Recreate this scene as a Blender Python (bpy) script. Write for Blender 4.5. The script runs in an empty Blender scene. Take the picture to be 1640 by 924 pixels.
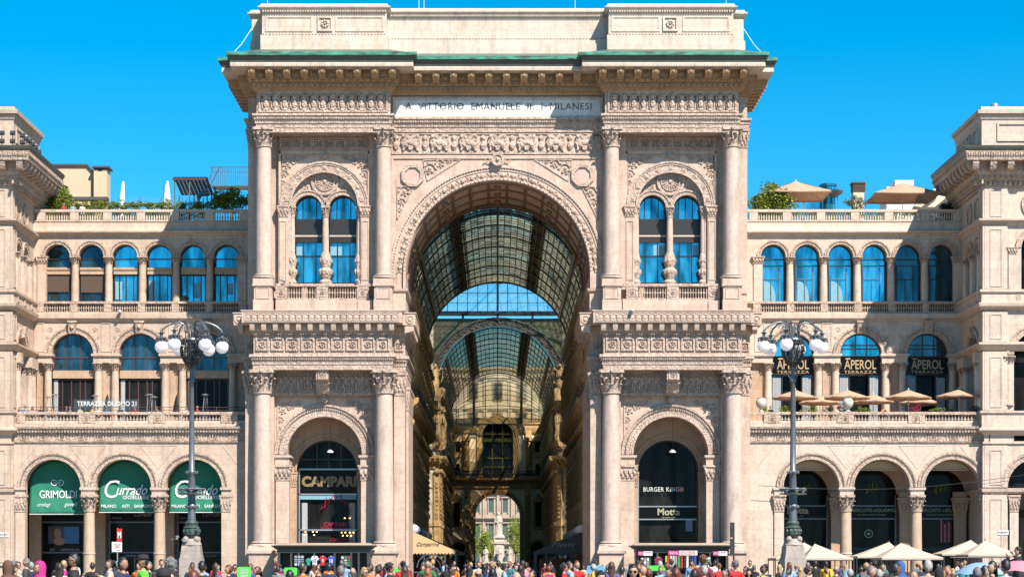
import bpy, bmesh, math, random
from mathutils import Vector, Matrix
random.seed(7)
R_ = math.radians
PI = math.pi
sc = bpy.context.scene
COL = sc.collection
# ---------------------------------------------------------------- camera / world / sun
cam = bpy.data.objects.new('camera', bpy.data.cameras.new('camera'))
COL.objects.link(cam); sc.camera = cam
cam.location = (0, -180, 1.65); cam.rotation_euler = (PI/2, 0, 0)
cam.data.lens = 79.02; cam.data.sensor_width = 36
cam.data.shift_x = 0.0140; cam.data.shift_y = 0.2690
cam.data.clip_start = 0.5; cam.data.clip_end = 6000
SUN_AZ, SUN_EL = 32.5, 47.6
world = bpy.data.worlds.new('World'); sc.world = world; world.use_nodes = True
wn = world.node_tree.nodes; wl = world.node_tree.links
bg = wn['Background']; bg.inputs[1].default_value = 0.092
sky = wn.new('ShaderNodeTexSky'); sky.sky_type = 'NISHITA'; sky.sun_disc = False
sky.sun_elevation = R_(SUN_EL); sky.sun_rotation = R_(180 - SUN_AZ)
sky.air_density = 1.0; sky.dust_density = 0.15; sky.ozone_density = 3.0; sky.altitude = 900
hs = wn.new('ShaderNodeHueSaturation'); hs.inputs['Hue'].default_value = 0.483; hs.inputs['Saturation'].default_value = 1.51; hs.inputs['Value'].default_value = .84
wtc = wn.new('ShaderNodeTexCoord'); wva = wn.new('ShaderNodeVectorMath'); wva.operation = 'ADD'; wva.inputs[1].default_value = (0, 0, 0.05)
wl.new(wtc.outputs['Generated'], wva.inputs[0]); wl.new(wva.outputs[0], sky.inputs['Vector'])
wl.new(sky.outputs[0], hs.inputs['Color']); wl.new(hs.outputs[0], bg.inputs[0])
sun = bpy.data.objects.new('sun', bpy.data.lights.new('sun', 'SUN')); COL.objects.link(sun)
sun.data.energy = 4.7; sun.data.angle = R_(0.5); sun.data.color = (1.0, 0.905, 0.81)
sd = Vector((math.sin(R_(SUN_AZ))*math.cos(R_(SUN_EL)), -math.cos(R_(SUN_AZ))*math.cos(R_(SUN_EL)), math.sin(R_(SUN_EL))))
sun.rotation_euler = sd.to_track_quat('Z', 'Y').to_euler()
sun.location = (60, -100, 120)
vs = sc.view_settings
vs.view_transform = 'Standard'; vs.look = 'None'; vs.gamma = 1; vs.use_curve_mapping = False; vs.exposure = 1.30
sc.cycles.max_bounces = 8; sc.cycles.diffuse_bounces = 4; sc.cycles.glossy_bounces = 3
sc.cycles.transparent_max_bounces = 12; sc.cycles.transmission_bounces = 4
sc.cycles.use_denoising = True
sc.cycles.sample_clamp_indirect = 6

# ---------------------------------------------------------------- photo pixel -> metres at depth Y
D0, FP, HY, CX, CZ = 180.0, 3600.0, 903.0, 797.0, 1.65
def S(Y): return FP/(D0+Y)
def X(px, Y=0): return (px-CX)/S(Y)
def Z(py, Y=0): return CZ+(HY-py)/S(Y)

# ---------------------------------------------------------------- mesh builder
class MB:
    def __init__(s, M=None, sx=1):
        s.v = []; s.f = []; s.M = M; s.sx = sx
    def add(s, vs_, fs):
        o = len(s.v); sx = s.sx; M = s.M
        for p in vs_:
            q = tuple(M @ Vector(p)) if M is not None else p
            s.v.append((q[0]*sx, q[1], q[2]))
        s.f.extend([tuple(i+o for i in f) for f in fs])
        return s
    def box(s, x0, x1, y0, y1, z0, z1):
        return s.add([(x0,y0,z0),(x1,y0,z0),(x1,y1,z0),(x0,y1,z0),(x0,y0,z1),(x1,y0,z1),(x1,y1,z1),(x0,y1,z1)],
              [(0,3,2,1),(4,5,6,7),(0,1,5,4),(1,2,6,5),(2,3,7,6),(3,0,4,7)])
    def taper(s, x0, x1, y0, y1, z0, z1, t, ty=None):   # box whose top is inset by t
        ty = t if ty is None else ty
        return s.add([(x0,y0,z0),(x1,y0,z0),(x1,y1,z0),(x0,y1,z0),(x0+t,y0+ty,z1),(x1-t,y0+ty,z1),(x1-t,y1-ty,z1),(x0+t,y1-ty,z1)],
              [(0,3,2,1),(4,5,6,7),(0,1,5,4),(1,2,6,5),(2,3,7,6),(3,0,4,7)])
    def prism(s, poly, y0, y1):           # (x,z) polygon extruded along y
        n = len(poly)
        vs_ = [(p[0],y0,p[1]) for p in poly]+[(p[0],y1,p[1]) for p in poly]
        fs = [tuple(range(n)), tuple(range(2*n-1,n-1,-1))]
        for i in range(n):
            j = (i+1) % n; fs.append((i, i+n, j+n, j))
        return s.add(vs_, fs)
    def prismx(s, poly, x0, x1):          # (y,z) polygon extruded along x
        n = len(poly)
        vs_ = [(x0,p[0],p[1]) for p in poly]+[(x1,p[0],p[1]) for p in poly]
        fs = [tuple(range(n)), tuple(range(2*n-1,n-1,-1))]
        for i in range(n):
            j = (i+1) % n; fs.append((i, i+n, j+n, j))
        return s.add(vs_, fs)
    def prismz(s, poly, z0, z1):
        n = len(poly)
        vs_ = [(p[0],p[1],z0) for p in poly]+[(p[0],p[1],z1) for p in poly]
        fs = [tuple(range(n)), tuple(range(2*n-1,n-1,-1))]
        for i in range(n):
            j = (i+1) % n; fs.append((i, i+n, j+n, j))
        return s.add(vs_, fs)
    def lathe(s, cx, cy, prof, n=20, sq=None):
        vs_ = []; fs = []
        for (r, z) in prof:
            for k in range(n):
                a = 2*PI*k/n
                vs_.append((cx+r*math.cos(a), cy+r*math.sin(a)*(sq or 1), z))
        m = len(prof)
        for i in range(m-1):
            for k in range(n):
                k2 = (k+1) % n
                fs.append((i*n+k, i*n+k2, (i+1)*n+k2, (i+1)*n+k))
        fs.append(tuple(range(n-1,-1,-1))); fs.append(tuple((m-1)*n+k for k in range(n)))
        return s.add(vs_, fs)
    def arc(s, cx, cz, r0, r1, y0, y1, a0=0, a1=180, n=28):   # ring sector in the xz plane, extruded along y
        vs_ = []; fs = []
        for k in range(n+1):
            a = R_(a0+(a1-a0)*k/n); c, q = math.cos(a), math.sin(a)
            vs_ += [(cx+r0*c,y0,cz+r0*q),(cx+r1*c,y0,cz+r1*q),(cx+r1*c,y1,cz+r1*q),(cx+r0*c,y1,cz+r0*q)]
        for k in range(n):
            b = 4*k
            for i in range(4):
                j = (i+1) % 4; fs.append((b+i, b+j, b+4+j, b+4+i))
        fs.append((0,1,2,3)); fs.append((4*n,4*n+3,4*n+2,4*n+1))
        return s.add(vs_, fs)
    def disc(s, cx, cz, r, y0, y1, n=24, sqz=1):
        return s.prism([(cx+r*math.cos(2*PI*k/n), cz+sqz*r*math.sin(2*PI*k/n)) for k in range(n)], y0, y1)
    def molding(s, path, prof):           # prof: [(out, z)...] swept with mitres; outward is right of the direction of travel
        n = len(path); m = len(prof); nr = []
        for i in range(n-1):
            dx = path[i+1][0]-path[i][0]; dy = path[i+1][1]-path[i][1]; L = math.hypot(dx,dy)
            nr.append((dy/L, -dx/L))
        vs_ = []
        for i in range(n):
            if i == 0: mx, my = nr[0]
            elif i == n-1: mx, my = nr[-1]
            else:
                a, b = nr[i-1], nr[i]; k = 1+a[0]*b[0]+a[1]*b[1]
                mx, my = (a[0]+b[0])/k, (a[1]+b[1])/k
            for (o, z) in prof: vs_.append((path[i][0]+mx*o, path[i][1]+my*o, z))
        fs = []
        for i in range(n-1):
            for j in range(m):
                j2 = (j+1) % m
                fs.append((i*m+j, i*m+j2, (i+1)*m+j2, (i+1)*m+j))
        fs.append(tuple(range(m))); fs.append(tuple((n-1)*m+j for j in range(m-1,-1,-1)))
        return s.add(vs_, fs)
    def tube(s, pts, r, n=8, r1=None):
        pts = [Vector(p) for p in pts]; m = len(pts); vs_ = []; fs = []
        for i, p in enumerate(pts):
            if i == 0: d = pts[1]-p
            elif i == m-1: d = p-pts[i-1]
            else: d = pts[i+1]-pts[i-1]
            d.normalize(); u = d.cross(Vector((0,0,1)))
            if u.length < 1e-3: u = d.cross(Vector((1,0,0)))
            u.normalize(); w = d.cross(u)
            rr = r if r1 is None else r+(r1-r)*i/(m-1)
            for k in range(n):
                a = 2*PI*k/n; vs_.append(tuple(p+u*(rr*math.cos(a))+w*(rr*math.sin(a))))
        for i in range(m-1):
            for k in range(n):
                k2 = (k+1) % n; fs.append((i*n+k, i*n+k2, (i+1)*n+k2, (i+1)*n+k))
        fs.append(tuple(range(n-1,-1,-1))); fs.append(tuple((m-1)*n+k for k in range(n)))
        return s.add(vs_, fs)
    def blob(s, c, rx, ry, rz, n=8, m=5):
        vs_ = [(c[0],c[1],c[2]-rz)]; fs = []
        for i in range(1, m):
            t = PI*i/m; z = -math.cos(t)*rz; q = math.sin(t)
            for k in range(n):
                a = 2*PI*k/n; vs_.append((c[0]+rx*q*math.cos(a), c[1]+ry*q*math.sin(a), c[2]+z))
        vs_.append((c[0],c[1],c[2]+rz)); L = len(vs_)-1
        for k in range(n): fs.append((0, 1+(k+1)%n, 1+k))
        for i in range(m-2):
            for k in range(n):
                k2 = (k+1) % n; b = 1+i*n
                fs.append((b+k, b+k2, b+n+k2, b+n+k))
        for k in range(n): fs.append((1+(m-2)*n+k, 1+(m-2)*n+(k+1)%n, L))
        return s.add(vs_, fs)
    def wall(s, x0, x1, z0, z1, y0, y1, ops=(), top=None, n=22):   # slab with arched openings (cx, R, spring z)
        xs = []
        cuts = sorted(ops)
        cur = x0
        def hi(x): return z1 if top is None else min(z1, top(x))
        segs = []
        def lin(a, b, lo):
            k = 1 if top is None else 14
            segs.append([(a+(b-a)*i/k, lo, hi(a+(b-a)*i/k)) for i in range(k+1)])
        for (cx, r, zs) in cuts:
            if cx-r > cur+1e-5: lin(cur, cx-r, z0)
            sg = []
            for i in range(n+1):
                a = PI-PI*i/n; x = cx+r*math.cos(a)
                sg.append((x, min(zs+r*math.sin(a), hi(x)-0.001), hi(x)))
            segs.append(sg); cur = cx+r
        if cur < x1-1e-5: lin(cur, x1, z0)
        for sg in segs:
            vs_ = []; fs = []
            for (x, lo, h) in sg: vs_ += [(x,y0,lo),(x,y0,h),(x,y1,h),(x,y1,lo)]
            for k in range(len(sg)-1):
                b = 4*k
                for i in range(4):
                    j = (i+1) % 4; fs.append((b+i, b+j, b+4+j, b+4+i))
            L = 4*(len(sg)-1)
            fs.append((0,1,2,3)); fs.append((L,L+3,L+2,L+1))
            s.add(vs_, fs)
        return s

def mesh_from(mb, name, smooth=True, ang=38):
    me = bpy.data.meshes.new(name)
    me.from_pydata(mb.v, [], mb.f)
    bm = bmesh.new(); bm.from_mesh(me)
    bmesh.ops.recalc_face_normals(bm, faces=bm.faces)
    bm.to_mesh(me); bm.free()
    if smooth:
        me.shade_smooth(); me.set_sharp_from_angle(angle=R_(ang))
    return me
def obj(name, mb, mat, parent=None, smooth=True):
    me = mb if isinstance(mb, bpy.types.Mesh) else mesh_from(mb, name, smooth)
    o = bpy.data.objects.new(name, me); COL.objects.link(o)
    if mat is not None:
        if not me.materials: me.materials.append(mat)
        else:
            o.material_slots[0].link = 'OBJECT'; o.material_slots[0].material = mat
    if parent is not None: o.parent = parent
    return o
def tag(o, label=None, cat=None, group=None, kind=None):
    if label: o['label'] = label
    if cat: o['category'] = cat
    if group: o['group'] = group
    if kind: o['kind'] = kind
    return o
def thing(name, label, cat, loc=(0,0,0), rz=0, group=None):
    o = bpy.data.objects.new(name, None); COL.objects.link(o)
    o.location = loc; o.rotation_euler = (0,0,rz); o.empty_display_size = .3
    return tag(o, label, cat, group)
def place(name, mesh, mat, parent, loc=(0,0,0), rz=0, scl=(1,1,1)):
    o = bpy.data.objects.new(name, mesh); COL.objects.link(o)
    o.location = loc; o.rotation_euler = (0,0,rz); o.scale = scl; o.parent = parent
    if mat is not None:
        if not mesh.materials: mesh.materials.append(mat)
        elif mesh.materials[0] != mat:
            o.material_slots[0].link = 'OBJECT'; o.material_slots[0].material = mat
    return o
def kids(o): return [c for c in bpy.data.objects if c.parent == o]
def dup(root, loc=None, rz=None, label=None, group=None, scl=None):
    tree = {}
    def rec(o, par):
        c = o.copy(); COL.objects.link(c)
        if par is not None: c.parent = par
        for ch in CH.get(o.name, []): rec(ch, c)
        return c
    CH = {}
    for o in root.children_recursive: CH.setdefault(o.parent.name, []).append(o)
    r = rec(root, None)
    if loc is not None: r.location = loc
    if rz is not None: r.rotation_euler = (0,0,rz)
    if scl is not None: r.scale = scl
    if label: r['label'] = label
    if group: r['group'] = group
    return r
def text_mesh(body, w, h, shear=0.0, bold=0.0, depth=0.02, space=1.0):
    cu = bpy.data.curves.new('lettering', 'FONT'); cu.body = body; cu.shear = shear; cu.offset = bold
    cu.extrude = 0.02; cu.align_x = 'CENTER'; cu.space_character = space; cu.resolution_u = 3
    o = bpy.data.objects.new('lettering', cu); COL.objects.link(o)
    dg = bpy.context.evaluated_depsgraph_get(); dg.update()
    me = bpy.data.meshes.new_from_object(o.evaluated_get(dg))
    bpy.data.objects.remove(o); bpy.data.curves.remove(cu)
    xs = [v.co.x for v in me.vertices]; ys = [v.co.y for v in me.vertices]
    x0, x1, y0, y1 = min(xs), max(xs), min(ys), max(ys)
    fx = w/(x1-x0); fy = h/(y1-y0) if h else fx
    for v in me.vertices:
        x, y, z = v.co; v.co = ((x-(x0+x1)/2)*fx, -z/0.02*depth/2, (y-(y0+y1)/2)*fy)
    me.name = 'lettering'; me.materials.clear()
    return me
def text(name, body, w, h, loc, mat, parent, **k):
    return place(name, text_mesh(body, w, h, **k), mat, parent, loc)

# ---------------------------------------------------------------- materials
KA = 0.64                                   # keeps albedos in their real range; the exposure makes up for it
def mat_new(name):
    m = bpy.data.materials.new(name); m.use_nodes = True
    return m, m.node_tree.nodes, m.node_tree.links, m.node_tree.nodes['Principled BSDF']
def plain(name, col, rough=0.6, metal=0.0, var=0.12, scale=3.0, bump=0.0, spec=None, emit=None, sheen=None):
    m, n, l, p = mat_new(name); col = [c*KA for c in col]
    p.inputs['Roughness'].default_value = rough; p.inputs['Metallic'].default_value = metal
    if spec is not None: p.inputs['Specular IOR Level'].default_value = spec
    tc = n.new('ShaderNodeTexCoord'); nz = n.new('ShaderNodeTexNoise'); nz.inputs['Scale'].default_value = scale; nz.inputs['Detail'].default_value = 4
    l.new(tc.outputs['Object'], nz.inputs['Vector'])
    mx = n.new('ShaderNodeMix'); mx.data_type = 'RGBA'
    mx.inputs[6].default_value = (*[c*(1-var) for c in col], 1); mx.inputs[7].default_value = (*[min(1, c*(1+var)) for c in col], 1)
    l.new(nz.outputs['Fac'], mx.inputs[0]); l.new(mx.outputs[2], p.inputs['Base Color'])
    if bump:
        b = n.new('ShaderNodeBump'); b.inputs['Strength'].default_value = bump; b.inputs['Distance'].default_value = 0.02
        l.new(nz.outputs['Fac'], b.inputs['Height']); l.new(b.outputs[0], p.inputs['Normal'])
    if emit:
        p.inputs['Emission Color'].default_value = (*emit[0], 1); p.inputs['Emission Strength'].default_value = emit[1]
    return m
def stone(name, c1, c2, stain, blk=(1.9, 0.75), var=0.35, stain_amt=0.35, carved=0.0, joint=0.74, grime=.6):
    """masonry: block-to-block tint, mineral stains, fine grain, mortar joints; optional carved micro relief with crevice shade painted in"""
    m, n, l, p = mat_new(name); p.inputs['Roughness'].default_value = 0.75
    c1, c2, stain = [[c[0]*KA*1.06, c[1]*KA*1.045, c[2]*KA*1.02] for c in (c1, c2, stain)]
    geo = n.new('ShaderNodeNewGeometry'); sep = n.new('ShaderNodeSeparateXYZ'); l.new(geo.outputs['Position'], sep.inputs[0])
    ad = n.new('ShaderNodeMath'); ad.operation = 'ADD'; l.new(sep.outputs[0], ad.inputs[0]); l.new(sep.outputs[1], ad.inputs[1])
    cb = n.new('ShaderNodeCombineXYZ'); l.new(ad.outputs[0], cb.inputs[0]); l.new(sep.outputs[2], cb.inputs[1])
    br = n.new('ShaderNodeTexBrick'); l.new(cb.outputs[0], br.inputs['Vector'])
    br.inputs['Scale'].default_value = 1; br.inputs['Brick Width'].default_value = blk[0]; br.inputs['Row Height'].default_value = blk[1]
    br.inputs['Mortar Size'].default_value = 0.012; br.inputs['Mortar Smooth'].default_value = 0.2; br.inputs['Bias'].default_value = 0
    br.inputs['Color1'].default_value = (0,0,0,1); br.inputs['Color2'].default_value = (1,1,1,1); br.inputs['Mortar'].default_value = (.5,.5,.5,1)
    big = n.new('ShaderNodeTexNoise'); big.inputs['Scale'].default_value = 0.22; big.inputs['Detail'].default_value = 5; l.new(geo.outputs['Position'], big.inputs['Vector'])
    fine = n.new('ShaderNodeTexNoise'); fine.inputs['Scale'].default_value = 3.2; fine.inputs['Detail'].default_value = 8; fine.inputs['Roughness'].default_value = .65; l.new(geo.outputs['Position'], fine.inputs['Vector'])
    mp = n.new('ShaderNodeMapping'); mp.inputs['Scale'].default_value = (1.6, 1.6, 0.16); l.new(geo.outputs['Position'], mp.inputs[0])
    st = n.new('ShaderNodeTexNoise'); st.inputs['Scale'].default_value = 1; st.inputs['Detail'].default_value = 6; l.new(mp.outputs[0], st.inputs['Vector'])
    f = n.new('ShaderNodeMath'); f.operation = 'MULTIPLY_ADD'; l.new(br.outputs['Color'], f.inputs[0]); f.inputs[1].default_value = var
    mm = n.new('ShaderNodeMath'); mm.operation = 'MULTIPLY'; l.new(big.outputs['Fac'], mm.inputs[0]); mm.inputs[1].default_value = 1-var*.6; l.new(mm.outputs[0], f.inputs[2])
    m1 = n.new('ShaderNodeMix'); m1.data_type = 'RGBA'; l.new(f.outputs[0], m1.inputs[0]); m1.inputs[6].default_value = (*c1,1); m1.inputs[7].default_value = (*c2,1)
    r = n.new('ShaderNodeMapRange'); r.inputs['From Min'].default_value = 0.52; r.inputs['From Max'].default_value = 0.78; r.inputs['To Max'].default_value = stain_amt; l.new(st.outputs['Fac'], r.inputs['Value'])
    m2 = n.new('ShaderNodeMix'); m2.data_type = 'RGBA'; l.new(r.outputs[0], m2.inputs[0]); l.new(m1.outputs[2], m2.inputs[6]); m2.inputs[7].default_value = (*stain,1)
    r2 = n.new('ShaderNodeMapRange'); r2.inputs['From Min'].default_value = 0.3; r2.inputs['From Max'].default_value = 0.7; r2.inputs['To Min'].default_value = 0.84; r2.inputs['To Max'].default_value = 1.1; l.new(fine.outputs['Fac'], r2.inputs['Value'])
    jt = n.new('ShaderNodeMapRange'); jt.inputs['To Min'].default_value = 1; jt.inputs['To Max'].default_value = joint; l.new(br.outputs['Fac'], jt.inputs['Value'])
    mu = n.new('ShaderNodeMath'); mu.operation = 'MULTIPLY'; l.new(r2.outputs[0], mu.inputs[0]); l.new(jt.outputs[0], mu.inputs[1])
    m3 = n.new('ShaderNodeVectorMath'); m3.operation = 'SCALE'; l.new(m2.outputs[2], m3.inputs[0]); l.new(mu.outputs[0], m3.inputs['Scale'])
    mp2 = n.new('ShaderNodeMapping'); mp2.inputs['Scale'].default_value = (1.1, 1.1, 0.28); mp2.inputs['Location'].default_value = (7,3,1); l.new(geo.outputs['Position'], mp2.inputs[0])
    gr = n.new('ShaderNodeTexNoise'); gr.inputs['Scale'].default_value = 1.3; gr.inputs['Detail'].default_value = 9; gr.inputs['Roughness'].default_value = .7; l.new(mp2.outputs[0], gr.inputs['Vector'])
    gm = n.new('ShaderNodeMapRange'); gm.inputs['From Min'].default_value = 0.50; gm.inputs['From Max'].default_value = 0.72; gm.inputs['To Max'].default_value = grime; l.new(gr.outputs['Fac'], gm.inputs['Value'])
    mg = n.new('ShaderNodeMix'); mg.data_type = 'RGBA'; l.new(gm.outputs[0], mg.inputs[0]); l.new(m3.outputs[0], mg.inputs[6]); mg.inputs[7].default_value = (*[q*.48 for q in c1], 1)
    outc = mg.outputs[2]
    if carved:
        vd = n.new('ShaderNodeTexVoronoi'); vd.inputs['Scale'].default_value = 4.2; vd.feature = 'DISTANCE_TO_EDGE'; l.new(geo.outputs['Position'], vd.inputs['Vector'])
        dm = n.new('ShaderNodeMapRange'); dm.inputs['From Min'].default_value = 0.0; dm.inputs['From Max'].default_value = 0.16; dm.inputs['To Min'].default_value = .62; dm.inputs['To Max'].default_value = 1.0; l.new(vd.outputs['Distance'], dm.inputs['Value'])  # cell edges darkened in the colour, painted shade that deepens the carving
        ds = n.new('ShaderNodeVectorMath'); ds.operation = 'SCALE'; l.new(outc, ds.inputs[0]); l.new(dm.outputs[0], ds.inputs['Scale']); outc = ds.outputs[0]
    l.new(outc, p.inputs['Base Color'])
    b = n.new('ShaderNodeBump'); b.inputs['Strength'].default_value = 0.35; b.inputs['Distance'].default_value = 0.03
    l.new(fine.outputs['Fac'], b.inputs['Height'])
    last = b
    if carved:
        vo = n.new('ShaderNodeTexVoronoi'); vo.inputs['Scale'].default_value = 5.5; vo.feature = 'SMOOTH_F1'; l.new(geo.outputs['Position'], vo.inputs['Vector'])
        b2 = n.new('ShaderNodeBump'); b2.inputs['Strength'].default_value = carved; b2.inputs['Distance'].default_value = 0.12; b2.invert = True
        l.new(vo.outputs['Distance'], b2.inputs['Height']); l.new(b.outputs[0], b2.inputs['Normal']); last = b2
    l.new(last.outputs[0], p.inputs['Normal'])
    return m
KA = 0.64
M = {}
M['stone'] = stone('arch_stone', (.50,.365,.29), (.68,.545,.455), (.52,.33,.20))
M['carved'] = stone('carved_stone', (.52,.385,.31), (.68,.54,.45), (.46,.29,.17), carved=.55, joint=.8)
M['attic'] = stone('attic_stone', (.60,.495,.405), (.72,.635,.55), (.62,.41,.22), blk=(2.6,1.6), stain_amt=.5)
M['column'] = stone('column_granite', (.57,.44,.37), (.64,.51,.44), (.5,.38,.28), blk=(60,3.1), var=.2, stain_amt=.15)
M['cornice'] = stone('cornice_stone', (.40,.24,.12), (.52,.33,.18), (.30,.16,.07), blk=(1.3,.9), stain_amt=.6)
M['marble'] = stone('white_marble', (.74,.74,.73), (.82,.82,.81), (.6,.6,.6), blk=(9,9), var=.1, stain_amt=.1, joint=1)
M['pink'] = plain('pink_marble', (.62,.43,.36), .5, var=.25, scale=1.2)
M['wing'] = stone('wing_stone', (.50,.375,.29), (.66,.53,.43), (.5,.31,.18), stain_amt=.45)
M['wingc'] = stone('wing_carved_stone', (.52,.39,.30), (.66,.52,.42), (.42,.27,.16), carved=.5, joint=.8)
M['wingr'] = stone('wing_stone_light', (.56,.455,.37), (.69,.58,.485), (.5,.4,.3), stain_amt=.3)
M['ochre'] = stone('gallery_ochre_stone', (.58,.37,.15), (.70,.47,.22), (.38,.21,.08), stain_amt=.5, joint=.8)
M['ochrec'] = stone('gallery_carved_stone', (.58,.36,.14), (.70,.46,.20), (.34,.19,.07), carved=.7, joint=.9)
M['plaster'] = stone('gallery_plaster', (.74,.62,.44), (.82,.71,.52), (.5,.38,.22), blk=(9,9), joint=1)
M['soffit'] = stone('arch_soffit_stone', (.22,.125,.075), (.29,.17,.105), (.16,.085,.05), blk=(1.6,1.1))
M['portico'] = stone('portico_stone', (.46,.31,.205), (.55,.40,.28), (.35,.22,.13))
def copper():
    m, n, l, p = mat_new('green_copper'); p.inputs['Roughness'].default_value = .55
    geo = n.new('ShaderNodeNewGeometry'); mp = n.new('ShaderNodeMapping'); mp.inputs['Scale'].default_value = (1.2,1.2,5); l.new(geo.outputs['Position'], mp.inputs[0])
    nz = n.new('ShaderNodeTexNoise'); nz.inputs['Scale'].default_value = 1; nz.inputs['Detail'].default_value = 6; l.new(mp.outputs[0], nz.inputs['Vector'])
    cr = n.new('ShaderNodeValToRGB'); e = cr.color_ramp.elements
    e[0].position = .33; e[0].color = (.02,.035,.03,1); e[1].position = .66; e[1].color = (.045,.24,.165,1)
    k = e.new(.47); k.color = (.025,.14,.10,1)
    l.new(nz.outputs['Fac'], cr.inputs[0]); l.new(cr.outputs[0], p.inputs['Base Color'])
    return m
M['copper'] = copper()
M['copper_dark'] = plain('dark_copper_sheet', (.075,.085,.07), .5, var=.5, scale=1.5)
def coated_glass(name, tint, metal, rough=.04, base=None, wob=.03, ior=1.5):
    m, n, l, p = mat_new(name)
    p.inputs['Base Color'].default_value = (*tint,1); p.inputs['Metallic'].default_value = metal; p.inputs['Roughness'].default_value = rough
    p.inputs['IOR'].default_value = ior
    geo = n.new('ShaderNodeNewGeometry'); nz = n.new('ShaderNodeTexNoise'); nz.inputs['Scale'].default_value = .7; l.new(geo.outputs['Position'], nz.inputs['Vector'])
    b = n.new('ShaderNodeBump'); 
    mpv = n.new('ShaderNodeMapping'); mpv.inputs['Scale'].default_value = (1.4,1.4,.35); l.new(geo.outputs['Position'], mpv.inputs[0]); nv = n.new('ShaderNodeTexNoise'); nv.inputs['Scale'].default_value = 1; nv.inputs['Detail'].default_value = 3; l.new(mpv.outputs[0], nv.inputs['Vector'])
    rv = n.new('ShaderNodeMapRange'); rv.inputs['From Min'].default_value = .35; rv.inputs['From Max'].default_value = .65; rv.inputs['To Min'].default_value = .4; rv.inputs['To Max'].default_value = 1.3; l.new(nv.outputs['Fac'], rv.inputs['Value'])  # vertical noise in the tint imitates uneven reflections
    sv = n.new('ShaderNodeVectorMath'); sv.operation = 'SCALE'; sv.inputs[0].default_value = tint; l.new(rv.outputs[0], sv.inputs['Scale']); l.new(sv.outputs[0], p.inputs['Base Color'])
    b.inputs['Strength'].default_value = wob*5; b.inputs['Distance'].default_value = .03; l.new(nz.outputs['Fac'], b.inputs['Height']); l.new(b.outputs[0], p.inputs['Normal'])
    return m
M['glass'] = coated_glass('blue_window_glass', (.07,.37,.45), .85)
M['glass_mid'] = coated_glass('dark_window_glass', (.03,.085,.11), .6)  # darker, less metallic glass for part of the windows
M['glass_dark'] = coated_glass('dark_shop_glass', (.012,.012,.012), .0, ior=1.16)
M['frame'] = plain('dark_window_frame', (.02,.018,.018), .45)
M['frame_red'] = plain('brown_window_frame', (.09,.035,.03), .5)
M['blind'] = plain('brown_fabric_blind', (.10,.065,.045), .9)
M['curtain_and_reflection'] = plain('pale_curtain', (.42,.45,.46), .9, var=.25, scale=6)
M['steel'] = plain('grey_iron', (.045,.05,.055), .45, metal=.3)
M['post'] = plain('lamp_post_grey_paint', (.16,.18,.20), .42, metal=.35, var=.3)
M['white'] = plain('white_paint', (.75,.75,.75), .5)
M['letter_dark'] = plain('dark_letter', (.05,.045,.045), .7)
M['black'] = plain('black_panel', (.006,.006,.006), .3, spec=.12)
def window_glass_clear(name, col, mixf):
    m, n, l, p = mat_new(name)
    p.inputs['Base Color'].default_value = (*col,1); p.inputs['Roughness'].default_value = .08
    t = n.new('ShaderNodeBsdfTransparent'); t.inputs[0].default_value = (.93,.97,.98,1)
    mx = n.new('ShaderNodeMixShader'); mx.inputs[0].default_value = mixf
    l.new(t.outputs[0], mx.inputs[1]); l.new(p.outputs[0], mx.inputs[2]); l.new(mx.outputs[0], n['Material Output'].inputs[0])
    return m
M['clear'] = window_glass_clear('clear_glass', (.2,.3,.33), .07)

def thin_cloth(name, col, tr=.4):
    """woven cloth that lets some daylight through"""
    m = plain(name, col, .85, var=.08); n, l = m.node_tree.nodes, m.node_tree.links; p = n['Principled BSDF']
    t = n.new('ShaderNodeBsdfTranslucent'); t.inputs[0].default_value = (*[min(1,c*.8) for c in col],1)
    mx = n.new('ShaderNodeMixShader'); mx.inputs[0].default_value = tr; l.new(p.outputs[0], mx.inputs[1]); l.new(t.outputs[0], mx.inputs[2]); l.new(mx.outputs[0], n['Material Output'].inputs[0]); return m
M['copper_old'] = plain('brown_green_copper_sheet', (.10,.15,.12), .55, var=.6, scale=.9)
M['reflection_and_band'] = plain('pale_blue_reflection_and_band', (.22,.45,.55), .9, var=.2)  # pale tone for painted reflections on panes, also the band below the shop sign
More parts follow.
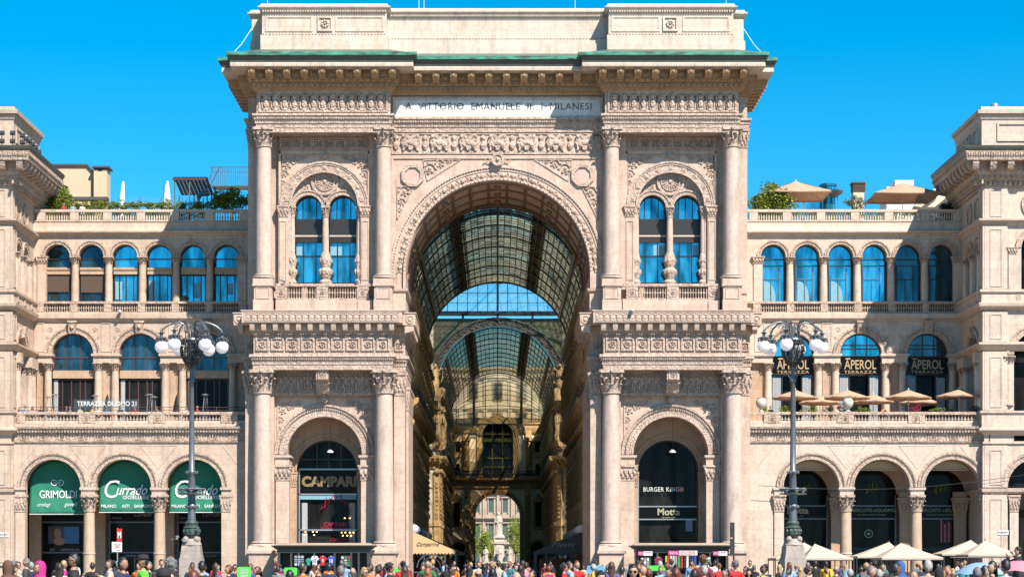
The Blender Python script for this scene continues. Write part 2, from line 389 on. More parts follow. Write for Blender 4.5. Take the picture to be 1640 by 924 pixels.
# ---------------------------------------------------------------- shared ornament
def capital_mesh(n_leaf=8, square=False):
    """corinthian capital, height 1, shaft radius .40 at the bottom"""
    b = MB()
    b.lathe(0,0,[(.40,0),(.46,.02),(.46,.06),(.40,.08),(.39,.3),(.42,.6),(.52,.84),(.50,.86)],20)
    def leaf(a, r0, z0, h, w, curl):
        c, q = math.cos(a), math.sin(a); vs_ = []; fs = []
        P = [(0,.0,1),(.3,.02,1.05),(.6,.06,1.0),(.85,.14,.85),(.98,.20+curl,.6),(.88,.24+curl,.35)]
        for (t, o, ww) in P:
            for k in (-1,0,1):
                rr = r0+o+(.03 if k == 0 else 0); tx = k*w*ww
                vs_.append((rr*c-tx*q, rr*q+tx*c, z0+t*h))
        for i in range(len(P)-1):
            for k in (0,1): fs.append((3*i+k,3*i+k+1,3*i+k+4,3*i+k+3))
        b.add(vs_, fs)
    for k in range(n_leaf): leaf(2*PI*k/n_leaf, .42, .06, .36, .13, .02)
    for k in range(n_leaf): leaf(2*PI*(k+.5)/n_leaf, .42, .06, .62, .13, .05)
    for k in range(4):
        a = PI/4+k*PI/2; c, q = math.cos(a), math.sin(a)
        b.tube([(.40*c,.40*q,.45),(.50*c,.50*q,.66),(.62*c,.62*q,.80),(.72*c,.72*q,.80),(.73*c,.73*q,.70),(.66*c,.66*q,.69)], .07, 6, .045)
        a2 = k*PI/2; c, q = math.cos(a2), math.sin(a2)
        b.tube([(.42*c,.42*q,.5),(.48*c,.48*q,.7),(.56*c,.56*q,.82)], .05, 5, .04)
        b.blob((.60*c,.60*q,.93), .10,.10,.09, 6, 4)
    pts = []
    for k in range(4):
        a = PI/4+k*PI/2
        pts += [(.80*math.cos(a-.08),.80*math.sin(a-.08)),(.80*math.cos(a+.08),.80*math.sin(a+.08)),(.58*math.cos(a+PI/4),.58*math.sin(a+PI/4))]
    b.prismz(pts, .86, 1.0)
    return mesh_from(b, 'capital')
CAP = capital_mesh()
def rosette(b, cx, cz, y, s, fr=.12, dep=.12, petals=8):
    """square frame with a flower, facing -y, on the plane y"""
    h = s/2; f = s*fr
    b.box(cx-h,cx+h,y-dep,y,cz+h-f,cz+h).box(cx-h,cx+h,y-dep,y,cz-h,cz-h+f)
    b.box(cx-h,cx-h+f,y-dep,y,cz-h+f,cz+h-f).box(cx+h-f,cx+h,y-dep,y,cz-h+f,cz+h-f)
    for k in range(petals):
        a = 2*PI*k/petals+.2; r = s*.2
        b.blob((cx+r*math.cos(a), y-.03*s, cz+r*math.sin(a)), s*.09, s*.1, s*.09, 6, 4)
    b.blob((cx, y-.04, cz), s*.08, s*.16, s*.08, 6, 4)
def panel(b, x0, x1, z0, z1, y, w=.12, d=.07):
    b.box(x0,x1,y-d,y,z1-w,z1).box(x0,x1,y-d,y,z0,z0+w).box(x0,x0+w,y-d,y,z0+w,z1-w).box(x1-w,x1,y-d,y,z0+w,z1-w)
def dentils(b, x0, x1, y0, y1, z0, z1, step, fill=.6):
    n = max(1, round((x1-x0)/step)); st = (x1-x0)/n
    for k in range(n): b.box(x0+st*(k+.5-fill/2), x0+st*(k+.5+fill/2), y0, y1, z0, z1)
def beads(b, x0, x1, y, z, r, step):
    n = max(1, round((x1-x0)/step)); st = (x1-x0)/n
    for k in range(n): b.blob((x0+st*(k+.5), y, z), r*1.2, r, r, 6, 4)
def scroll(b, cx, cz, y, s, flip=1):
    """leafy scroll relief"""
    pts = []
    for k in range(15):
        t = k/14; a = t*2.4*PI; r = s*(.5-.42*t)
        pts.append((cx+flip*r*math.cos(a), y, cz+r*math.sin(a)))
    b.tube(pts, s*.07, 5, s*.03)
    for k in range(7):
        a = k*.9; r = s*(.56-.03*k)
        b.blob((cx+flip*r*math.cos(a), y, cz+r*math.sin(a)), s*.13, s*.08, s*.09, 6, 4)
    b.blob((cx, y, cz), s*.12, s*.1, s*.12, 6, 4)
def column(parent, x, y, z0, z1, zb, r, mat, capmat, rt=None, nm='column', caph=None, ncap=1.0):
    """shaft z0..z1 between base (z0-zb..z0) and capital (z1..z1+caph), capital is a sub-part"""
    rt = rt or r*.87
    b = MB(); h = z1-z0
    b.lathe(x,y,[(r*1.0,z0),(r,z0+h*.04),(r*.995,z0+h*.33),(r*.96,z0+h*.6),(rt,z1)],24)
    if zb: b.lathe(x,y,[(r*1.32,z0-zb),(r*1.35,z0-zb*.72),(r*1.3,z0-zb*.55),(r*1.1,z0-zb*.45),(r*1.08,z0-zb*.35),(r*1.2,z0-zb*.22),(r*1.16,z0-zb*.06),(r*1.02,z0)],24)
    o = obj(nm, b, mat, parent)
    caph = caph or rt*2.1
    k = rt/.40
    place('capital', CAP, capmat, o, (x,y,z1), 0, (k*ncap,k*ncap,caph))
    return o
def pilaster(parent, x0, x1, y0, y1, z0, z1, caph, mat, capmat, sx=1, nm='pilaster', pan=False):
    b = MB(sx=sx); b.box(x0,x1,y0,y1,z0,z1)
    if pan: panel(b, x0+.12*(x1-x0), x1-.12*(x1-x0), z0+.3, z1-.3, y0, w=.07, d=.05)
    o = obj(nm, b, mat, parent)
    if caph:
        c = MB(sx=sx); w = x1-x0; e = .16*w
        c.taper(x0-e*.2,x1+e*.2,y0-.05,y1,z1,z1+caph*.08,0)
        c.add([(x0,y0-.02,z1),(x1,y0-.02,z1),(x1,y1,z1),(x0,y1,z1),(x0-e,y0-e,z1+caph*.86),(x1+e,y0-e,z1+caph*.86),(x1+e,y1,z1+caph*.86),(x0-e,y1,z1+caph*.86)],
              [(0,3,2,1),(4,5,6,7),(0,1,5,4),(1,2,6,5),(2,3,7,6),(3,0,4,7)])
        c.box(x0-e*1.5,x1+e*1.5,y0-e*1.5,y1,z1+caph*.87,z1+caph)
        nl = max(3, round(w/.42))
        for j, (zz, hh) in enumerate(((.08,.36),(.3,.42))):
            for k in range(nl+j):
                xc = x0+w*((k+.5-(.5*j))/nl)
                c.blob((xc, y0-e*(.35+.5*j), z1+caph*(zz+hh*.55)), w/nl*.42, e*.5+.03, caph*hh*.5, 6, 5)
        for xx in (x0-e*.6, x1+e*.6): c.blob((xx, y0-e*.9, z1+caph*.74), w*.12, w*.12, caph*.12, 8, 5)
        obj('capital', c, capmat, o)
    return o
def balustrade(parent, x0, x1, y, z0, z1, piers, mat, per=10, rail=.2, d=.35, kind='vase', sx=1, M_=None, pier_w=.55, name='balustrade', ros=False, end=True):
    """rail, base and balusters between piers at the given x; all one carved piece per stretch"""
    b = MB(M_, sx=sx); h = z1-z0
    b.box(x0,x1,y-d/2-.05,y+d/2+.05,z1-rail,z1).box(x0,x1,y-d/2,y+d/2,z0,z0+rail*.6)
    ps = sorted(piers)
    for p in ps:
        b.box(p-pier_w/2,p+pier_w/2,y-d/2-.02,y+d/2+.02,z0+rail*.6,z1-rail)
        if ros: rosette(b, p, (z0+z1)/2-rail*.2, y-d/2-.02, min(pier_w*.7, h*.55), dep=.04)
    a, c = z0+rail*.6, z1-rail; hh = c-a
    for i in range(len(ps)-1):
        u0, u1 = ps[i]+pier_w/2, ps[i+1]-pier_w/2
        if u1-u0 < .3: continue
        n = per if isinstance(per, int) else max(2, int((u1-u0)/per))
        st = (u1-u0)/n
        for k in range(n):
            xc = u0+st*(k+.5)
            if kind == 'vase':
                b.lathe(xc, y, [(st*.3,a),(st*.2,a+hh*.1),(st*.38,a+hh*.34),(st*.17,a+hh*.72),(st*.3,a+hh*.92),(st*.3,c)], 6)
            else:                          # interlaced rings: two tiers of slim bars joined by lozenges
                b.box(xc-st*.15,xc+st*.15,y-.07,y+.07,a,c)
                for q in (0.0,.5,1.0):
                    zc = a+hh*(.02+.96*q)
                    b.add([(xc-st*.5,y-.06,zc),(xc,y-.06,zc+hh*.11),(xc+st*.5,y-.06,zc),(xc,y-.06,zc-hh*.11),(xc-st*.5,y+.06,zc),(xc,y+.06,zc+hh*.11),(xc+st*.5,y+.06,zc),(xc,y+.06,zc-hh*.11)],
                          [(0,1,2,3),(7,6,5,4),(0,4,5,1),(1,5,6,2),(2,6,7,3),(3,7,4,0)]) if kind == 'lattice' else None
    return obj(name, b, mat, parent)

# ================================================================ THE TRIUMPHAL ARCH
arch = thing('triumphal_arch', 'huge pink stone triumphal arch with green copper cornice in the middle of the square', 'arch', (0,0,0))
# plan outlines (left to right), zero offset
def sym(p): return p+[(-x,y) for (x,y) in reversed(p)]
TOP = sym([(-20.2,13.5),(-20.2,2.0),(-19.3,2.0),(-19.3,0),(-8.6,0),(-8.6,1.5)])
# attic
ATT = sym([(-19.95,13.2),(-19.95,2.4),(-18.9,2.4),(-18.9,.3),(-8.9,.3),(-8.9,1.85)])
b = MB(); b.molding(ATT, [(0,42.4),(0,46.0),(-1.2,46.0),(-1.2,42.4)])
b.molding(ATT, [(.12,42.4),(.12,44.05),(.04,44.05),(.04,42.4)])
b.box(-19,19,3.0,13,42.3,45.8)
for sx in (1,-1):
    c = MB(sx=sx); y = .3
    panel(c, X(425,.3),X(501,.3),Z(51,.3),Z(26,.3),y,.14,.06); panel(c, X(537,.3),X(615,.3),Z(51,.3),Z(26,.3),y,.14,.06)
    rosette(c, X(520.5,.3), Z(38.5,.3), y, 1.2)
    o = len(b.v); b.v += c.v; b.f += [tuple(i+o for i in f) for f in c.f]
obj('attic', b, M['attic'], arch)
b = MB(); b.molding(ATT, [(.0,46.0),(.12,46.0),(.2,46.12),(.3,46.2),(.32,46.32),(.18,46.34),(.05,46.55),(-1.3,46.57),(-1.3,46.0)])
for (x0,x1,y) in ((-18.9,-8.9,.3),(-8.9,8.9,1.85),(8.9,18.9,.3)):
    dentils(b, x0,x1,y-.22,y,45.86,46.0,.2); beads(b, x0,x1,y-.13,44.12,.07,.26)
obj('attic_cornice', b, M['attic'], arch)
# copper roof edge + gutter
bs = MB(); bs.molding(TOP, [(-.4,42.95),(2.0,42.1),(-.4,42.0)]); obj('copper_roof', bs, M['copper_old'], arch)
b = MB()
b.molding(TOP, [(2.0,42.16),(2.2,42.16),(2.2,41.9),(2.06,41.86),(2.0,41.9)])
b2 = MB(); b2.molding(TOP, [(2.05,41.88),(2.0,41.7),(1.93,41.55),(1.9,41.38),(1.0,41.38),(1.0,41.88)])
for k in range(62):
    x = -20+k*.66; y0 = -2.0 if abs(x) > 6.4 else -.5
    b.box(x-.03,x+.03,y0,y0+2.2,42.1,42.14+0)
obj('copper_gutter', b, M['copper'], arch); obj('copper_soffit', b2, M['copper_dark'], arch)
# stone cornice: pale dentil band, soffit, modillions, egg band, small dentils
b = MB(); b.molding(TOP, [(1.9,41.38),(1.92,41.06),(1.8,41.02),(0,41.02),(0,41.38)])
SEG = [(-19.3,-8.6,0),(-8.6,8.6,1.5),(8.6,19.3,0)]
for (x0,x1,y) in SEG:
    e = 1.9 if abs(x0) > 10 or abs(x1) > 10 else -1.9
    dentils(b, x0-e, x1+e, y-1.97, y-1.9, 41.08, 41.3, .2, .55)
obj('cornice_band', b, M['attic'], arch)
b = MB(); b.molding(TOP, [(0,41.02),(.75,41.0),(.75,40.5),(.66,40.45),(.62,40.1),(.45,40.02),(.42,39.72),(.22,39.66),(.16,39.45),(0,39.4)])
def modil(b, x, y, w=.55, z0=40.36, z1=41.02, o=.75, L=.98):
    b.prismx([(y-o,z1),(y-o-L,z1),(y-o-L,z1-.14),(y-o-L+.03,z0+.30),(y-o-L+.30,z0+.02),(y-o-L*.5,z0+.1),(y-o,z0-.06)], x-w/2, x+w/2)
    b.box(x-w/2-.05,x+w/2+.05,y-o-L-.04,y-o,z1-.13,z1-.03)
    b.blob((x,y-o-L+.03,z1-.27),w*.3,.09,.12,6,4)
for i,(x0,x1,y) in enumerate(SEG):
    if i == 1: xs = [-6.35+k*1.4111 for k in range(10)]
    else:
        c = (x0+x1)/2; xs = [c-5.6+k*1.4 for k in range(9)]
    for x in xs: modil(b, x, y)
    for k in range(len(xs)-1):
        xm = (xs[k]+xs[k+1])/2
        b.box(xm-.36,xm+.36,y-.8,y-.75,40.52,40.95); b.blob((xm,y-.82,40.72),.2,.08,.15,6,4)
    n = round((x1-x0)/.5)
    e = .5 if i != 1 else -.5
    for k in range(n+1):
        x = x0-e+(x1-x0+2*e)*k/n; b.blob((x,y-.7,40.27),.15,.1,.16,8,5); b.box(x+.2,x+.26,y-.72,y-.62,40.12,40.42)
    dentils(b, x0-.4*(1 if i!=1 else -1), x1+.4*(1 if i!=1 else -1), y-.56, y-.42, 39.76, 40.0, .42, .58)
for sx in (1,-1):                        # modillions under the side eaves
    for k in range(8):
        y = 3.2+k*1.35; x0 = -20.2
        for yy in (y,):
            p = [(x0-.75,41.0),(x0-1.75,41.0),(x0-1.7,40.4),(x0-.75,40.3)]
            c = MB(sx=sx); c.prism(p, yy-.28, yy+.28)
            o = len(b.v); b.v += c.v; b.f += [tuple(i+o for i in f) for f in c.f]
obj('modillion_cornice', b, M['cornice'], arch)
# frieze + architrave
b = MB(); b.molding(TOP, [(0,39.5),(0,36.2),(-1.4,36.2),(-1.4,39.5)])
b.molding(TOP, [(0,37.68),(.32,37.66),(.34,37.5),(.22,37.4),(.2,37.2),(.14,37.16),(.12,36.9),(.05,36.86),(.04,36.56),(-.6,36.56),(-.6,37.6)])
for (x0,x1,y) in SEG: dentils(b, x0, x1, y-.3, y-.2, 37.24, 37.38, .19)
for sx in (-1,1):
    c = MB(sx=sx); x0, x1 = X(415), X(620)
    panel(c, x0-.05, x1+.05, Z(180), Z(147), 0, .14, .1)
    n = 13; st = (x1-x0-.3)/n
    for k in range(n):
        x = x0+.15+st*(k+.5); z0 = Z(178)
        c.lathe(x, -.02, [(.17,z0),(.2,z0+.1),(.1,z0+.2),(.2,z0+.36),(.24,z0+.6),(.16,z0+.8),(.1,z0+.9),(.22,z0+1.02),(.25,z0+1.2),(.12,z0+1.36)], 8, .7)
        c.blob((x,-.16,z0+.7),.1,.06,.12,6,4)
        for d in (-1,1):
            c.tube([(x+d*.1,-.05,z0+1.3),(x+d*.3,-.06,z0+1.2),(x+d*.33,-.06,z0+.7),(x+d*.3,-.06,z0+.25),(x+d*.15,-.05,z0+.1)],.05,5)
    o = len(b.v); b.v += c.v; b.f += [tuple(i+o for i in f) for f in c.f]
obj('frieze', b, M['carved'], arch)
# inscription slab
insc = MB(); insc.box(X(633,1.5),X(961,1.5),1.42,1.5,Z(188,1.5),Z(160,1.5))
tab = obj('inscription_slab', insc, M['marble'], arch)
b = MB(); panel(b, X(629,1.5),X(965,1.5),Z(190,1.5),Z(157,1.5),1.5,.2,.14); obj('slab_frame', b, M['attic'], tab)
b.__init__()
text('lettering', 'A  VITTORIO  EMANUELE  II.  I  MILANESI', 298/19.84, 10.8/19.84, (X(798,1.42), 1.412, Z(170.5,1.42)), M['letter_dark'], tab, depth=.012, space=1.08)
# griffin frieze
b = MB(); gz0, gz1 = Z(243,1.5), Z(212,1.5)
b.box(-8.6,8.6,1.42,1.5,gz0-.2,gz0).box(-8.6,8.6,1.42,1.5,gz1,gz1+.12)
G = [(-.95,.0),(-.75,.0),(-.7,.35),(-.45,.42),(-.3,.05),(-.1,.05),(-.15,.4),(.2,.5),(.3,.2),(.55,.35),(.6,.5),(.45,.55),(.5,.8),(.7,1.0),(.72,1.25),(.55,1.42),(.38,1.35),(.3,1.1),(.1,.95),(-.1,1.25),(-.5,1.4),(-.9,1.45),(-.55,1.15),(-.2,.85),(-.55,.8),(-.85,.75),(-1.0,1.0),(-1.1,.7),(-.95,.5),(-.9,.25)]
n = 7
for k in range(n+1):
    xc = -8.2+16.4*k/n
    if k < n:
        for d in (1,-1):
            cx = xc+1.17+d*-.02+(.0 if d == 1 else 0)
            ox = xc+ (0.62+.75 if d == -1 else 1.72)
    b.lathe(xc,1.44,[(.05,gz0+.1),(.2,gz0+.25),(.26,gz0+.5),(.15,gz0+.75),(.08,gz0+.85),(.2,gz0+1.0),(.22,gz0+1.15),(.1,gz0+1.3)],8,.6)
    for d in (1,-1):
        ox = xc-d*1.05*1.0
        if abs(ox) > 8.3: continue
        sc_ = .92
        poly = [(ox+d*p[0]*.82, gz0+.06+p[1]*sc_) for p in G]
        b.prism(poly, 1.30-.005*(k%2)-.011*(d > 0), 1.5)
        b.blob((ox-d*.05,1.33,gz0+.7),.42,.12,.24,8,5); b.blob((ox+d*.45,1.3,gz0+1.2),.15,.12,.18,8,5); b.blob((ox-d*.5,1.34,gz0+.55),.25,.12,.25,8,5)
obj('griffin_frieze', b, M['carved'], arch)
# centre bay wall around the great arch
ZC = 25.14; YC = 1.5
b = MB(); b.wall(-8.6,8.6,Z(462,1.5),36.3,1.5,13.6,[(0,7.42,ZC)],n=48)
b.box(-8.6,8.6,1.4,1.5,Z(251,1.5)-.18,Z(251,1.5))
for d in (-8.58,8.4): b.box(d,d+.18,1.4,1.5,Z(460,1.5),Z(251,1.5)-.18)
obj('arch_wall', b, M['stone'], arch)
b = MB(); s_ = 19.835
b.arc(0,ZC,172/s_-.22,172/s_,1.28,1.5,n=64); b.arc(0,ZC,163/s_,172/s_-.22,1.36,1.5,n=64)
b.arc(0,ZC,7.46,7.62,1.2,1.5,n=64); b.arc(0,ZC,7.62,8.2,1.42,1.5,n=64)
for d in (-1,1):
    for (r0,r1,y0) in ((172/s_-.22,172/s_,1.28),(163/s_,172/s_-.22,1.36),(7.46,7.62,1.2),(7.62,8.2,1.42)):
        b.box(min(d*r0,d*r1),max(d*r0,d*r1),y0,1.5,Z(462,1.5),ZC)
obj('archivolt', b, M['stone'], arch)
b = MB()
for k in range(30):                       # garland of buds between the mouldings
    a = PI*(k+.5)/30; r = 7.9; c, q = math.cos(a), math.sin(a)
    b.blob((r*c,1.38,ZC+r*q),.2,.13,.2,8,5)
    for t in (-1,1):
        a2 = a+t*.035; b.blob((r*math.cos(a2),1.4,ZC+r*math.sin(a2)),.12,.08,.12,6,4)
        b.blob(((r+.17*t)*math.cos(a+.05),1.4,ZC+(r+.17*t)*math.sin(a+.05)),.09,.07,.09,6,4)
for k in range(110):
    a = PI*(k+.5)/110; r = 168/s_; b.blob((r*math.cos(a),1.33,ZC+r*math.sin(a)),.1,.1,.1,6,4)
for k in range(70):
    a = PI*(k+.5)/70; r = 7.54; b.blob((r*math.cos(a),1.19,ZC+r*math.sin(a)),.06,.06,.06,5,3)
obj('garland', b, M['carved'], arch)
b = MB(); b.disc(0, Z(256,1.2), .42, 1.0, 1.5); b.arc(0, Z(256,1.2), .34, .52, .92, 1.1, 0, 360, 24); b.blob((0,.98,Z(256,1.2)),.16,.14,.16)
for d in (-1,1): scroll(b, d*.8, Z(258,1.2), 1.2, .5, d)
obj('keystone_medallion', b, M['carved'], arch)
# spandrel octagons
for sx in (1,-1):
    ox, oz = X(661,1.5), Z(281,1.5)
    def octo(r): return [(ox+r*math.cos(R_(22.5+45*k)), oz+r*math.sin(R_(22.5+45*k))) for k in range(8)]
    b = MB(sx=sx); A, B = octo(.98), octo(.66)
    for k in range(8):
        j = (k+1) % 8; b.prism([A[k],A[j],B[j],B[k]], 1.3, 1.5)
    for (px,py,ss,fl) in ((688,270,.95,1),(705,262,.7,-1),(719,258,.45,1),(648,306,.85,-1),(643,323,.6,1),(640,336,.38,-1)): scroll(b, X(px,1.5), Z(py,1.5), 1.43, ss, fl)
    for tri in (((678,257),(738,256),(684,290)),((636,300),(662,300),(636,352))):
        for i in range(3): p, q = tri[i], tri[(i+1)%3]; b.tube([(X(p[0],1.5),1.47,Z(p[1],1.5)),(X(q[0],1.5),1.47,Z(q[1],1.5))],.055,5)
    o = obj('spandrel_roundel', b, M['carved'], arch)
    b = MB(sx=sx); b.prism(octo(.66), 1.42, 1.5); obj('pink_disc', b, M['pink'], o)
# soffit coffers of the passage barrel
b = MB()
b.arc(0,ZC,7.28,7.42,1.75,2.25,n=48); b.arc(0,ZC,7.22,7.42,12.6,13.6,n=48); b.arc(0,ZC,7.3,7.42,5.3,5.7,n=48); b.arc(0,ZC,7.3,7.42,9.2,9.6,n=48)
for k in range(15):
    a0 = 180*k/15
    for (y0,y1) in ((2.25,5.3),(5.7,9.2),(9.6,12.6)):
        b.arc(0,ZC,7.34,7.42,y0,y1,a0-.9,a0+.9,n=2)
        if k % 3 == 1:
            a = R_(a0+6); b.blob((7.32*math.cos(a),(y0+y1)/2,ZC+7.32*math.sin(a)),.3,.3,.3,8,4)
for k in range(90):
    a = PI*(k+.5)/90; b.blob((7.24*math.cos(a),12.5,ZC+7.24*math.sin(a)),.09,.09,.09,5,3)
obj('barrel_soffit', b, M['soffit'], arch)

for sx in (1,-1):
    # ---------------- core masses of each tower
    b = MB(sx=sx)
    b.box(-20.2,X(447,1.7),2.0,13.5,21.4,36.3)             # flank pier, upper
    b.box(X(592,1.7),-7.47,1.5,13.6,23.9-2.2,36.3) if False else None
    b.box(X(592,1.7),-7.47,1.52,13.6,21.0,Z(462,1.5))      # jamb below the springing
    b.box(X(592,1.7),-8.62,1.52,13.6,Z(462,1.5),36.3)
    b.box(X(447,1.7),X(592,1.7),6.0,13.5,0,36.3)
    b.box(-20.35,X(440,1.85),1.25,13.5,0,17.3); b.box(X(600,1.85),-7.47,1.52,13.62,0,17.3)
    b.box(-20.2,-7.6,1.7,13.3,17.6,21.9)
    obj('tower_wall', b, M['stone'], arch)
    # ---------------- upper bay
    yb = 1.7; cx = X(519.7,yb); zs = Z(330,yb)
    b = MB(sx=sx); x0, x1 = X(447,yb), X(592,yb)
    b.wall(x0,x1,Z(456,yb),36.3,yb,2.6,[(cx,2.72,zs)],n=32)
    b.box(x0-.03,x0+.14,yb-.12,yb,Z(456,yb),Z(243,yb)); b.box(x1-.14,x1+.03,yb-.12,yb,Z(456,yb),Z(243,yb)); b.box(x0,x1,yb-.12,yb,Z(246,yb),Z(243,yb))
    obj('bay_wall', b, M['stone'], arch)
    b = MB(sx=sx); n = 8; st = (X(588,yb)-X(449,yb))/n
    for k in range(n):
        xc = X(449,yb)+st*(k+.5); zc = Z(230.5,yb)
        rosette(b, xc, zc, yb-.02, .84, .12, .2, 6); panel(b, xc-.27,xc+.27,zc-.27,zc+.27,yb-.03,.06,.12)
    b.molding([(x0-.5,yb),(x1+.5,yb)], [(0,Z(219,yb)),(.14,Z(219,yb)),(.2,Z(216,yb)),(.45,Z(213,yb)),(.5,Z(208,yb)),(0,Z(207,yb))])
    beads(b, x0,x1,yb-.5,Z(211.5,yb),.06,.2)
    obj('coffer_band', b, M['carved'], arch)
    b = MB(sx=sx)
    for (r0,r1,y0) in ((3.45,3.6,.2),(3.3,3.45,.14),(2.68,2.85,.2),(2.85,3.3,.08)): b.arc(cx,zs,r0,r1,yb-y0,yb,n=40)
    for k in range(9):
        a = PI*(k+.0)/8 if 0 else PI*(k+.5)/9
        r = 3.08; b.box(cx+r*math.cos(a)-.16,cx+r*math.cos(a)+.16,yb-.14,yb-.05,zs+r*math.sin(a)-.16,zs+r*math.sin(a)+.16)
        b.blob((cx+r*math.cos(a),yb-.15,zs+r*math.sin(a)),.09,.05,.09,6,4)
    b.disc(cx, Z(249,yb), .3, yb-.28, yb, 18); b.blob((cx,yb-.3,Z(249,yb)),.2,.08,.2)
    for d in (-1,1):
        xx = cx+d*3.0
        for (dx,pz,ss) in ((3.0,262,.9),(2.25,256,.62),(1.65,252.5,.38),(3.28,278,.62),(3.4,292,.38)): scroll(b, cx+d*dx, Z(pz,yb), yb-.05, ss, -d)
        b.tube([(cx+d*.7,yb-.03,Z(249,yb)),(cx+d*3.45,yb-.03,Z(249,yb)),(cx+d*3.45,yb-.03,Z(312,yb))],.04,5)
    obj('archivolt', b, M['carved'], arch)
    yt = 2.05
    c1, c2 = X(494,yt), X(548.8,yt); r1 = 1.08; zt = Z(334,yt)
    b = MB(sx=sx)
    top = lambda x: zs+math.sqrt(max(0, 2.74**2-(x-cx)**2))
    b.wall(cx-2.73,cx+2.73,zt,99,yt,2.5,[(c1,r1,zt),(c2,r1,zt)],top=top,n=20)
    for c in (c1,c2):
        b.arc(c,zt,r1,r1+.14,yt-.12,yt,n=24); b.arc(c,zt,r1+.3,r1+.42,yt-.14,yt,n=24); b.arc(c,zt,r1+.14,r1+.3,yt-.06,yt,n=24)
    zr = Z(291,yt)
    b.arc(cx,zr,.98,1.12,yt-.16,yt,0,360,32); b.arc(cx,zr,.7,.78,yt-.14,yt,0,360,32); b.arc(cx,zr,.78,.98,yt-.06,yt,0,360,32)
    for k in range(18):
        a = 2*PI*k/18; b.tube([(cx+.18*math.cos(a),yt-.06,zr+.18*math.sin(a)),(cx+.66*math.cos(a),yt-.02,zr+.66*math.sin(a))],.05,5,.08)
    b.blob((cx,yt-.1,zr),.17,.12,.17)
    for d in (-1,1): scroll(b, cx+d*1.55, zs+1.55, yt-.03, .42, d); b.blob((cx+d*1.2,yt-.03,zs+2.05),.15,.05,.12,6,4)
    obj('tympanum', b, M['carved'], arch)
    # pilasters and colonettes of the window
    zt0, zt1 = Z(455,yb), Z(348,yb)
    for (a_,c_) in ((446.5,461),(578,592.5)):
        pilaster(arch, X(a_,yb), X(c_,yb), yb-.22, yb+.4, zt0, zt1, Z(330,yb)-zt1, M['stone'], M['carved'], sx, pan=True)
    for k, px in enumerate((468,521.3,575)):
        xx = X(px,1.9)*sx; zl = Z(404,1.9)
        o = column(arch, xx, 1.95, zl, Z(349,1.9), 0, .27 if k == 1 else .22, M['column'], M['carved'], caph=Z(331,1.9)-Z(349,1.9), nm='colonette')
        b = MB(); q = 1.25 if k == 1 else .85
        b.lathe(xx,1.95,[(.42*q,zt0),(.44*q,zt0+.2),(.28*q,zt0+.4),(.40*q,zt0+.8),(.44*q,zt0+1.1),(.30*q,zt0+1.35),(.34*q,zt0+1.5),(.42*q,zt0+1.9),(.36*q,zt0+2.2),(.24*q,zl),(.2,zl+.02)],14)
        for j in range(10):
            a = 2*PI*j/10; b.blob((xx+.4*q*math.cos(a),1.95+.4*q*math.sin(a),zt0+1.0),.09,.09,.24,6,4); b.blob((xx+.38*q*math.cos(a),1.95+.38*q*math.sin(a),zt0+1.9),.08,.08,.16,6,4)
        obj('carved_foot', b, M['carved'], o)
    # window leaves behind
    for c in (c1,c2):
        yw = 2.75; xa, xb = c-1.12, c+1.12; w = MB(sx=sx)
        ztop = zt+1.1
        gl = MB(sx=sx); gl.box(xa,xb,yw+.06,yw+.1,Z(454,yw),Z(389,yw)); g2 = MB(sx=sx); g2.box(xa,xb,yw+.06,yw+.1,Z(351,yw),ztop)
        fr = MB(sx=sx); fr.box(xa,xb,yw-.05,yw+.2,Z(377,yw),Z(351,yw)); fr.box(xa,xb,yw-.1,yw+.2,Z(389,yw),Z(380,yw))
        fr.arc(c,zt,1.0,1.12,yw-.02,yw+.12,n=20)
        for xx in (xa+.02, c-.55, c+.02, c+.57, xb-.1): fr.box(xx,xx+.08,yw-.02,yw+.12,Z(351,yw),ztop-.02*abs(xx-c))
        for xx in (xa, xa+.62, xb-.62, xb-.08): fr.box(xx,xx+.08,yw-.02,yw+.12,Z(454,yw),Z(389,yw))
        fr.box(xa,xb,yw-.02,yw+.12,Z(411.5,yw),Z(409.5,yw)); fr.box(xa,xb,yw-.02,yw+.12,Z(454,yw),Z(452,yw))
        o = obj('window', fr, M['frame'], arch); rb = MB(sx=sx); rb.box(xa+.05,xa+.05+(.5 if c == c1 else .95),yw+.03,yw+.05,Z(409,yw),Z(392+(3 if sx>0 else 0),yw)); obj('painted_reflection', rb, M['reflection_and_band'], o); obj('pane', gl, M['glass'], o); obj('pane', g2, M['glass'], o)  # small pale box before the lower pane is a painted reflection
        cu = MB(sx=sx); cu.box(xa,xb,yw-.14,yw-.06,Z(379.5,yw),Z(377,yw)); obj('sill', cu, M['wingr'], o)
    # balustrade of the upper bay
    xa, xb = X(442.5,1.0), X(597.5,1.0)
    balustrade(arch, xa, xb, 1.0, Z(480.5,1), Z(454.5,1), [X(451,1)], M['carved'], sx=sx) if False else None
    o = balustrade(arch, X(442,1), X(597,1), 1.0, Z(481,1), Z(454.5,1), [X(451,1),X(516.5,1),X(581.5,1)], M['carved'], per=11, rail=.22, kind='lattice', sx=sx, pier_w=.95, ros=True)
    b = MB(sx=sx); b.box(X(442,1),X(597,1),.72,2.0,Z(498,1),Z(481,1)); b.box(X(442,1),X(460,1),.62,.72,Z(498,1),Z(482,1)); b.box(X(573,1),X(597,1),.62,.72,Z(498,1),Z(482,1))
    obj('plinth', b, M['stone'], arch)
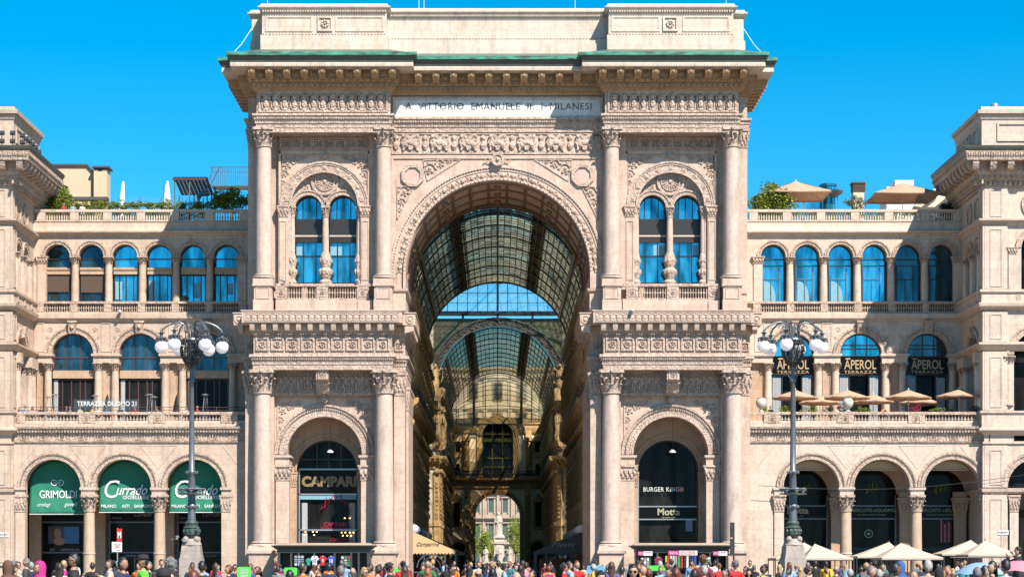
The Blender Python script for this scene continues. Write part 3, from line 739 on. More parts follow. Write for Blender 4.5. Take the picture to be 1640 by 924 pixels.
    # upper order: columns on pedestals, back pilasters
    for px in (422.5, 614.5):
        xx = X(px,.75)*sx
        o = column(arch, xx, .75, Z(440,.75), Z(237,.75), .3, .665, M['column'], M['carved'], rt=.575, caph=Z(206,.75)-Z(237,.75), nm='upper_column')
        b = MB(); zb_, zc_ = Z(498,.1), Z(458,.1)
        b.box(xx-.78,xx+.78,-.05,2.0,zb_,zb_+.9); b.box(xx-.72,xx+.72,.02,2.0,zb_+.9,zc_); b.box(xx-.84,xx+.84,-.12,2.0,zc_,zc_+.16); b.box(xx-.8,xx+.8,-.06,2.0,zc_+.16,Z(446,.1))
        panel(b, xx-.56,xx+.56,zb_+.98,zc_-.08,.02,.08,.05)
        obj('pedestal', b, M['stone'], o)
    pilaster(arch, -20.2, -19.35, 1.9, 2.6, Z(470,1.9), Z(237,1.9), Z(207,1.9)-Z(237,1.9), M['stone'], M['carved'], sx)
    # impost block at the great arch
    b = MB(sx=sx); yb_ = 1.3
    b.box(X(627,1.3),-7.42,1.3,1.9,Z(497,1.3),Z(465,1.3)); b.molding([(X(627,1.3),2),(X(627,1.3),1.3),(-7.42,1.3),(-7.42,13)], [(0,Z(468,1.3)),(.16,Z(466,1.3)),(.2,Z(462,1.3)),(-.2,Z(461,1.3)),(-.2,Z(468,1.3))])
    obj('impost', b, M['stone'], arch)
    # ---------------- mid entablature
    LOW = [(-20.37,13.4),(-20.37,1.5),(-19.52,1.5),(-19.52,-.3),(-8.46,-.3),(-8.46,1.5),(-7.47,1.5),(-7.47,13.5)]
    def mold(bb, prof): bb.molding(LOW, prof)
    b = MB(sx=sx)
    mold(b, [(0,21.9),(0,17.2),(-1.3,17.2),(-1.3,21.9)])
    mold(b, [(0,18.42),(.3,18.4),(.34,18.2),(.2,18.12),(.18,17.95),(.12,17.92),(.1,17.6),(.05,17.56),(.04,17.18),(-.8,17.18),(-.8,18.4)])
    for (x0,x1,y) in ((-19.52,-8.46,-.3),(-20.37,-19.52,1.5),(-8.46,-7.47,1.5)):
        dentils(b, x0-.1, x1+.1, y-.26, y-.18, 17.97, 18.1, .17)
    n = 9; xa, xb = X(408,-.3), X(625.5,-.3); st = (xb-xa)/n
    for k in range(n):
        xc = xa+st*(k+.5); rosette(b, xc, 19.22, -.3, 1.05, .11, .12, 8)
        for q in range(5): b.blob((xc-.24+q*.12,-.36,19.92),.06,.06,.09,5,3)
    rosette(b, -7.97, 19.2, 1.5, .7, .12); rosette(b, -19.95, 19.2, 1.5, .7, .12)
    obj('lower_frieze', b, M['carved'], arch)
    b = MB(sx=sx)
    mold(b, [(0,20.9),(.8,20.82),(.85,20.85),(.85,21.74),(.92,21.78),(.92,21.86),(-1,21.9),(-1,20.9)])
    mold(b, [(0,20.1),(.12,20.12),(.2,20.3),(.26,20.82),(0,20.85)])
    dentils(b, -19.6,-8.4,-.52,-.4,19.98,20.12,.2)
    for k in range(24):
        xc = X(397,-1.15)+k*(X(632,-1.15)-X(397,-1.15))/23; zc = 21.3
        b.arc(xc,zc,.24,.32,-1.21,-1.15,0,360,14)
        b.lathe(0,0,[(0,0)],3) if False else b.add([(xc,-1.24,zc)]+[(xc+.2*math.cos(2*PI*j/10),-1.16,zc+.2*math.sin(2*PI*j/10)) for j in range(10)],[(0,1+j,1+(j+1)%10) for j in range(10)])
    for xc in (-6.62-.45+.02, -21.22+.42):
        b.arc(xc,21.3,.26,.34,.59,.65,0,360,14); b.blob((xc,.62,21.3),.18,.06,.18,8,4)
    panel(b, X(391,-1.15),X(640,-1.15),20.9,21.7,-1.15,.06,.04)
    for k in range(13):
        xc = X(403.5,-1)+k*(X(627,-1)-X(403.5,-1))/12
        b.prismx([(-.3,20.82),(-1.05,20.82),(-1.05,20.66),(-.9,20.28),(-.62,20.2),(-.3,20.3)], xc-.19, xc+.19)
        if k < 12: b.blob((xc+.47,-.5,20.55),.15,.1,.15,8,4)
    for y in (.9,1.9,3.2,4.5,5.8,7.1,8.4,9.7,11):
        b.prism([(-7.47,20.82),(-6.72,20.82),(-6.75,20.4),(-7.47,20.2)], y-.18, y+.18)
    b.prismx([(1.5,20.82),(.75,20.82),(.75,20.5),(1.0,20.25),(1.5,20.2)], -7.1, -6.75); b.prismx([(1.5,20.82),(.75,20.82),(.75,20.5),(1.0,20.25),(1.5,20.2)], -20.9,-20.5)
    obj('balcony_ledge', b, M['stone'], arch)
    # ---------------- lower bay
    yb = 1.85; cx = X(519.7,yb); zs = Z(727,yb); Ro = 60/19.8
    b = MB(sx=sx); x0, x1 = X(440,yb), X(599.5,yb)
    b.wall(x0,x1,zs,17.3,yb,2.9,[(cx,Ro,zs)],n=32)
    b.box(x0,cx-Ro,yb,5.9,0,zs); b.box(cx+Ro,x1,yb,5.9,0,zs)
    b.box(X(444,yb),X(595,yb),yb-.08,yb,Z(639,yb),Z(637,yb)); b.box(X(444,yb),X(446,yb),yb-.08,yb,zs+.5,Z(639,yb)); b.box(X(593,yb),X(595,yb),yb-.08,yb,zs+.5,Z(639,yb))
    obj('bay_wall', b, M['stone'], arch)
    b = MB(sx=sx); ro = 79.5/19.8
    b.arc(cx,zs,ro-.16,ro,yb-.22,yb,n=48); b.arc(cx,zs,ro-.32,ro-.16,yb-.1,yb,n=48); b.arc(cx,zs,Ro,Ro+.14,yb-.16,yb,n=48); b.arc(cx,zs,Ro+.14,ro-.32,yb-.1,yb,n=48)
    for k in range(70):
        a = PI*(k+.5)/70; r = ro-.36; b.blob((cx+r*math.cos(a),yb-.17,zs+r*math.sin(a)),.07,.09,.07,6,4)
    for k in range(46):
        a = PI*(k+.5)/46; r = Ro+.3; b.blob((cx+r*math.cos(a),yb-.11,zs+r*math.sin(a)),.05,.04,.05,5,3)
    b.disc(cx, Z(640,yb), .3, yb-.4, yb, 18); b.blob((cx,yb-.42,Z(640,yb)),.2,.08,.2)
    for d in (-1,1):
        for (dx,pz,s_) in ((3.35,655,.85),(2.65,649,.65),(2.05,645,.42),(3.6,672,.55),(3.7,686,.32)): scroll(b, cx+d*dx, Z(pz,yb), yb-.03, s_, -d)
    obj('archivolt', b, M['carved'], arch)
    # hanging leaf frieze under the entablature, with the console
    b = MB(sx=sx); za, zb_ = Z(632,1.3), Z(594,1.3)
    b.box(X(437,1.3),X(600,1.3),1.3,1.9,za-.05,zb_+.25)
    for side in (0,1):
        xa, xb = (X(440,1.3), X(504,1.3)) if side == 0 else (X(533,1.3), X(597,1.3))
        n = 6; st = (xb-xa)/n
        for k in range(n):
            xc = xa+st*(k+.5); b.arc(xc, zb_-.55, st*.38, st*.5, 1.14, 1.3, 0, 180, 10)
            b.blob((xc,1.22,za+.75),st*.2,.13,.42,8,5); b.blob((xc,1.2,za+1.35),st*.3,.1,.16,8,4)
            for d in (-1,1): b.blob((xc+d*st*.3,1.24,za+.5),st*.13,.1,.32,6,4)
            b.box(xc-st*.42,xc+st*.42,1.18,1.3,za,za+.16)
    obj('leaf_frieze', b, M['carved'], arch)
    b = MB(sx=sx); xc = X(517,.6)
    b.box(xc-.62,xc+.62,-.2,1.3,zb_-.05,zb_+.2); b.prismx([(1.3,zb_),(-.1,zb_),(-.1,zb_-.8),(.3,zb_-1.0),(.5,zb_-1.4),(.7,za+.1),(1.3,za+.05)], xc-.5, xc+.5)
    rosette(b, xc, zb_-.42, -.1, .7, .1, .08, 6); b.box(xc-.58,xc+.58,.2,1.3,zb_-1.1,zb_-1.0)
    obj('console', b, M['carved'], arch)
    # imposts and inner pilasters
    for (pa,pc) in ((440,463.5),(576.5,600)):
        xa, xc = X(pa,yb), X(pc,yb)
        o = pilaster(arch, xa+.1, xc-.02 if pa < 500 else xc, yb-.2, yb+.6, 0, Z(769,yb), Z(744.5,yb)-Z(769,yb), M['stone'], M['carved'], sx, pan=False)
        b = MB(sx=sx); zz = Z(744.5,yb)
        b.box(xa+.05,xc,yb-.2,5.9,zz,zz+.62); b.box(xa-.1,xc+.12,yb-.34,5.9,zz+.62,Z(728.5,yb)); dentils(b, xa,xc,yb-.27,yb-.2,zz+.5,zz+.62,.14)
        obj('impost', b, M['stone'], o)
    # porch interior: back arch, side walls
    b = MB(sx=sx); yk = 4.6; ck = cx+.0; rk = 2.42 if True else 0
    b.wall(cx-3.1,cx+3.1,0,16.9,yk,5.1,[(cx,2.5,Z(757,yk)+.2)],n=28)
    b.arc(cx,Z(757,yk)+.2,2.5,2.62,yk-.1,yk,n=28); b.arc(cx,Z(757,yk)+.2,2.85,2.98,yk-.12,yk,n=28)
    b.arc(cx,zs,Ro-.001,Ro+.3,2.9,4.6,n=28)
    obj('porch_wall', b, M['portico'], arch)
    for d in (-1,1):
        xx = cx+d*2.78
        c = MB(sx=sx); zz = Z(779,yk)
        o = pilaster(arch, xx-.26, xx+.26, yk-.14, yk, 0, zz, 1.2, M['portico'], M['portico'], sx)
    # lower order
    for px in (420, 615.5):
        xx = X(px,.6)*sx
        o = column(arch, xx, .6, Z(866.5,.6), Z(631,.6), .42, .75, M['column'], M['carved'], rt=.655, caph=Z(592.5,.6)-Z(631,.6), nm='lower_column', ncap=1.02)
        b = MB(); zc_ = Z(885.5,-.3)
        b.box(xx-.98,xx+.98,-.36,1.9,0,zc_); b.box(xx-1.14,xx+1.14,-.5,1.9,zc_,zc_+.22); b.taper(xx-1.08,xx+1.08,-.44,1.9,zc_+.22,Z(873,-.2),.1); b.box(xx-1.04,xx+1.04,-.4,1.9,0,.5)
        obj('pedestal', b, M['stone'], o)
    pilaster(arch, -20.35, -19.3, 1.2, 2.0, 0, Z(633,1.2), Z(594,1.2)-Z(633,1.2), M['stone'], M['carved'], sx)
    pilaster(arch, X(631,1.2), -7.47, 1.2, 2.0, 0, Z(633,1.2), Z(596,1.2)-Z(633,1.2), M['stone'], M['carved'], sx)
    pilaster(arch, -7.9, -7.3, 4.2, 13.5, 0, Z(657,4.2), 1.9, M['stone'], M['carved'], sx)
M['column_warm'] = stone('warm_column_granite', (.52,.385,.27), (.60,.46,.34), (.45,.3,.18), blk=(60,3.4), var=.2, stain_amt=.3)
# ================================================================ THE TWO WINGS
YG, YU = 2.5, 10.9
YB = 8.4                                   # shop fronts behind the ground arcade
TER = 13.3                                # terrace floor
def shield(b, cx, z, y, s): scroll(b, cx, z, y, s)
def window_grid(parent, cx, R, zs, z0, y, glass, frame, bars=(), trans=(), band=None, name='window', sx=1, lower=None, blind=None):
    """arched window: frame with bars (part) and its pane (sub-part)"""
    fr = MB(sx=sx); gl = MB(sx=sx)
    fr.arc(cx,zs,R-.09,R,y-.05,y+.1,n=20); fr.box(cx-R,cx-R+.09,y-.05,y+.1,z0,zs); fr.box(cx+R-.09,cx+R,y-.05,y+.1,z0,zs)
    for d in bars:
        x = cx+d*R; top = zs+math.sqrt(max(0,(R-.05)**2-(d*R)**2)); fr.box(x-.04,x+.04,y-.03,y+.08,z0,top)
    for z in trans: fr.box(cx-R+.05,cx+R-.05,y-.04,y+.08,z-.045,z+.045)
    pts = [(cx-R+.02,z0),(cx+R-.02,z0)]+[(cx+(R-.02)*math.cos(PI*k/20), zs+(R-.02)*math.sin(PI*k/20)) for k in range(21)]
    gl.prism(pts, y+.04, y+.06)
    o = obj(name, fr, frame, parent); obj('pane', gl, glass, o)
    if band: 
        c = MB(sx=sx); c.box(cx-R+.01,cx+R-.01,y-.12,y+.09,band[0],band[1]); c.box(cx-R,cx+R,y-.2,y-.12,band[1]-.08,band[1]); obj('transom_panel', c, M['portico'], o)
    if blind:
        c = MB(sx=sx); c.box(cx-R+.1,cx+R-.1,y-.1,y-.06,blind[0],blind[1]); obj('blind', c, M['blind'], o)
    return o
def wing(name, label, c_up, c_mid, c_gr, xa, xb, piers_mid, mats, left):
    """xa..xb: metres, the stretch between arch flank and pavilion"""
    st, ca = mats
    w = thing(name, label, 'building')
    xu = [X(p,YU) for p in c_up]; xm = [X(p,YU) for p in c_mid]; xg = [X(p,YG) for p in c_gr]
    # ---- ground arcade
    zs = Z(780,YG); R = 2.27; stp = X(c_gr[1],YG)-X(c_gr[0],YG)
    b = MB(); b.wall(xa,xb,zs,Z(708,YG),YG,YG+1.0,[(x,R,zs) for x in xg],n=28)
    b.box(xa,xg[0]-R,YG,YG+1.0,0,zs); b.box(xg[-1]+R,xb,YG,YG+1.0,0,zs)
    for x in [(xg[i]+xg[i+1])/2 for i in range(2)]+[xa+.6,xb-.5]:     # triangular spandrel panels
        z1 = Z(713,YG)
        for (p,q) in (((x-1.5,z1),(x+1.5,z1)),((x-1.5,z1),(x,z1-1.9)),((x+1.5,z1),(x,z1-1.9))):
            if p[0] < xa or q[0] > xb: continue
            b.tube([(p[0],YG,p[1]),(q[0],YG,q[1])],.035,4)
    obj('arcade_wall', b, st, w)
    for x in xg:
        b = MB()
        b.arc(x,zs,2.68,2.84,YG-.16,YG,n=40); b.arc(x,zs,2.55,2.68,YG-.05,YG,n=40); b.arc(x,zs,R,R+.1,YG-.1,YG,n=40); b.arc(x,zs,R+.1,2.55,YG-.05,YG,n=40)
        for k in range(54):
            a = PI*(k+.5)/54; b.blob((x+2.61*math.cos(a),YG-.1,zs+2.61*math.sin(a)),.055,.06,.055,5,3)
        obj('archivolt', b, ca, w)
    cols = [(xg[i]+xg[i+1])/2 for i in range(2)]
    for x in cols:
        b = MB(); b.box(x-.56,x+.56,YG-.06,YG+1.06,zs-.62,zs-.02); b.box(x-.68,x+.68,YG-.16,YG+1.14,zs-.2,zs); dentils(b,x-.6,x+.6,YG-.12,YG-.06,zs-.28,zs-.2,.12)
        o = column(w, x, YG+.5, .9, Z(819,YG), .35, .48, M['column_warm'], ca, rt=.44, caph=zs-.6-Z(819,YG))
        obj('impost', b, st, o)
        b = MB(); b.lathe(x,YG+.5,[(.5,Z(887,YG)),(.52,Z(886.5,YG)),(.52,Z(885,YG)),(.5,Z(884.5,YG))],20); b.box(x-.7,x+.7,YG-.2,YG+1.2,0,.55); obj('column_base', b, st, o)
    for (x0,x1) in ((xg[0]-R-.75,xg[0]-R+.02),(xg[-1]+R-.02,xg[-1]+R+.7)):
        o = pilaster(w, x0, x1, YG-.14, YG+.4, 0, Z(819,YG), zs-.62-Z(819,YG), st, ca)
        b = MB(); b.box(x0-.1,x1+.1,YG-.26,YG+.4,zs-.2,zs); b.box(x0,x1,YG-.14,YG+.4,zs-.62,zs-.2); obj('impost', b, st, o)
    # portico interior
    b = MB(); b.box(xa,xb,YG+1.0,YB,11.0,11.3); b.box(xa,xb,YB+.7,YB+1,0,11.2); b.box(xa-.3,xa,YG+1,YB,0,11); b.box(xb,xb+.3,YG+1,YB,0,11)
    b.wall(xa,xb,zs-.4,11,YB-.5,YB,[(x,2.15,zs-.4) for x in xg],n=18)
    for x in cols+[xa+.9,xb-.9]:
        pilaster(w, x-.5, x+.5, YB-.8, YB-.5, 0, zs-2.2, 1.5, M['portico'], M['portico'])
        b.arc(0,0,0,0,0,0,n=1) if False else None
        b.prismx([(YG+1,zs),(YG+1,11),(YB-.5,11),(YB-.5,zs)] , x-.12, x+.12) if False else None
        b.box(x-.6,x+.6,YB-.85,YB-.5,zs-.68,zs-.2)
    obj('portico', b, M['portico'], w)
    # string course, rosette frieze, terrace cornice
    b = MB(); z0, z1 = Z(708,YG), Z(694,YG)
    b.box(xa,xb,YG,YG+1.2,z0,12.75); b.molding([(xa,YG),(xb,YG)],[(0,z0-.06),(.1,z0-.04),(.16,z0+.1),(.02,z0+.14),(0,z0+.14)])
    b.molding([(xa,YG),(xb,YG)],[(0,z1),(.12,z1+.05),(.2,z1+.25),(.42,z1+.4),(.45,z1+.56),(0,z1+.6)])
    dentils(b, xa,xb,YG-.3,YG-.12,z1+.1,z1+.28,.24)
    n = 12
    for k in range(n):
        x = xa+(xb-xa)*(k+.65)/(n+.3); rosette(b, x, (z0+z1)/2+.08, YG, .5, .14, .07, 6); b.box(x+.38,x+.46,YG-.05,YG,z0+.14,z1); b.box(x-.46,x-.38,YG-.05,YG,z0+.14,z1)
    obj('frieze', b, ca, w)
    b = MB(); b.box(xa,xb,YG+.1,YU+.6,TER-.5,TER); obj('terrace_floor', b, M['wingr'], w)
    b = MB(); b.box(xa,xb,YG-.06,YG+.5,12.68,Z(679,YG)); obj('plinth', b, st, w)
    balustrade(w, xa, xb, YG+.2, Z(680,YG), Z(659,YG), [X(p,YG) for p in piers_mid], ca, per=.26, rail=.22, kind='lattice', pier_w=1.35, ros=True, name='terrace_balustrade')
    # ---- middle storey
    zs = Z(567,YU); R = 1.77
    b = MB(); b.wall(xa,xb,zs,Z(512,YU),YU,YU+.7,[(x,R,zs) for x in xm],n=28)
    for i,x in enumerate(xm):
        for d in (-1,1):
            xx = x+d*2.87
            if xa < xx-.5 and xx+.5 < xb and not (d == 1 and i < 2): panel(b, xx-.42,xx+.42,zs+.2,Z(517,YU),YU,.07,.05)
            zz = Z(527,YU)
            for (ddx,zp,ss) in ((1.9,528,.42),(2.15,541,.26)):
                if xa+.4 < x+d*ddx < xb-.4: scroll(b, x+d*ddx, Z(zp,YU), YU-.02, ss, d)
    obj('upper_wall', b, st, w)
    for x in xm:
        b = MB()
        b.arc(x,zs,2.2,2.36,YU-.18,YU,n=32); b.arc(x,zs,R+.12,2.2,YU-.08,YU,n=32); b.arc(x,zs,R,R+.12,YU-.13,YU,n=32)
        for k in range(40):
            a = PI*(k+.5)/40; b.blob((x+2.12*math.cos(a),YU-.11,zs+2.12*math.sin(a)),.06,.06,.06,5,3)
        b.prismx([(YU,zs+2.75),(YU-.5,zs+2.75),(YU-.45,zs+2.4),(YU-.3,zs+1.75),(YU,zs+1.7)], x-.32, x+.32); b.box(x-.4,x+.4,YU-.55,YU,zs+2.65,zs+2.8); b.blob((x,YU-.42,zs+2.25),.2,.12,.2)
        obj('archivolt', b, ca, w)
    # entablature blocks on column pairs, columns
    zc = Z(593,YU); ze = Z(581,YU)
    edges = [(xa, xm[0]-R)] + [(xm[i]+R, xm[i+1]-R) for i in range(2)] + [(xm[2]+R, xb)]
    for (e0,e1) in edges:
        b = MB(); bb = MB()
        b.box(e0,e1,YU-.25,YU+.7,ze,zs-.18); b.box(e0-.14,e1+.14,YU-.42,YU+.7,zs-.18,zs+.02); b.box(e0-.05,e1+.05,YU-.3,YU+.7,zs-.3,zs-.18)
        bb.box(e0+.3,e1-.3,YU+.25,YU+.7,TER,ze); panel(bb, e0+.75,e1-.75,TER+.5,ze-.4,YU+.25,.07,.05) if e1-e0 > 2 else None
        obj('entablature', b, st, w); obj('pier', bb, M['portico'], w)
    for i,(e0,e1) in enumerate(edges):
        xs = [e0+.36, e1-.36] if e1-e0 > 1.7 else [e1-.36 if i == 0 else e0+.36]
        for x in xs: column(w, x, YU+.12, TER+.25, zc, .22, .34, st, ca, rt=.30, caph=ze-zc, nm='terrace_column')
    for i,x in enumerate(xm):
        z0 = TER; zt = Z(600,YU)
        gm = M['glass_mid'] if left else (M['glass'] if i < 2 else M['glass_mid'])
        if left:
            window_grid(w, x, R-.02, zs, Z(592,YU), YU+.55, gm, M['frame_red'], (-.35,.3,), (zs-.25,), name='arched_window')
            c = MB(); c.box(x-R,x+R,YU+.3,YU+.62,Z(605,YU),Z(592.5,YU)); obj('transom', c, M['portico'], w)
            fr = MB(); yy = YU+.55
            for d in (-.98,-.55,-.12,.3,.55,.94): fr.box(x+d*R-.05,x+d*R+.05,yy-.03,yy+.1,z0,Z(605.5,YU))
            fr.box(x-R,x+R,yy-.03,yy+.1,Z(607.5,YU),Z(605.5,YU)); o = obj('terrace_door', fr, M['frame_red'], w)
            g = MB(); g.box(x-R,x+R,yy+.04,yy+.06,z0,Z(606,YU)); obj('pane', g, M['glass_dark'], o)
            g = MB(); g.box(x-R+.08,x-R+.42,yy-.02,yy+.02,z0+.3,Z(607,YU)); obj('curtain_and_reflection', g, M['curtain_and_reflection'], o)
        else:
            window_grid(w, x, R-.02, zs, Z(569,YU), YU+.55, gm, M['frame'], (-.2,.35), (zs+.8,zs+.5) if i else (), name='arched_window')
            sg = MB(); sg.box(x-R+.05,x+R-.05,YU+.3,YU+.42,Z(598,YU),Z(572,YU)); o = obj('terrace_sign', sg, M['black'], w)
            gold = plain('gold_letter', (.52,.38,.2), .45) if 'gold' not in M else M['gold']; M['gold'] = gold
            text('lettering', 'APEROL', 51/18.86, 15/18.86, (x, YU+.28, Z(583,YU)), gold, o, bold=.008, depth=.05)
            text('lettering', 'TERRAZZA', 52/18.86, 4.5/18.86, (x, YU+.28, Z(595,YU)), gold, o, bold=.0, depth=.04, space=1.15)
            q = MB(); q.add([(x-1.25,YU+.26,Z(574.5,YU)),(x-.85,YU+.26,Z(574.5,YU)),(x-.85,YU+.28,Z(573,YU)),(x-1.25,YU+.28,Z(573,YU))],[(0,1,2,3)]); obj('accent_mark', q, gold, o)
            fr = MB(); yy = YU+.55
            for d in (-.98,-.5,.45,.94): fr.box(x+d*R-.04,x+d*R+.04,yy-.03,yy+.1,z0,Z(598,YU))
            fr.box(x-R,x+R,yy-.03,yy+.1,Z(600,YU),Z(598,YU)); o = obj('terrace_door', fr, M['frame'], w)
            g = MB(); g.box(x-.5*R,x+.45*R,yy+.8,yy+.84,z0,Z(599,YU)); obj('pane', g, M['glass_dark'], o)
            for (u0,u1,c0) in ((x-R+.05,x-.52*R,x-R+.1),(x+.5*R,x+R-.08,x+.5*R)):
                g = MB(); g.box(u0,u1,yy+.02,yy+.05,z0,Z(600,YU)); obj('side_pane', g, M['glass_mid'], o)
                g = MB()
                for k in range(6): g.tube([(c0+k*.12,yy-.05,z0),(c0+k*.12,yy-.05,z0+4.2)],.065,6)
                obj('curtain_and_reflection', g, M['curtain_and_reflection'], o)
    # ---- ledge with small balustrade, top storey
    b = MB(); zl = Z(512,YU); b.molding([(xa,YU),(xb,YU)],[(0,zl-.15),(.08,zl-.1),(.15,zl+.02),(.34,zl+.1),(.36,zl+.5),(.22,zl+.56),(.22,Z(501,YU)),(-.6,Z(501,YU)),(-.6,zl-.15)])
    obj('ledge', b, st, w)
    ctr = [xu[0]-1.43]+[(xu[i]+xu[i+1])/2 for i in range(5)]+[xu[-1]+1.43]
    balustrade(w, xa, xb, YU-.05, Z(502,YU), Z(483,YU), ctr, ca, per=11, rail=.18, kind='lattice', pier_w=.62, name='ledge_balustrade')
    zs = Z(411,YU); R = 1.05
    b = MB(); b.wall(xa,xb,zs,Z(376,YU),YU,YU+.8,[(x,R,zs) for x in xu],n=22); b.box(xa,xu[0]-R,YU,YU+.8,Z(500,YU),zs); b.box(xu[-1]+R,xb,YU,YU+.8,Z(500,YU),zs)
    obj('top_wall', b, st, w)
    for x in xu:
        b = MB()
        b.arc(x,zs,1.28,1.4,YU-.14,YU,n=26); b.arc(x,zs,R,1.28,YU-.07,YU,n=26); b.arc(x,zs,R,R+.07,YU-.1,YU,n=26)
        for k in range(26):
            a = PI*(k+.5)/26; b.blob((x+1.22*math.cos(a),YU-.08,zs+1.22*math.sin(a)),.045,.05,.045,5,3)
        obj('top_archivolt', b, ca, w)
    for x in ctr[1:-1]:
        o = column(w, x, YU+.28, Z(484,YU), Z(422,YU), .12, .33, st, ca, rt=.285, caph=zs-Z(422,YU), nm='window_column')
        b = MB(); b.box(x-.26,x+.26,YU+.62,YU+.9,Z(486,YU),zs); obj('mullion_pier', b, M['portico'], o)
    for x in (ctr[0]+.12, ctr[-1]-.12): pilaster(w, x-.38, x+.38, YU-.1, YU+.3, Z(486,YU), Z(422,YU), zs-Z(422,YU), st, ca)
    for i,x in enumerate(xu):
        if left:
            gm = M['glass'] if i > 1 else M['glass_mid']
            bl = (Z(470,YU),Z(429,YU)) if i < 2 else None
            window_grid(w, x, R-.01, zs, Z(427,YU), YU+.72, gm, M['frame'], (), (zs-.12,), name='fanlight')
            c = MB(); c.box(x-R,x+R,YU+.5,YU+.8,Z(438,YU),Z(427,YU)); c.box(x-R,x+R,YU+.42,YU+.5,Z(431,YU),Z(428,YU)); obj('transom_panel', c, M['portico'], w)
            fr = MB(); yy = YU+.72; gl = MB(); z0 = Z(486,YU); z1 = Z(438.5,YU)
            for d in (-.96,-.55,-.02,.6,.93): fr.box(x+d*R-.045,x+d*R+.045,yy-.03,yy+.1,z0,z1)
            fr.box(x-R,x+R,yy-.03,yy+.1,z1-.1,z1); gl.box(x-R,x+R,yy+.03,yy+.05,z0,z1)
            o = obj('window', fr, M['frame'], w); obj('pane', gl, gm, o)
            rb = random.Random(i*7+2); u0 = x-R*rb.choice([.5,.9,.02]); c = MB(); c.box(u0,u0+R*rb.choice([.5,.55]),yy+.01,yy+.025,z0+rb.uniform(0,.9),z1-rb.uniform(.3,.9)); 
            if i > 1: obj('curtain_and_reflection', c, M['reflection_and_band'], o)  # pale patch before the pane stands for reflected light, not cloth
            if bl: c = MB(); c.box(x-R+.05,x+R-.05,yy-.1,yy-.06,Z(464+i,YU),z1); c.box(x-R+.05,x+R-.05,yy-.13,yy-.05,Z(466+i,YU),Z(464+i,YU)); obj('blind', c, M['blind'], o)
        else:
            gm = M['glass'] if i < 4 else M['glass_mid']
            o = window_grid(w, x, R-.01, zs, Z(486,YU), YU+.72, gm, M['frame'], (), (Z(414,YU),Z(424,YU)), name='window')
            fr = MB(); yy = YU+.66; z0 = Z(486,YU)
            fr.box(x-R*.85,x-R*.78,yy,yy+.08,z0,Z(424,YU)); fr.box(x+R*.5,x+R*.57,yy,yy+.08,z0,Z(424,YU)); fr.box(x-R*.8,x+R*.55,yy,yy+.08,Z(446.5,YU),Z(445,YU)); fr.box(x-.15*R,x-.09*R,yy,yy+.08,z0,Z(446,YU))
            if i < 3: c = MB(); c.wall(x-.7*R,x-.7*R+1.0,z0+.2,z0+2.0,yy+.05,yy+.055,[],top=lambda q: z0+.6+math.sqrt(max(0,1.0-(q-x+.7*R)**2))*1.4); obj('curtain_and_reflection', c, M['reflection_and_band'], o)  # round-topped pale patch, a reflection painted onto the window
            obj('inner_frame', fr, M['post'] if i < 4 else M['frame'], o)
    # ---- cornice, plinth, roof balustrade
    b = MB(); zl = Z(377,YU); zt = Z(355,YU)
    b.molding([(xa,YU),(xb,YU)],[(0,zl-.05),(.1,zl),(.16,zl+.12),(.42,zl+.2),(.45,zl+.32),(.12,zl+.4),(.05,zl+.5),(.05,zt-.05),(.12,zt),(-1,zt+.02),(-1,zl)])
    obj('cornice', b, st, w)
    off = -27 if left else 27
    ps = [ctr[0]-.1]+[ (ctr[i]+ctr[i+1])/2+(-1.43 if left else 1.43) for i in range(1,6)]+[ctr[-1]+(0.3)]
    ps = [X(p,YU) for p in ((66,119,172,225.6,279.7,335,390) if left else (1207,1260.5,1315,1369.5,1423.5,1482,1533))]
    balustrade(w, xa, xb, YU+.15, zt, Z(335.5,YU), ps, M['wingr'], per=10, rail=.22, pier_w=.72, name='roof_balustrade')
    b = MB(); b.box(xa,xb,YU+.3,30,zt-.5,zt-.1); b.box(xa,xb,29,30,0,zt-.3); b.box(xa,xb,YB,YB+.6,10.9,TER-.4); b.box(xa,xb,YU+1.6,YU+1.9,TER,zt-.5); obj('roof', b, M['wingr'], w)
    return w, xg, xm, xu
LW, LG, LM, LU = wing('left_wing', 'cream stone wing left of the great arch with green awnings in its arcade', [92+54.1*k for k in range(6)], [116.5,224,332], [84.5,197.5,310.5], -39.5, -20.36, [27,139,251.5,367], (M['wing'], M['wingc']), True)
RW, RG, RM, RU = wing('right_wing', 'cream stone wing right of the great arch with open arcade and umbrella terrace', [1238.6+54*k for k in range(6)], [1270.5,1378.5,1486], [1299.5,1412.5,1525.5], 20.36, 39.5, [1237,1354.5,1468,1578], (M['wingr'], M['wingc']), False)

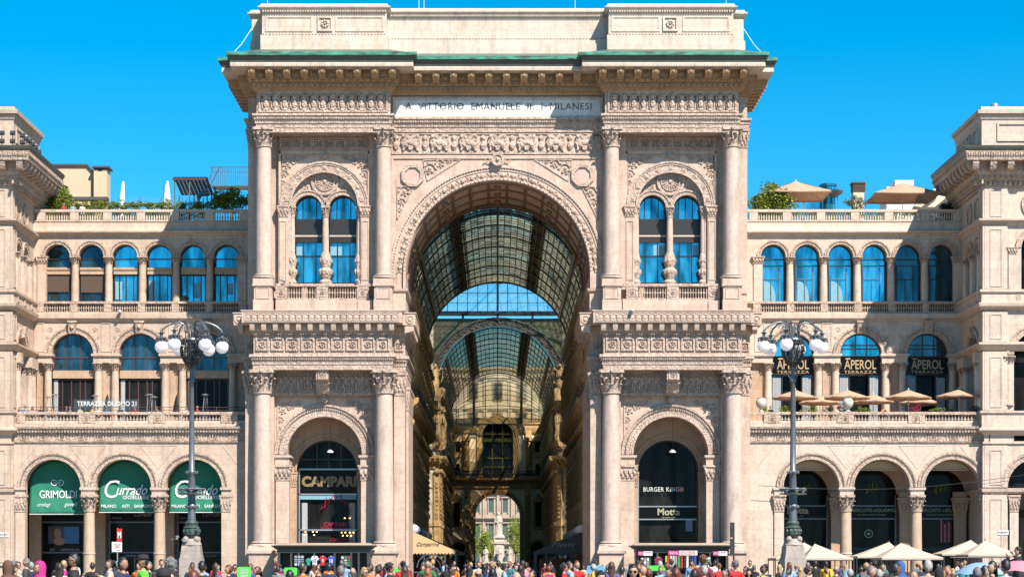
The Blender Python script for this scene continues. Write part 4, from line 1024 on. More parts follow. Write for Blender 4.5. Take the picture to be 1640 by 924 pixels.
# shop fronts (parts of the wings)
def shop(wing_, xs, left):
    for i,x in enumerate(xs):
        y = YB-.25; R = 2.15
        b = MB(); g = MB()
        g.wall(x-R,x+R,0,Z(739,y),y,y+.06,[]) if False else g.prism([(x-R,0),(x+R,0)]+[(x+R*math.cos(PI*k/20),7.4+R*math.sin(PI*k/20)) for k in range(21)], y+.1, y+.16)
        b.box(x-R,x-R+.12,y-.02,y+.1,0,7.4); b.box(x+R-.12,x+R,y-.02,y+.1,0,7.4)
        if left: zz = [Z(835,y), Z(883.5,y)]
        else: zz = [Z(809,y), Z(829.5,y)]
        for z in zz: b.box(x-R,x+R,y-.06,y+.1,z-.09,z+.03)
        b.box(x-.05,x+.05,y,y+.1,0,zz[1]) if left else None
        o = obj('shop_front', b, M['post'] if True else M['frame'], wing_); obj('pane', g, M['glass_dark'], o)
        if left:
            c = MB(); c.box(x-R+.1,x+R-.1,y-.03,y+.02,Z(834,y),Z(818,y)); s_ = obj('fascia', c, M['black'], o)
            c = MB(); c.box(x-R+.1,x+R-.1,y-.03,y+.02,Z(894,y),Z(884.5,y)); obj('lower_fascia', c, M['black'], o)
            if i > 0:
                text('lettering', 'SEMPRE SCONTI', 38/19.1, 4.2/19.1, (x+.2, y-.05, Z(889.5,y)), M['grey_letter'], o)
                text('lettering', 'Currado', 28/19.1, 7/19.1, (x+.7, y-.06, Z(823,y)), M['grey_letter'], o, shear=.45)
                text('lettering', 'MILANO', 15/19.1, 2.4/19.1, (x-1.5, y-.06, Z(829,y)), M['grey_letter'], o)
        else:
            c = MB(); c.box(x-R+.1,x+R-.1,y-.05,y+.02,Z(828.5,y),Z(810,y)); s_ = obj('fascia', c, M['black'], o)
            if i == 0:
                text('lettering', 'Motta', 34/19.1, 10.5/19.1, (x-.35, y-.08, Z(817,y)), M['gold_sign'], s_, bold=.03)
                text('lettering', 'MILANO 1928', 16/19.1, 1.8/19.1, (x-.35, y-.08, Z(826,y)), M['gold_sign'], s_)
            else:
                text('lettering', 'IL MERCATO', 42/19.1, 5.5/19.1, (x-.95, y-.08, Z(816.5,y)), M['green_sign'], s_, bold=.01)
                text('lettering', 'del', 6/19.1, 5/19.1, (x+.42, y-.08, Z(816.5,y)), M['green_sign'], s_, shear=.4)
                text('lettering', 'DUOMO', 28/19.1, 5.5/19.1, (x+1.33, y-.08, Z(816.5,y)), M['green_sign'], s_, bold=.01)
                text('lettering', 'MILANO FOOD SQUARE', 46/19.1, 2.6/19.1, (x+.1, y-.08, Z(824,y)), M['green_sign'], s_)
            c = MB(); zc = Z(782,y)          # neon spires mark on the fanlight
            pts = []
            for k in range(7):
                xx = x-.35+k*.17; h = [.5,.85,.7,1.0,.75,.95,.6][k]
                pts += [(xx-.06,y-.05,zc-.45+.05*k),(xx+.04,y-.05,zc-.45+h)]
            c.tube(pts,.028,5); obj('spire_emblem', c, M['lime_sign'], o)
            if i == 1: q = MB(); q.arc(X(1391,y),Z(854,y),.28,.36,y-.1,y-.05,0,360,18); q.blob((X(1391,y),y-.08,Z(854,y)),.14,.03,.14); obj('round_green_sign', q, M['green_sign'], o)
            if i == 2:
                for k in range(6): q = MB(); q.box(X(1506,y)+k*.16,X(1506,y)+k*.16+.1,y-.12,y-.06,Z(868,y),Z(832+k%3*3,y)); obj('hanging_product', q, C_pink if k%2 else M['portico'], o)
            c = MB(); c.box(x-R+.1,x+R-.1,y-.4,y-.36,Z(879,y),Z(877.5,y))
            for k in range(18): xx = x-R+.25+k*.22; c.box(xx,xx+.05,y-.4,y-.36,Z(893,y),Z(879,y))
            obj('window_rail', c, M['teal'], o)
C_pink = plain('pink_goods', (.30,.03,.10), .7)
M['grey_letter'] = plain('grey_letter', (.35,.36,.37), .5)
M['gold_sign'] = plain('gold_sign_letter', (.42,.42,.24), .5)
M['green_sign'] = plain('green_sign_letter', (.25,.38,.22), .5)
M['lime_sign'] = plain('lime_tube', (.35,.5,.1), .5)
M['teal'] = plain('teal_metal', (.02,.09,.12), .5)
shop(LW, LG, True); shop(RW, RG, False)
M['wood_dark'] = plain('dark_advert', (.03,.05,.09), .4)
y = YB-.4
fr = MB(); fr.box(X(77,y),X(127,y),y,y+.06,Z(870,y),Z(842,y)); o = obj('advert', fr, M['wood_dark'], LW)
fr = MB(); fr.box(X(103,y),X(126,y),y-.02,y,Z(869,y),Z(843,y)); obj('blue_panel', fr, plain('advert_blue', (.02,.16,.42), .4), o)
fr = MB(); fr.blob((X(92,y),y-.02,Z(853,y)),.3,.02,.42,12,7); fr.blob((X(95,y),y-.02,Z(866,y)),.5,.02,.35,10,5); obj('portrait', fr, plain('advert_skin', (.42,.23,.16), .6), o)
fr = MB(); fr.blob((X(88,y),y-.01,Z(853,y)),.38,.012,.55,12,7); obj('portrait_hair', fr, plain('advert_hair', (.10,.05,.03), .6), o)
text('lettering', 'GRIMOLDI', 30/19.1, 4/19.1, (X(112,y),y-.04,Z(879.5,y)), M['grey_letter'], o); text('lettering', 'GO', 8/19.1, 4/19.1, (X(84,y),y-.04,Z(879.5,y)), M['grey_letter'], o)

# ---- hanging green awnings, each in its arch
def awning(x, label, kind):
    y = YG+1.35; s = S(y); aw = thing('awning', label, 'awning', (x,y,0), 0, 'green awnings in the arcade arches')
    R = 2.3; zs = Z(780,YG); zb = Z(823,y) if kind == 'g' else Z(820,y)
    n = 26; vs_ = []; fs = []; nz = 16
    xl = 2.24
    for i in range(n+1):
        xx = -xl+2*xl*i/n; top = zs+math.sqrt(max(0,R*R-xx*xx))
        for j in range(nz+1):
            z = zb+(top-zb)*j/nz
            yy = -.55*math.exp(-((z-zb)/1.3)**2)*.5+.03*math.sin(xx*5+z*2)*math.sin(z*1.3)*.6
            vs_.append((xx,yy,z))
    for i in range(n):
        for j in range(nz): a = i*(nz+1)+j; fs.append((a,a+nz+1,a+nz+2,a+1))
    b = MB(); b.add(vs_, fs); me = mesh_from(b, 'canvas', True, 80)
    o = obj('canvas', me, M['green_cloth'], aw); sol = o.modifiers.new('thick','SOLIDIFY'); sol.thickness = .02
    b = MB(); b.tube([(-xl,-.28,zb),(xl,-.28,zb)],.04,6); obj('hem_bar', b, M['white'], aw)
    def cy(py_): zz = Z(py_,y); return -.275*math.exp(-((zz-zb)/1.3)**2)-.06
    if kind == 'g':
        b = MB()
        for d in (-1,1): b.arc(d*.27,Z(772.5,y),.20,.26,-.08,-.05,(30 if d == -1 else -150),(330 if d == -1 else 150),24)
        b.box(-.3,.3,-.08,-.05,Z(772.5,y)-.03,Z(772.5,y)+.03); obj('emblem', b, M['white_print'], aw)
        text('lettering', 'GRIMOLDI', 60/s, 12.5/s, (.08,cy(793),Z(791,y)), M['white_print'], aw, bold=.012, depth=.01)
        text('lettering', 'orologi', 22/s, 8/s, (-1.05,cy(812),Z(808.5,y)), M['white_print'], aw, shear=.5, depth=.01)
        text('lettering', 'gioielli', 22/s, 8/s, (1.15,cy(812),Z(808,y)), M['white_print'], aw, shear=.5, depth=.01)
    else:
        text('lettering', 'C', 24/s, 29/s, (-1.2,cy(794),Z(782.5,y)), M['white_print'], aw, shear=.25, depth=.01)
        text('lettering', 'urrado', 50/s, 17/s, (.42,cy(790),Z(784,y)), M['white_print'], aw, shear=.45, bold=.01, depth=.01)
        text('lettering', 'GIOIELLERIE', 42/s, 5.8/s, (.75,cy(798),Z(796,y)), M['white_print'], aw, bold=.012, depth=.01)
        for (t,wd,xx) in (('MILANO',24,-1.45),('ASTI',12,-.08),('SANREMO',30,1.38)): text('lettering', t, wd/s, 5.2/s, (xx,cy(812),Z(810,y)), M['white_print'], aw, bold=.012, depth=.01)
    return aw
M['green_cloth'] = plain('green_awning_cloth', (.004,.20,.115), .75, var=.08)
M['white_print'] = plain('white_print', (.80,.85,.84), .7, var=.02)
awning(LG[0]+.12, 'green hanging awning printed with watchmaker lettering and a looped ring emblem', 'g')
awning(LG[1]+.08, 'green hanging jeweller awning in the middle arch, nothing in front of it', 'c')
awning(LG[2]+.1, 'green hanging jeweller awning partly hidden by the lamp post', 'c')
M['cream_cloth'] = plain('cream_cloth', (.62,.48,.30), .85)
for i,x in enumerate(RG):                   # rolled cream blinds at the top of the right arches
    b = MB(); n = 14; vs_ = []
    R = 2.2; zs = Z(780,YG); zb = Z(752,YG+1.2)
    pts = [(x+R*math.cos(a), zs+R*math.sin(a)) for a in [PI*k/24 for k in range(25)] if zs+R*math.sin(a) > zb]
    b.prism(pts, YG+1.2, YG+1.26); b.tube([(pts[0][0],YG+1.15,zb),(pts[-1][0],YG+1.15,zb)],.07,6)
    tag(obj('arch_blind', b, M['cream_cloth']), ['cream cloth blind in the arch above the gold sweet shop sign','cream cloth blind in the middle arch of the right arcade','cream cloth blind in the arch nearest the right corner block'][i], 'blind', 'cream blinds in the right arcade')

# ================================================================ CORNER PAVILIONS
def pavilion(name, label, sx, st):
    p = thing(name, label, 'building')
    XC, YF = 39.4, 2.0
    P = [(XC,14),(XC,YF),(62,YF)]
    def z(py): return Z(py,YF)
    SM = Matrix(((0,1,0,XC),(-1,0,0,0),(0,0,1,0),(0,0,0,1)))      # side wall: local x -> -Y, local y -> +X
    b = MB(sx=sx); xw = 43.6; R = 1.75
    # front wall by storeys with arched openings
    b.wall(XC,62,0,z(708),YF,YF+.8,[(xw,2.3,Z(780,YF)),(xw+6,2.3,Z(780,YF)),(xw+12,2.3,Z(780,YF))],n=20)
    b.wall(XC,62,z(708),z(497),YF,YF+.8,[(xw,1.8,z(567)),(xw+6,1.8,z(567)),(xw+12,1.8,z(567))],n=20)
    b.wall(XC,62,z(497),z(357),YF,YF+.8,[(xw,1.2,z(396)),(xw+4.5,1.2,z(396)),(xw+9,1.2,z(396))],n=20)
    b.wall(XC,62,z(357),z(300),YF,YF+.8,[])
    # side wall
    c = MB(SM, sx); 
    c.wall(-14,-YF-.8,z(357),z(285),0,.8,[]); c.wall(-14,-YF-.8,0,z(695),0,.8,[])
    c.wall(-14,-YF-.8,z(695),z(497),0,.8,[(-5.9,2.0,z(567))],n=20); c.wall(-14,-YF-.8,z(497),z(357),0,.8,[(-7.4,.95,z(400)),(-4.6,.95,z(400))],n=18)
    b.v += c.v; o = len(b.v)-len(c.v); b.f += [tuple(i+o for i in f) for f in c.f]
    b.box(XC+.8,62,YF+.9,13.8,z(300)-1,z(260)); b.box(XC+.8,62,13.8,14.4,0,z(285))
    obj('wall', b, st, p)
    b = MB(sx=sx); b.box(XC+.9,61,YF+1.4,YF+1.5,0,z(310)); b.box(XC+1.2,XC+1.3,YF+1.5,13.7,TER,z(310)); obj('pane', b, M['glass_dark'], p)
    # mouldings around both faces
    b = MB(sx=sx)
    def ring(pr): b.molding(P, pr)
    ring([(0,z(352)-.5),(.12,z(360)+.0),(.2,z(357)),(.5,z(354)),(.52,z(351)),(.05,z(350)),(-.2,z(350)),(-.2,z(360)-.1)])
    ring([(0,z(497)),(.2,z(496)),(.5,z(491)),(.55,z(486)),(.3,z(484)),(.25,z(470)),(.42,z(468)),(.42,z(464)),(-.2,z(463)),(-.2,z(497))])
    ring([(0,z(562)),(.15,z(560)),(.35,z(555)),(.55,z(552)),(.55,z(549)),(.0,z(547)),(-.2,z(547)),(-.2,z(562))])
    ring([(0,z(697)),(.15,z(694)),(.5,z(689)),(.5,z(686)),(.25,z(684)),(.25,z(663)),(.4,z(661)),(.4,z(658)),(-.2,z(657)),(-.2,z(697))])
    ring([(0,z(712)),(.15,z(710)),(.15,z(707)),(-.1,z(706)),(-.1,z(712))]); ring([(0,z(790)),(.2,z(787)),(.25,z(782)),(-.1,z(781)),(-.1,z(790))])
    obj('string_courses', b, st, p)
    # corner pilasters with panels
    b = MB(sx=sx); x0, x1 = XC-.02, XC+1.85
    for (a_,c_,pa,pc) in ((350,300,347,304),(463,362,459,367),(547,499,543,503),(657,563,652,571),(684,664,681,667),(780,713,776,720),(905,792,900,798)):
        b.box(x0,x1,YF-.16,YF,z(a_),z(c_)); panel(b, x0+.45,x1-.45,z(pa),z(pc),YF-.16,.07,.05)
        d = MB(SM, sx); d.box(-YF-1.5,-YF+.16,-.16,0,z(a_),z(c_)); panel(d, -YF-1.2,-YF-.2,z(pa),z(pc),-.16,.07,.05)
        b.v += d.v; o = len(b.v)-len(d.v); b.f += [tuple(i+o for i in f) for f in d.f]
    obj('corner_pilaster', b, st, p)
    # round and arched trim
    b = MB(sx=sx); d = MB(SM, sx)
    for (xx,rr) in ((-7.4,.75),(-4.6,.75)):
        vs_ = []
        d.arc(xx,z(329),rr,rr+.2,-.12,0,0,360,24); d.disc(xx,z(329),rr,-.03,0,20)
    for k in range(5):
        b.arc(xw+4.5*k,z(327),.95,1.2,YF-.14,YF,0,360,28); b.arc(xw+4.5*k,z(396),1.2,1.6,YF-.1,YF,n=22); b.arc(xw+4.5*k,z(396),1.55,1.66,YF-.16,YF,n=22)
    for xx in (-7.4,-4.6): d.arc(xx,z(400),.95,1.25,-.1,0,n=20); d.arc(xx,z(400),1.25,1.36,-.15,0,n=20)
    d.arc(-5.9,z(567),2.0,2.4,-.12,0,n=28); d.arc(-5.9,z(567),2.4,2.52,-.18,0,n=28)
    d.prismx([(0,z(515)),(-.5,z(515)),(-.35,z(532)),(0,z(534))],-6.2,-5.6)
    for k in range(3): b.arc(xw+6*k,z(567),1.8,2.3,YF-.1,YF,n=24); b.arc(xw+6*k,z(567),2.25,2.4,YF-.18,YF,n=24); b.arc(xw+6*k,Z(780,YF),2.3,2.85,YF-.08,YF,n=28); b.arc(xw+6*k,Z(780,YF),2.7,2.88,YF-.17,YF,n=28)
    b.v += d.v; o = len(b.v)-len(d.v); b.f += [tuple(i+o for i in f) for f in d.f]
    obj('archivolts', b, M['wingc'], p)
    b = MB(sx=sx); d = MB(SM, sx)
    for k in range(5): b.disc(xw+4.5*k,z(327),.95,YF-.04,YF,24)
    obj('round_window', b, M['glass_dark'], p)
    # columns on the side and front
    for yy in (3.35, 6.0, 8.7): column(p, sx*(XC-.05), yy, z(478), z(409), .15, .3, st, M['wingc'], rt=.27, caph=z(400)-z(409), nm='side_column')
    for yy in (3.6, 8.2, 9.6): column(p, sx*(XC-.15), yy, TER+.3, z(590), .2, .34, st, M['wingc'], rt=.3, caph=z(578)-z(590), nm='terrace_column')
    e = MB(sx=sx); e.box(XC-.55,XC+.2,3.1,4.1,z(578),z(562)); e.box(XC-.55,XC+.2,7.7,10.2,z(578),z(562)); obj('entablature', e, st, p)
    for (xx) in (xw-2.2, xw+2.2): column(p, sx*xx, YF+.2, TER+1.4, z(582), .2, .36, st, M['wingc'], rt=.32, caph=z(570)-z(582), nm='front_column')
    pilaster(p, XC+2.05, XC+2.75, YF-.1, YF+.2, 0, z(819), z(792)-z(819), st, M['wingc'], sx)
    pilaster(p, XC+1.95, XC+2.6, YF-.1, YF+.2, z(463), z(407), z(396)-z(407), st, M['wingc'], sx)
    balustrade(p, xw-1.6, xw+1.6, YF-.1, z(490), z(467), [xw-1.5, xw+1.5], M['wingc'], per=.26, rail=.16, kind='lattice', sx=sx, pier_w=.4) 
    # great cornice
    b = MB(sx=sx)
    b.molding(P, [(0,z(302)),(.2,z(300)),(.25,z(292)),(.5,z(288)),(.55,z(283)),(.75,z(279)),(.78,z(275)),(.8,z(262)),(1.75,z(262)),(1.8,z(255)),(1.9,z(248)),(0,z(247))])
    d = MB(SM, sx)
    for (bb, n0, n1, yy) in ((b, XC-1.0, 61, YF), (d, -13.5, -YF+1.0, 0)):
        n = int((n1-n0)/1.35)
        for k in range(n+1):
            xx = n0+(n1-n0)*k/n
            bb.prismx([(yy-.75,z(262)),(yy-1.65,z(262)),(yy-1.65,z(267)),(yy-1.4,z(275)),(yy-.75,z(277))], xx-.25, xx+.25)
        m = int((n1-n0)/.45)
        for k in range(m): bb.blob((n0+(n1-n0)*k/m, yy-.6, z(285)), .13,.1,.14,6,4)
        dentils(bb, n0, n1, yy-.4, yy-.24, z(297), z(291), .4)
        dentils(bb, n0-.7, n1+.7, yy-1.9, yy-1.84, z(255), z(250), .2)
    b.v += d.v; o = len(b.v)-len(d.v); b.f += [tuple(i+o for i in f) for f in d.f]
    obj('cornice', b, M['wingc'], p)
    b = MB(sx=sx); b.molding(P, [(-.6,z(236)),(1.9,z(240)),(2.05,z(240)),(2.02,z(244)),(1.85,z(248)),(-.6,z(248))]); obj('gutter', b, M['copper_dark'], p)
    A = [(XC+.05,13.6),(XC+.05,3.2),(62,3.2)]
    b = MB(sx=sx); zt = Z(171,3.2)
    b.molding(A, [(0,z(240)),(0,zt-1.1),(.1,zt-1.0),(.15,zt-.7),(.35,zt-.6),(.38,zt-.3),(.1,zt-.25),(.05,zt),(-1,zt),(-1,z(240))]); b.box(XC+.5,62,4,13.5,z(240),zt-.1)
    panel(b, XC+1.3, XC+6, z(222), z(192), 3.2, .15, .1)
    d = MB(SM, sx); panel(d, -12.5,-9.6,z(222),z(196),.05,.12,.1); panel(d, -6.4,-4.0,z(222),z(196),.05,.12,.1); d.arc(-8,z(208),.5,.7,-.12,.05,0,360,20); d.blob((-8,-.05,z(208)),.3,.12,.3)
    b.v += d.v; o = len(b.v)-len(d.v); b.f += [tuple(i+o for i in f) for f in d.f]
    obj('attic', b, st, p)
    return p
pavilion('corner_pavilion', 'tall corner block at the left edge with small floodlights on its cornice', -1, M['wing'])
pavilion('corner_pavilion', 'tall corner block at the right edge with a metal vent on its roof', 1, M['wingr'])
M['endwall'] = stone('end_wall_plaster', (1.12,.94,.66), (1.22,1.05,.76), (.8,.62,.38), blk=(9,9), joint=1, grime=.3)
# ================================================================ THE GALLERY BEHIND THE ARCH
Y1, Y2, Y3 = 70.0, 118.0, 196.0
ZV = 25.1                                   # springing of the glass vault
def frameM(o, d):                           # local x -> d, local -y (front) -> right-hand normal of d
    d = Vector(d).normalized(); n = Vector((-d.y, d.x, 0))
    return Matrix(((d.x,n.x,0,o[0]),(d.y,n.y,0,o[1]),(0,0,1,0),(0,0,0,1)))
def gallery_front(parent, o, d, W, bay, rough_first=True, orn=True):
    """one inner facade: arcade, two storeys of framed windows, bracketed balcony, caryatid storey, top cornice"""
    T = frameM(o, d); n = max(1, round(W/bay)); st = W/n; xs = [st*(k+.5) for k in range(n)]
    wl_ = MB(T); wl_.wall(0,W,0,6.6,0,.8,[(x,st*.34,4.2) for x in xs],n=12)
    wl_.box(0,W,0,.8,6.6,ZV+.4)
    obj('wall', wl_, M['plaster'], parent)
    q = MB(T)
    for x in xs:
        w = min(st*.2, .75)
        b = MB(T); b.arc(x,4.2,st*.34,st*.42,-.15,0,n=14); obj('archivolt', b, M['ochre'], parent)
        for (z0,z1) in ((8.0,11.4),(12.2,14.0)):
            g = MB(T); b = MB(T); g.box(x-w,x+w,-.04,-.01,z0,z1)
            b.box(x-w-.22,x-w,-.2,0,z0-.1,z1+.15); b.box(x+w,x+w+.22,-.2,0,z0-.1,z1+.15); b.box(x-w-.4,x+w+.4,-.35,0,z1+.15,z1+.45); b.box(x-w-.3,x+w+.3,-.3,0,z0-.4,z0-.1)
            for dd in (-1,1): b.blob((x+dd*(w+.11),-.28,z1-.1),.12,.14,.3,6,4)
            o_ = obj('window', b, M['ochre'], parent); obj('pane', g, M['glass_dark'], o_)
        g = MB(T); b = MB(T); g.disc(x,20.2,w*.9,-.04,-.01,14,1.35); b.arc(x,20.2,w*.95,w*1.4,-.2,0,0,360,16); b.box(x-w*1.2,x+w*1.2,-.2,0,21.2,21.45); b.blob((x,-.2,21.6),w*.8,.15,.3,8,4)
        o_ = obj('oval_window', b, M['ochre'], parent); obj('pane', g, M['glass_dark'], o_)
    for k in range(n+1):
        x = st*k; hw = .45
        if k == 0: x += hw
        if k == n: x -= hw
        p = MB(T); q = MB(T); p.box(x-hw,x+hw,-.35,0,0,13.6); p.box(x-hw-.1,x+hw+.1,-.5,0,6.7,7.2); p2 = MB(T); p2.box(x-hw,x+hw,-.4,0,17.0,23.2)
        o_ = obj('pilaster', p, M['ochre'], parent); o2_ = obj('upper_pilaster', p2, M['ochre'], parent)
        for j in range(9): q.blob((x,-.38,7.8+j*.58),.26,.1,.24,6,4)
        q.blob((x,-.5,13.9),.6,.35,.4,8,5); obj('carved_strip', q, M['ochrec'], o_); q = MB(T)
        q.lathe(x,-.65,[(.3,18.0),(.42,18.6),(.28,19.4),(.34,20.2),(.42,20.8),(.36,21.2),(.16,21.4),(.22,21.7),(.1,22.0)],8)       # caryatid
        for dd in (-1,1): q.tube([(x+dd*.36,-.68,21.1),(x+dd*.5,-.7,20.5),(x+dd*.2,-.85,20.2)],.1,5)
        q.box(x-.55,x+.55,-1.0,0,22.1,22.5); q.prismx([(0,17.9),(-.95,17.9),(-.8,17.4),(0,17.0)],x-.4,x+.4); obj('caryatid', q, M['ochrec'], o2_)
    b = MB(T)
    b.molding([(0,0),(W,0)],[(0,14.2),(.2,14.3),(.25,14.9),(.5,15.1),(1.15,15.6),(1.2,16.0),(0,16.05)])
    b.molding([(0,0),(W,0)],[(0,22.5),(.3,22.7),(.35,23.6),(.6,23.8),(.95,24.4),(1.0,25.0),(0,25.1)]); b.box(0,W,-.18,0,6.7,7.0); b.box(0,W,-.12,0,11.75,11.9)
    m = int(W/.9)
    for k in range(m):
        x = W*(k+.5)/m; b.prismx([(-.25,15.6),(-1.1,15.6),(-1.0,15.25),(-.5,14.95),(-.25,14.6)],x-.18,x+.18); b.prismx([(-.35,24.3),(-.9,24.3),(-.8,24.0),(-.35,23.7)],x-.15,x+.15)
    obj('cornice', b, M['ochrec'], parent)
    b = MB(T); b.box(0,W,-1.12,-1.06,17.0,17.08); b.box(0,W,-1.12,-1.06,16.1,16.16)
    m = int(W/.45)
    for k in range(m): x = W*(k+.5)/m; b.box(x-.1,x-.06,-1.11,-1.07,16.1,17.05); b.blob((x+.12,-1.09,16.6),.15,.03,.26,6,4)
    obj('balcony_railing', b, M['steel'], parent)
def block(name, label, sx, ya, yb, fronts, w=17):
    t = thing(name, label, 'building')
    b = MB(); x0, x1 = (8.85, 8+w) if sx > 0 else (-8-w, -8.85)
    b.box(x0,x1,ya+.9,yb-.9,0,ZV); b.box(x0-.2,x1+.2,ya,yb,ZV,ZV+.5)
    obj('block', b, M['plaster'], t)
    for f in fronts: gallery_front(t, *f)
    return t
block('gallery_building','ochre gallery building along the left of the passage just behind the arch',-1,13.7,Y1,[((-8,Y1),(0,-1),Y1-13.7,4.3)]) if False else None
# left walls: travelling along +Y the right-hand normal points to +X
block('gallery_building','ochre gallery building lining the left side of the passage behind the arch',-1,13.7,Y1,[((-8,13.7,0),(0,1,0),Y1-13.7,4.33),((-8,Y1,0),(-1,1,0),22.6,7.5)])
block('gallery_building','shaded ochre gallery building lining the right side of the passage behind the arch',1,13.7,Y1,[((8,Y1,0),(0,-1,0),Y1-13.7,4.33),((24,Y1+16,0),(-1,-1,0),22.6,7.5)])
block('gallery_building','ochre gallery building on the left beyond the octagon',-1,Y2,Y3,[((-8,Y2,0),(0,1,0),Y3-Y2,4.33),((-24,Y2-16,0),(1,1,0),22.6,7.5)])
block('gallery_building','ochre gallery building on the right beyond the octagon',1,Y2,Y3,[((8,Y3,0),(0,-1,0),Y3-Y2,4.33),((8,Y2,0),(1,-1,0),22.6,7.5)])
# end wall with the great window and the far archway
ew = thing('gallery_end_wall','ochre end wall with tall arched window above the far archway','building')
b = MB(); Ya = Y3-.2
b.wall(-8,8,0,16,Ya,Ya+3,[(0,3.7,9.75)],n=28); b.wall(-8,8,16,ZV+.3,Ya,Ya+3,[(0,2.6,23.0)],n=28)
obj('wall', b, M['endwall'], ew)
b = MB()
b.arc(0,9.75,3.7,4.4,Ya-.3,Ya,n=32); b.box(-4.4,-3.7,Ya-.3,Ya,0,9.75); b.box(3.7,4.4,Ya-.3,Ya,0,9.75); b.arc(0,23.0,2.6,3.5,Ya-.3,Ya,0,180,n=32); b.box(-3.5,-2.6,Ya-.3,Ya,16,23); b.box(2.6,3.5,Ya-.3,Ya,16,23)
for d in (-1,1):
    for xx,h0,h1 in ((5.0,0,15),(5.2,17,24)): b.box(d*xx-.5,d*xx+.5,Ya-.5,Ya,h0,h1)
    b.box(d*6.8-.9,d*6.8+.9,Ya-.3,Ya,7.4,12.4); b.prism([(d*6.8-1,12.4),(d*6.8+1,12.4),(d*6.8,13.6)],Ya-.4,Ya); b.arc(d*6.6,4.2,1.2,1.7,Ya-.3,Ya,n=16)
    b.prism([(d*6.8+1.2*math.cos(a)*(1+.12*math.cos(4*a)), 21.2+1.9*math.sin(a)) for a in [2*PI*k/24 for k in range(24)]],Ya-.3,Ya)
b.molding([(-8,Ya),(8,Ya)],[(0,14.2),(.3,14.4),(.3,15.2),(1.1,15.7),(1.15,16.05),(0,16.1)]); b.molding([(-8,Ya),(8,Ya)],[(0,23.6),(.3,23.7),(.9,24.3),(.9,25.1),(0,25.2)]) if False else None
for (xa_,xb_) in ((-8,-3.5),(3.5,8)): b.molding([(xa_,Ya),(xb_,Ya)],[(0,23.4),(.25,23.5),(.6,24.2),(.6,24.7),(0,24.8)])
b.box(-8,8,Ya-.5,Ya,ZV,ZV+.9)
obj('stone_trim', b, M['ochre'], ew)
b = MB()
for d in (-1,1):
    for j in range(14): b.blob((d*5.0,Ya-.55,2+j*.85),.3,.12,.35,6,4)
    b.lathe(d*5.2,Ya-.9,[(.4,18.0),(.5,18.8),(.32,19.6),(.45,20.6),(.4,21.2),(.16,21.4),(.28,21.8),(.1,22.1)],8); b.box(d*5.2-.6,d*5.2+.6,Ya-1.2,Ya,22.2,22.8); b.box(d*5.2-.5,d*5.2+.5,Ya-1.2,Ya,17.3,17.9)
for k in range(24): a = PI*(k+.5)/24; b.blob((3.05*math.cos(a),Ya-.32,23+3.05*math.sin(a)),.2,.1,.2,6,4); b.blob((4.05*math.cos(a),Ya-.32,9.75+4.05*math.sin(a)),.15,.1,.15,6,4)
obj('carved_ornament', b, M['ochrec'], ew)
b = MB()
for d in (-1,1):
    b.box(d*6.8-.5,d*6.8+.5,Ya-.36,Ya-.3,8.0,12.0); b.box(d*6.6-1.2,d*6.6+1.2,Ya-.05,Ya-.02,0,4.2); b.disc(d*6.6,4.2,1.2,Ya-.05,Ya-.02); b.box(d*6.8-.55,d*6.8+.55,Ya-.36,Ya-.3,20.4,22.2); b.box(d*6.8-.5,d*6.8+.5,Ya-.36,Ya-.02,16.6,18.4)
obj('side_window', b, M['glass_dark'], ew)
fr = MB(); M['bronze'] = plain('olive_bronze_frame', (.13,.12,.035), .4, metal=.2)
for x in (-2.5,-.9,.82,2.4): fr.box(x-.08,x+.1,Ya+.3,Ya+.5,16.1,23+math.sqrt(max(0,2.6**2-x*x)))
for z in (17.9,19.4,22.2,23.4): fr.box(-2.6,2.6,Ya+.28,Ya+.52,z-.12,z+.12)
fr.box(-2.6,2.6,Ya+.26,Ya+.5,22.2,22.7); o = obj('great_window', fr, M['bronze'], ew)
g = MB(); g.prism([(-2.6,16),(2.6,16)]+[(2.6*math.cos(PI*k/24),23+2.6*math.sin(PI*k/24)) for k in range(25)],Ya+.5,Ya+.56); obj('pane', g, M['glass_dark'], o)
b = MB(); b.box(-8,8,Ya-1.14,Ya-1.08,17.1,17.2); 
for k in range(60): x = -8+16*(k+.5)/60; b.box(x-.03,x+.03,Ya-1.13,Ya-1.09,16.1,17.1); b.blob((x+.13,Ya-1.1,16.6),.1,.03,.3,5,4)
obj('balcony_railing', b, M['steel'], ew)

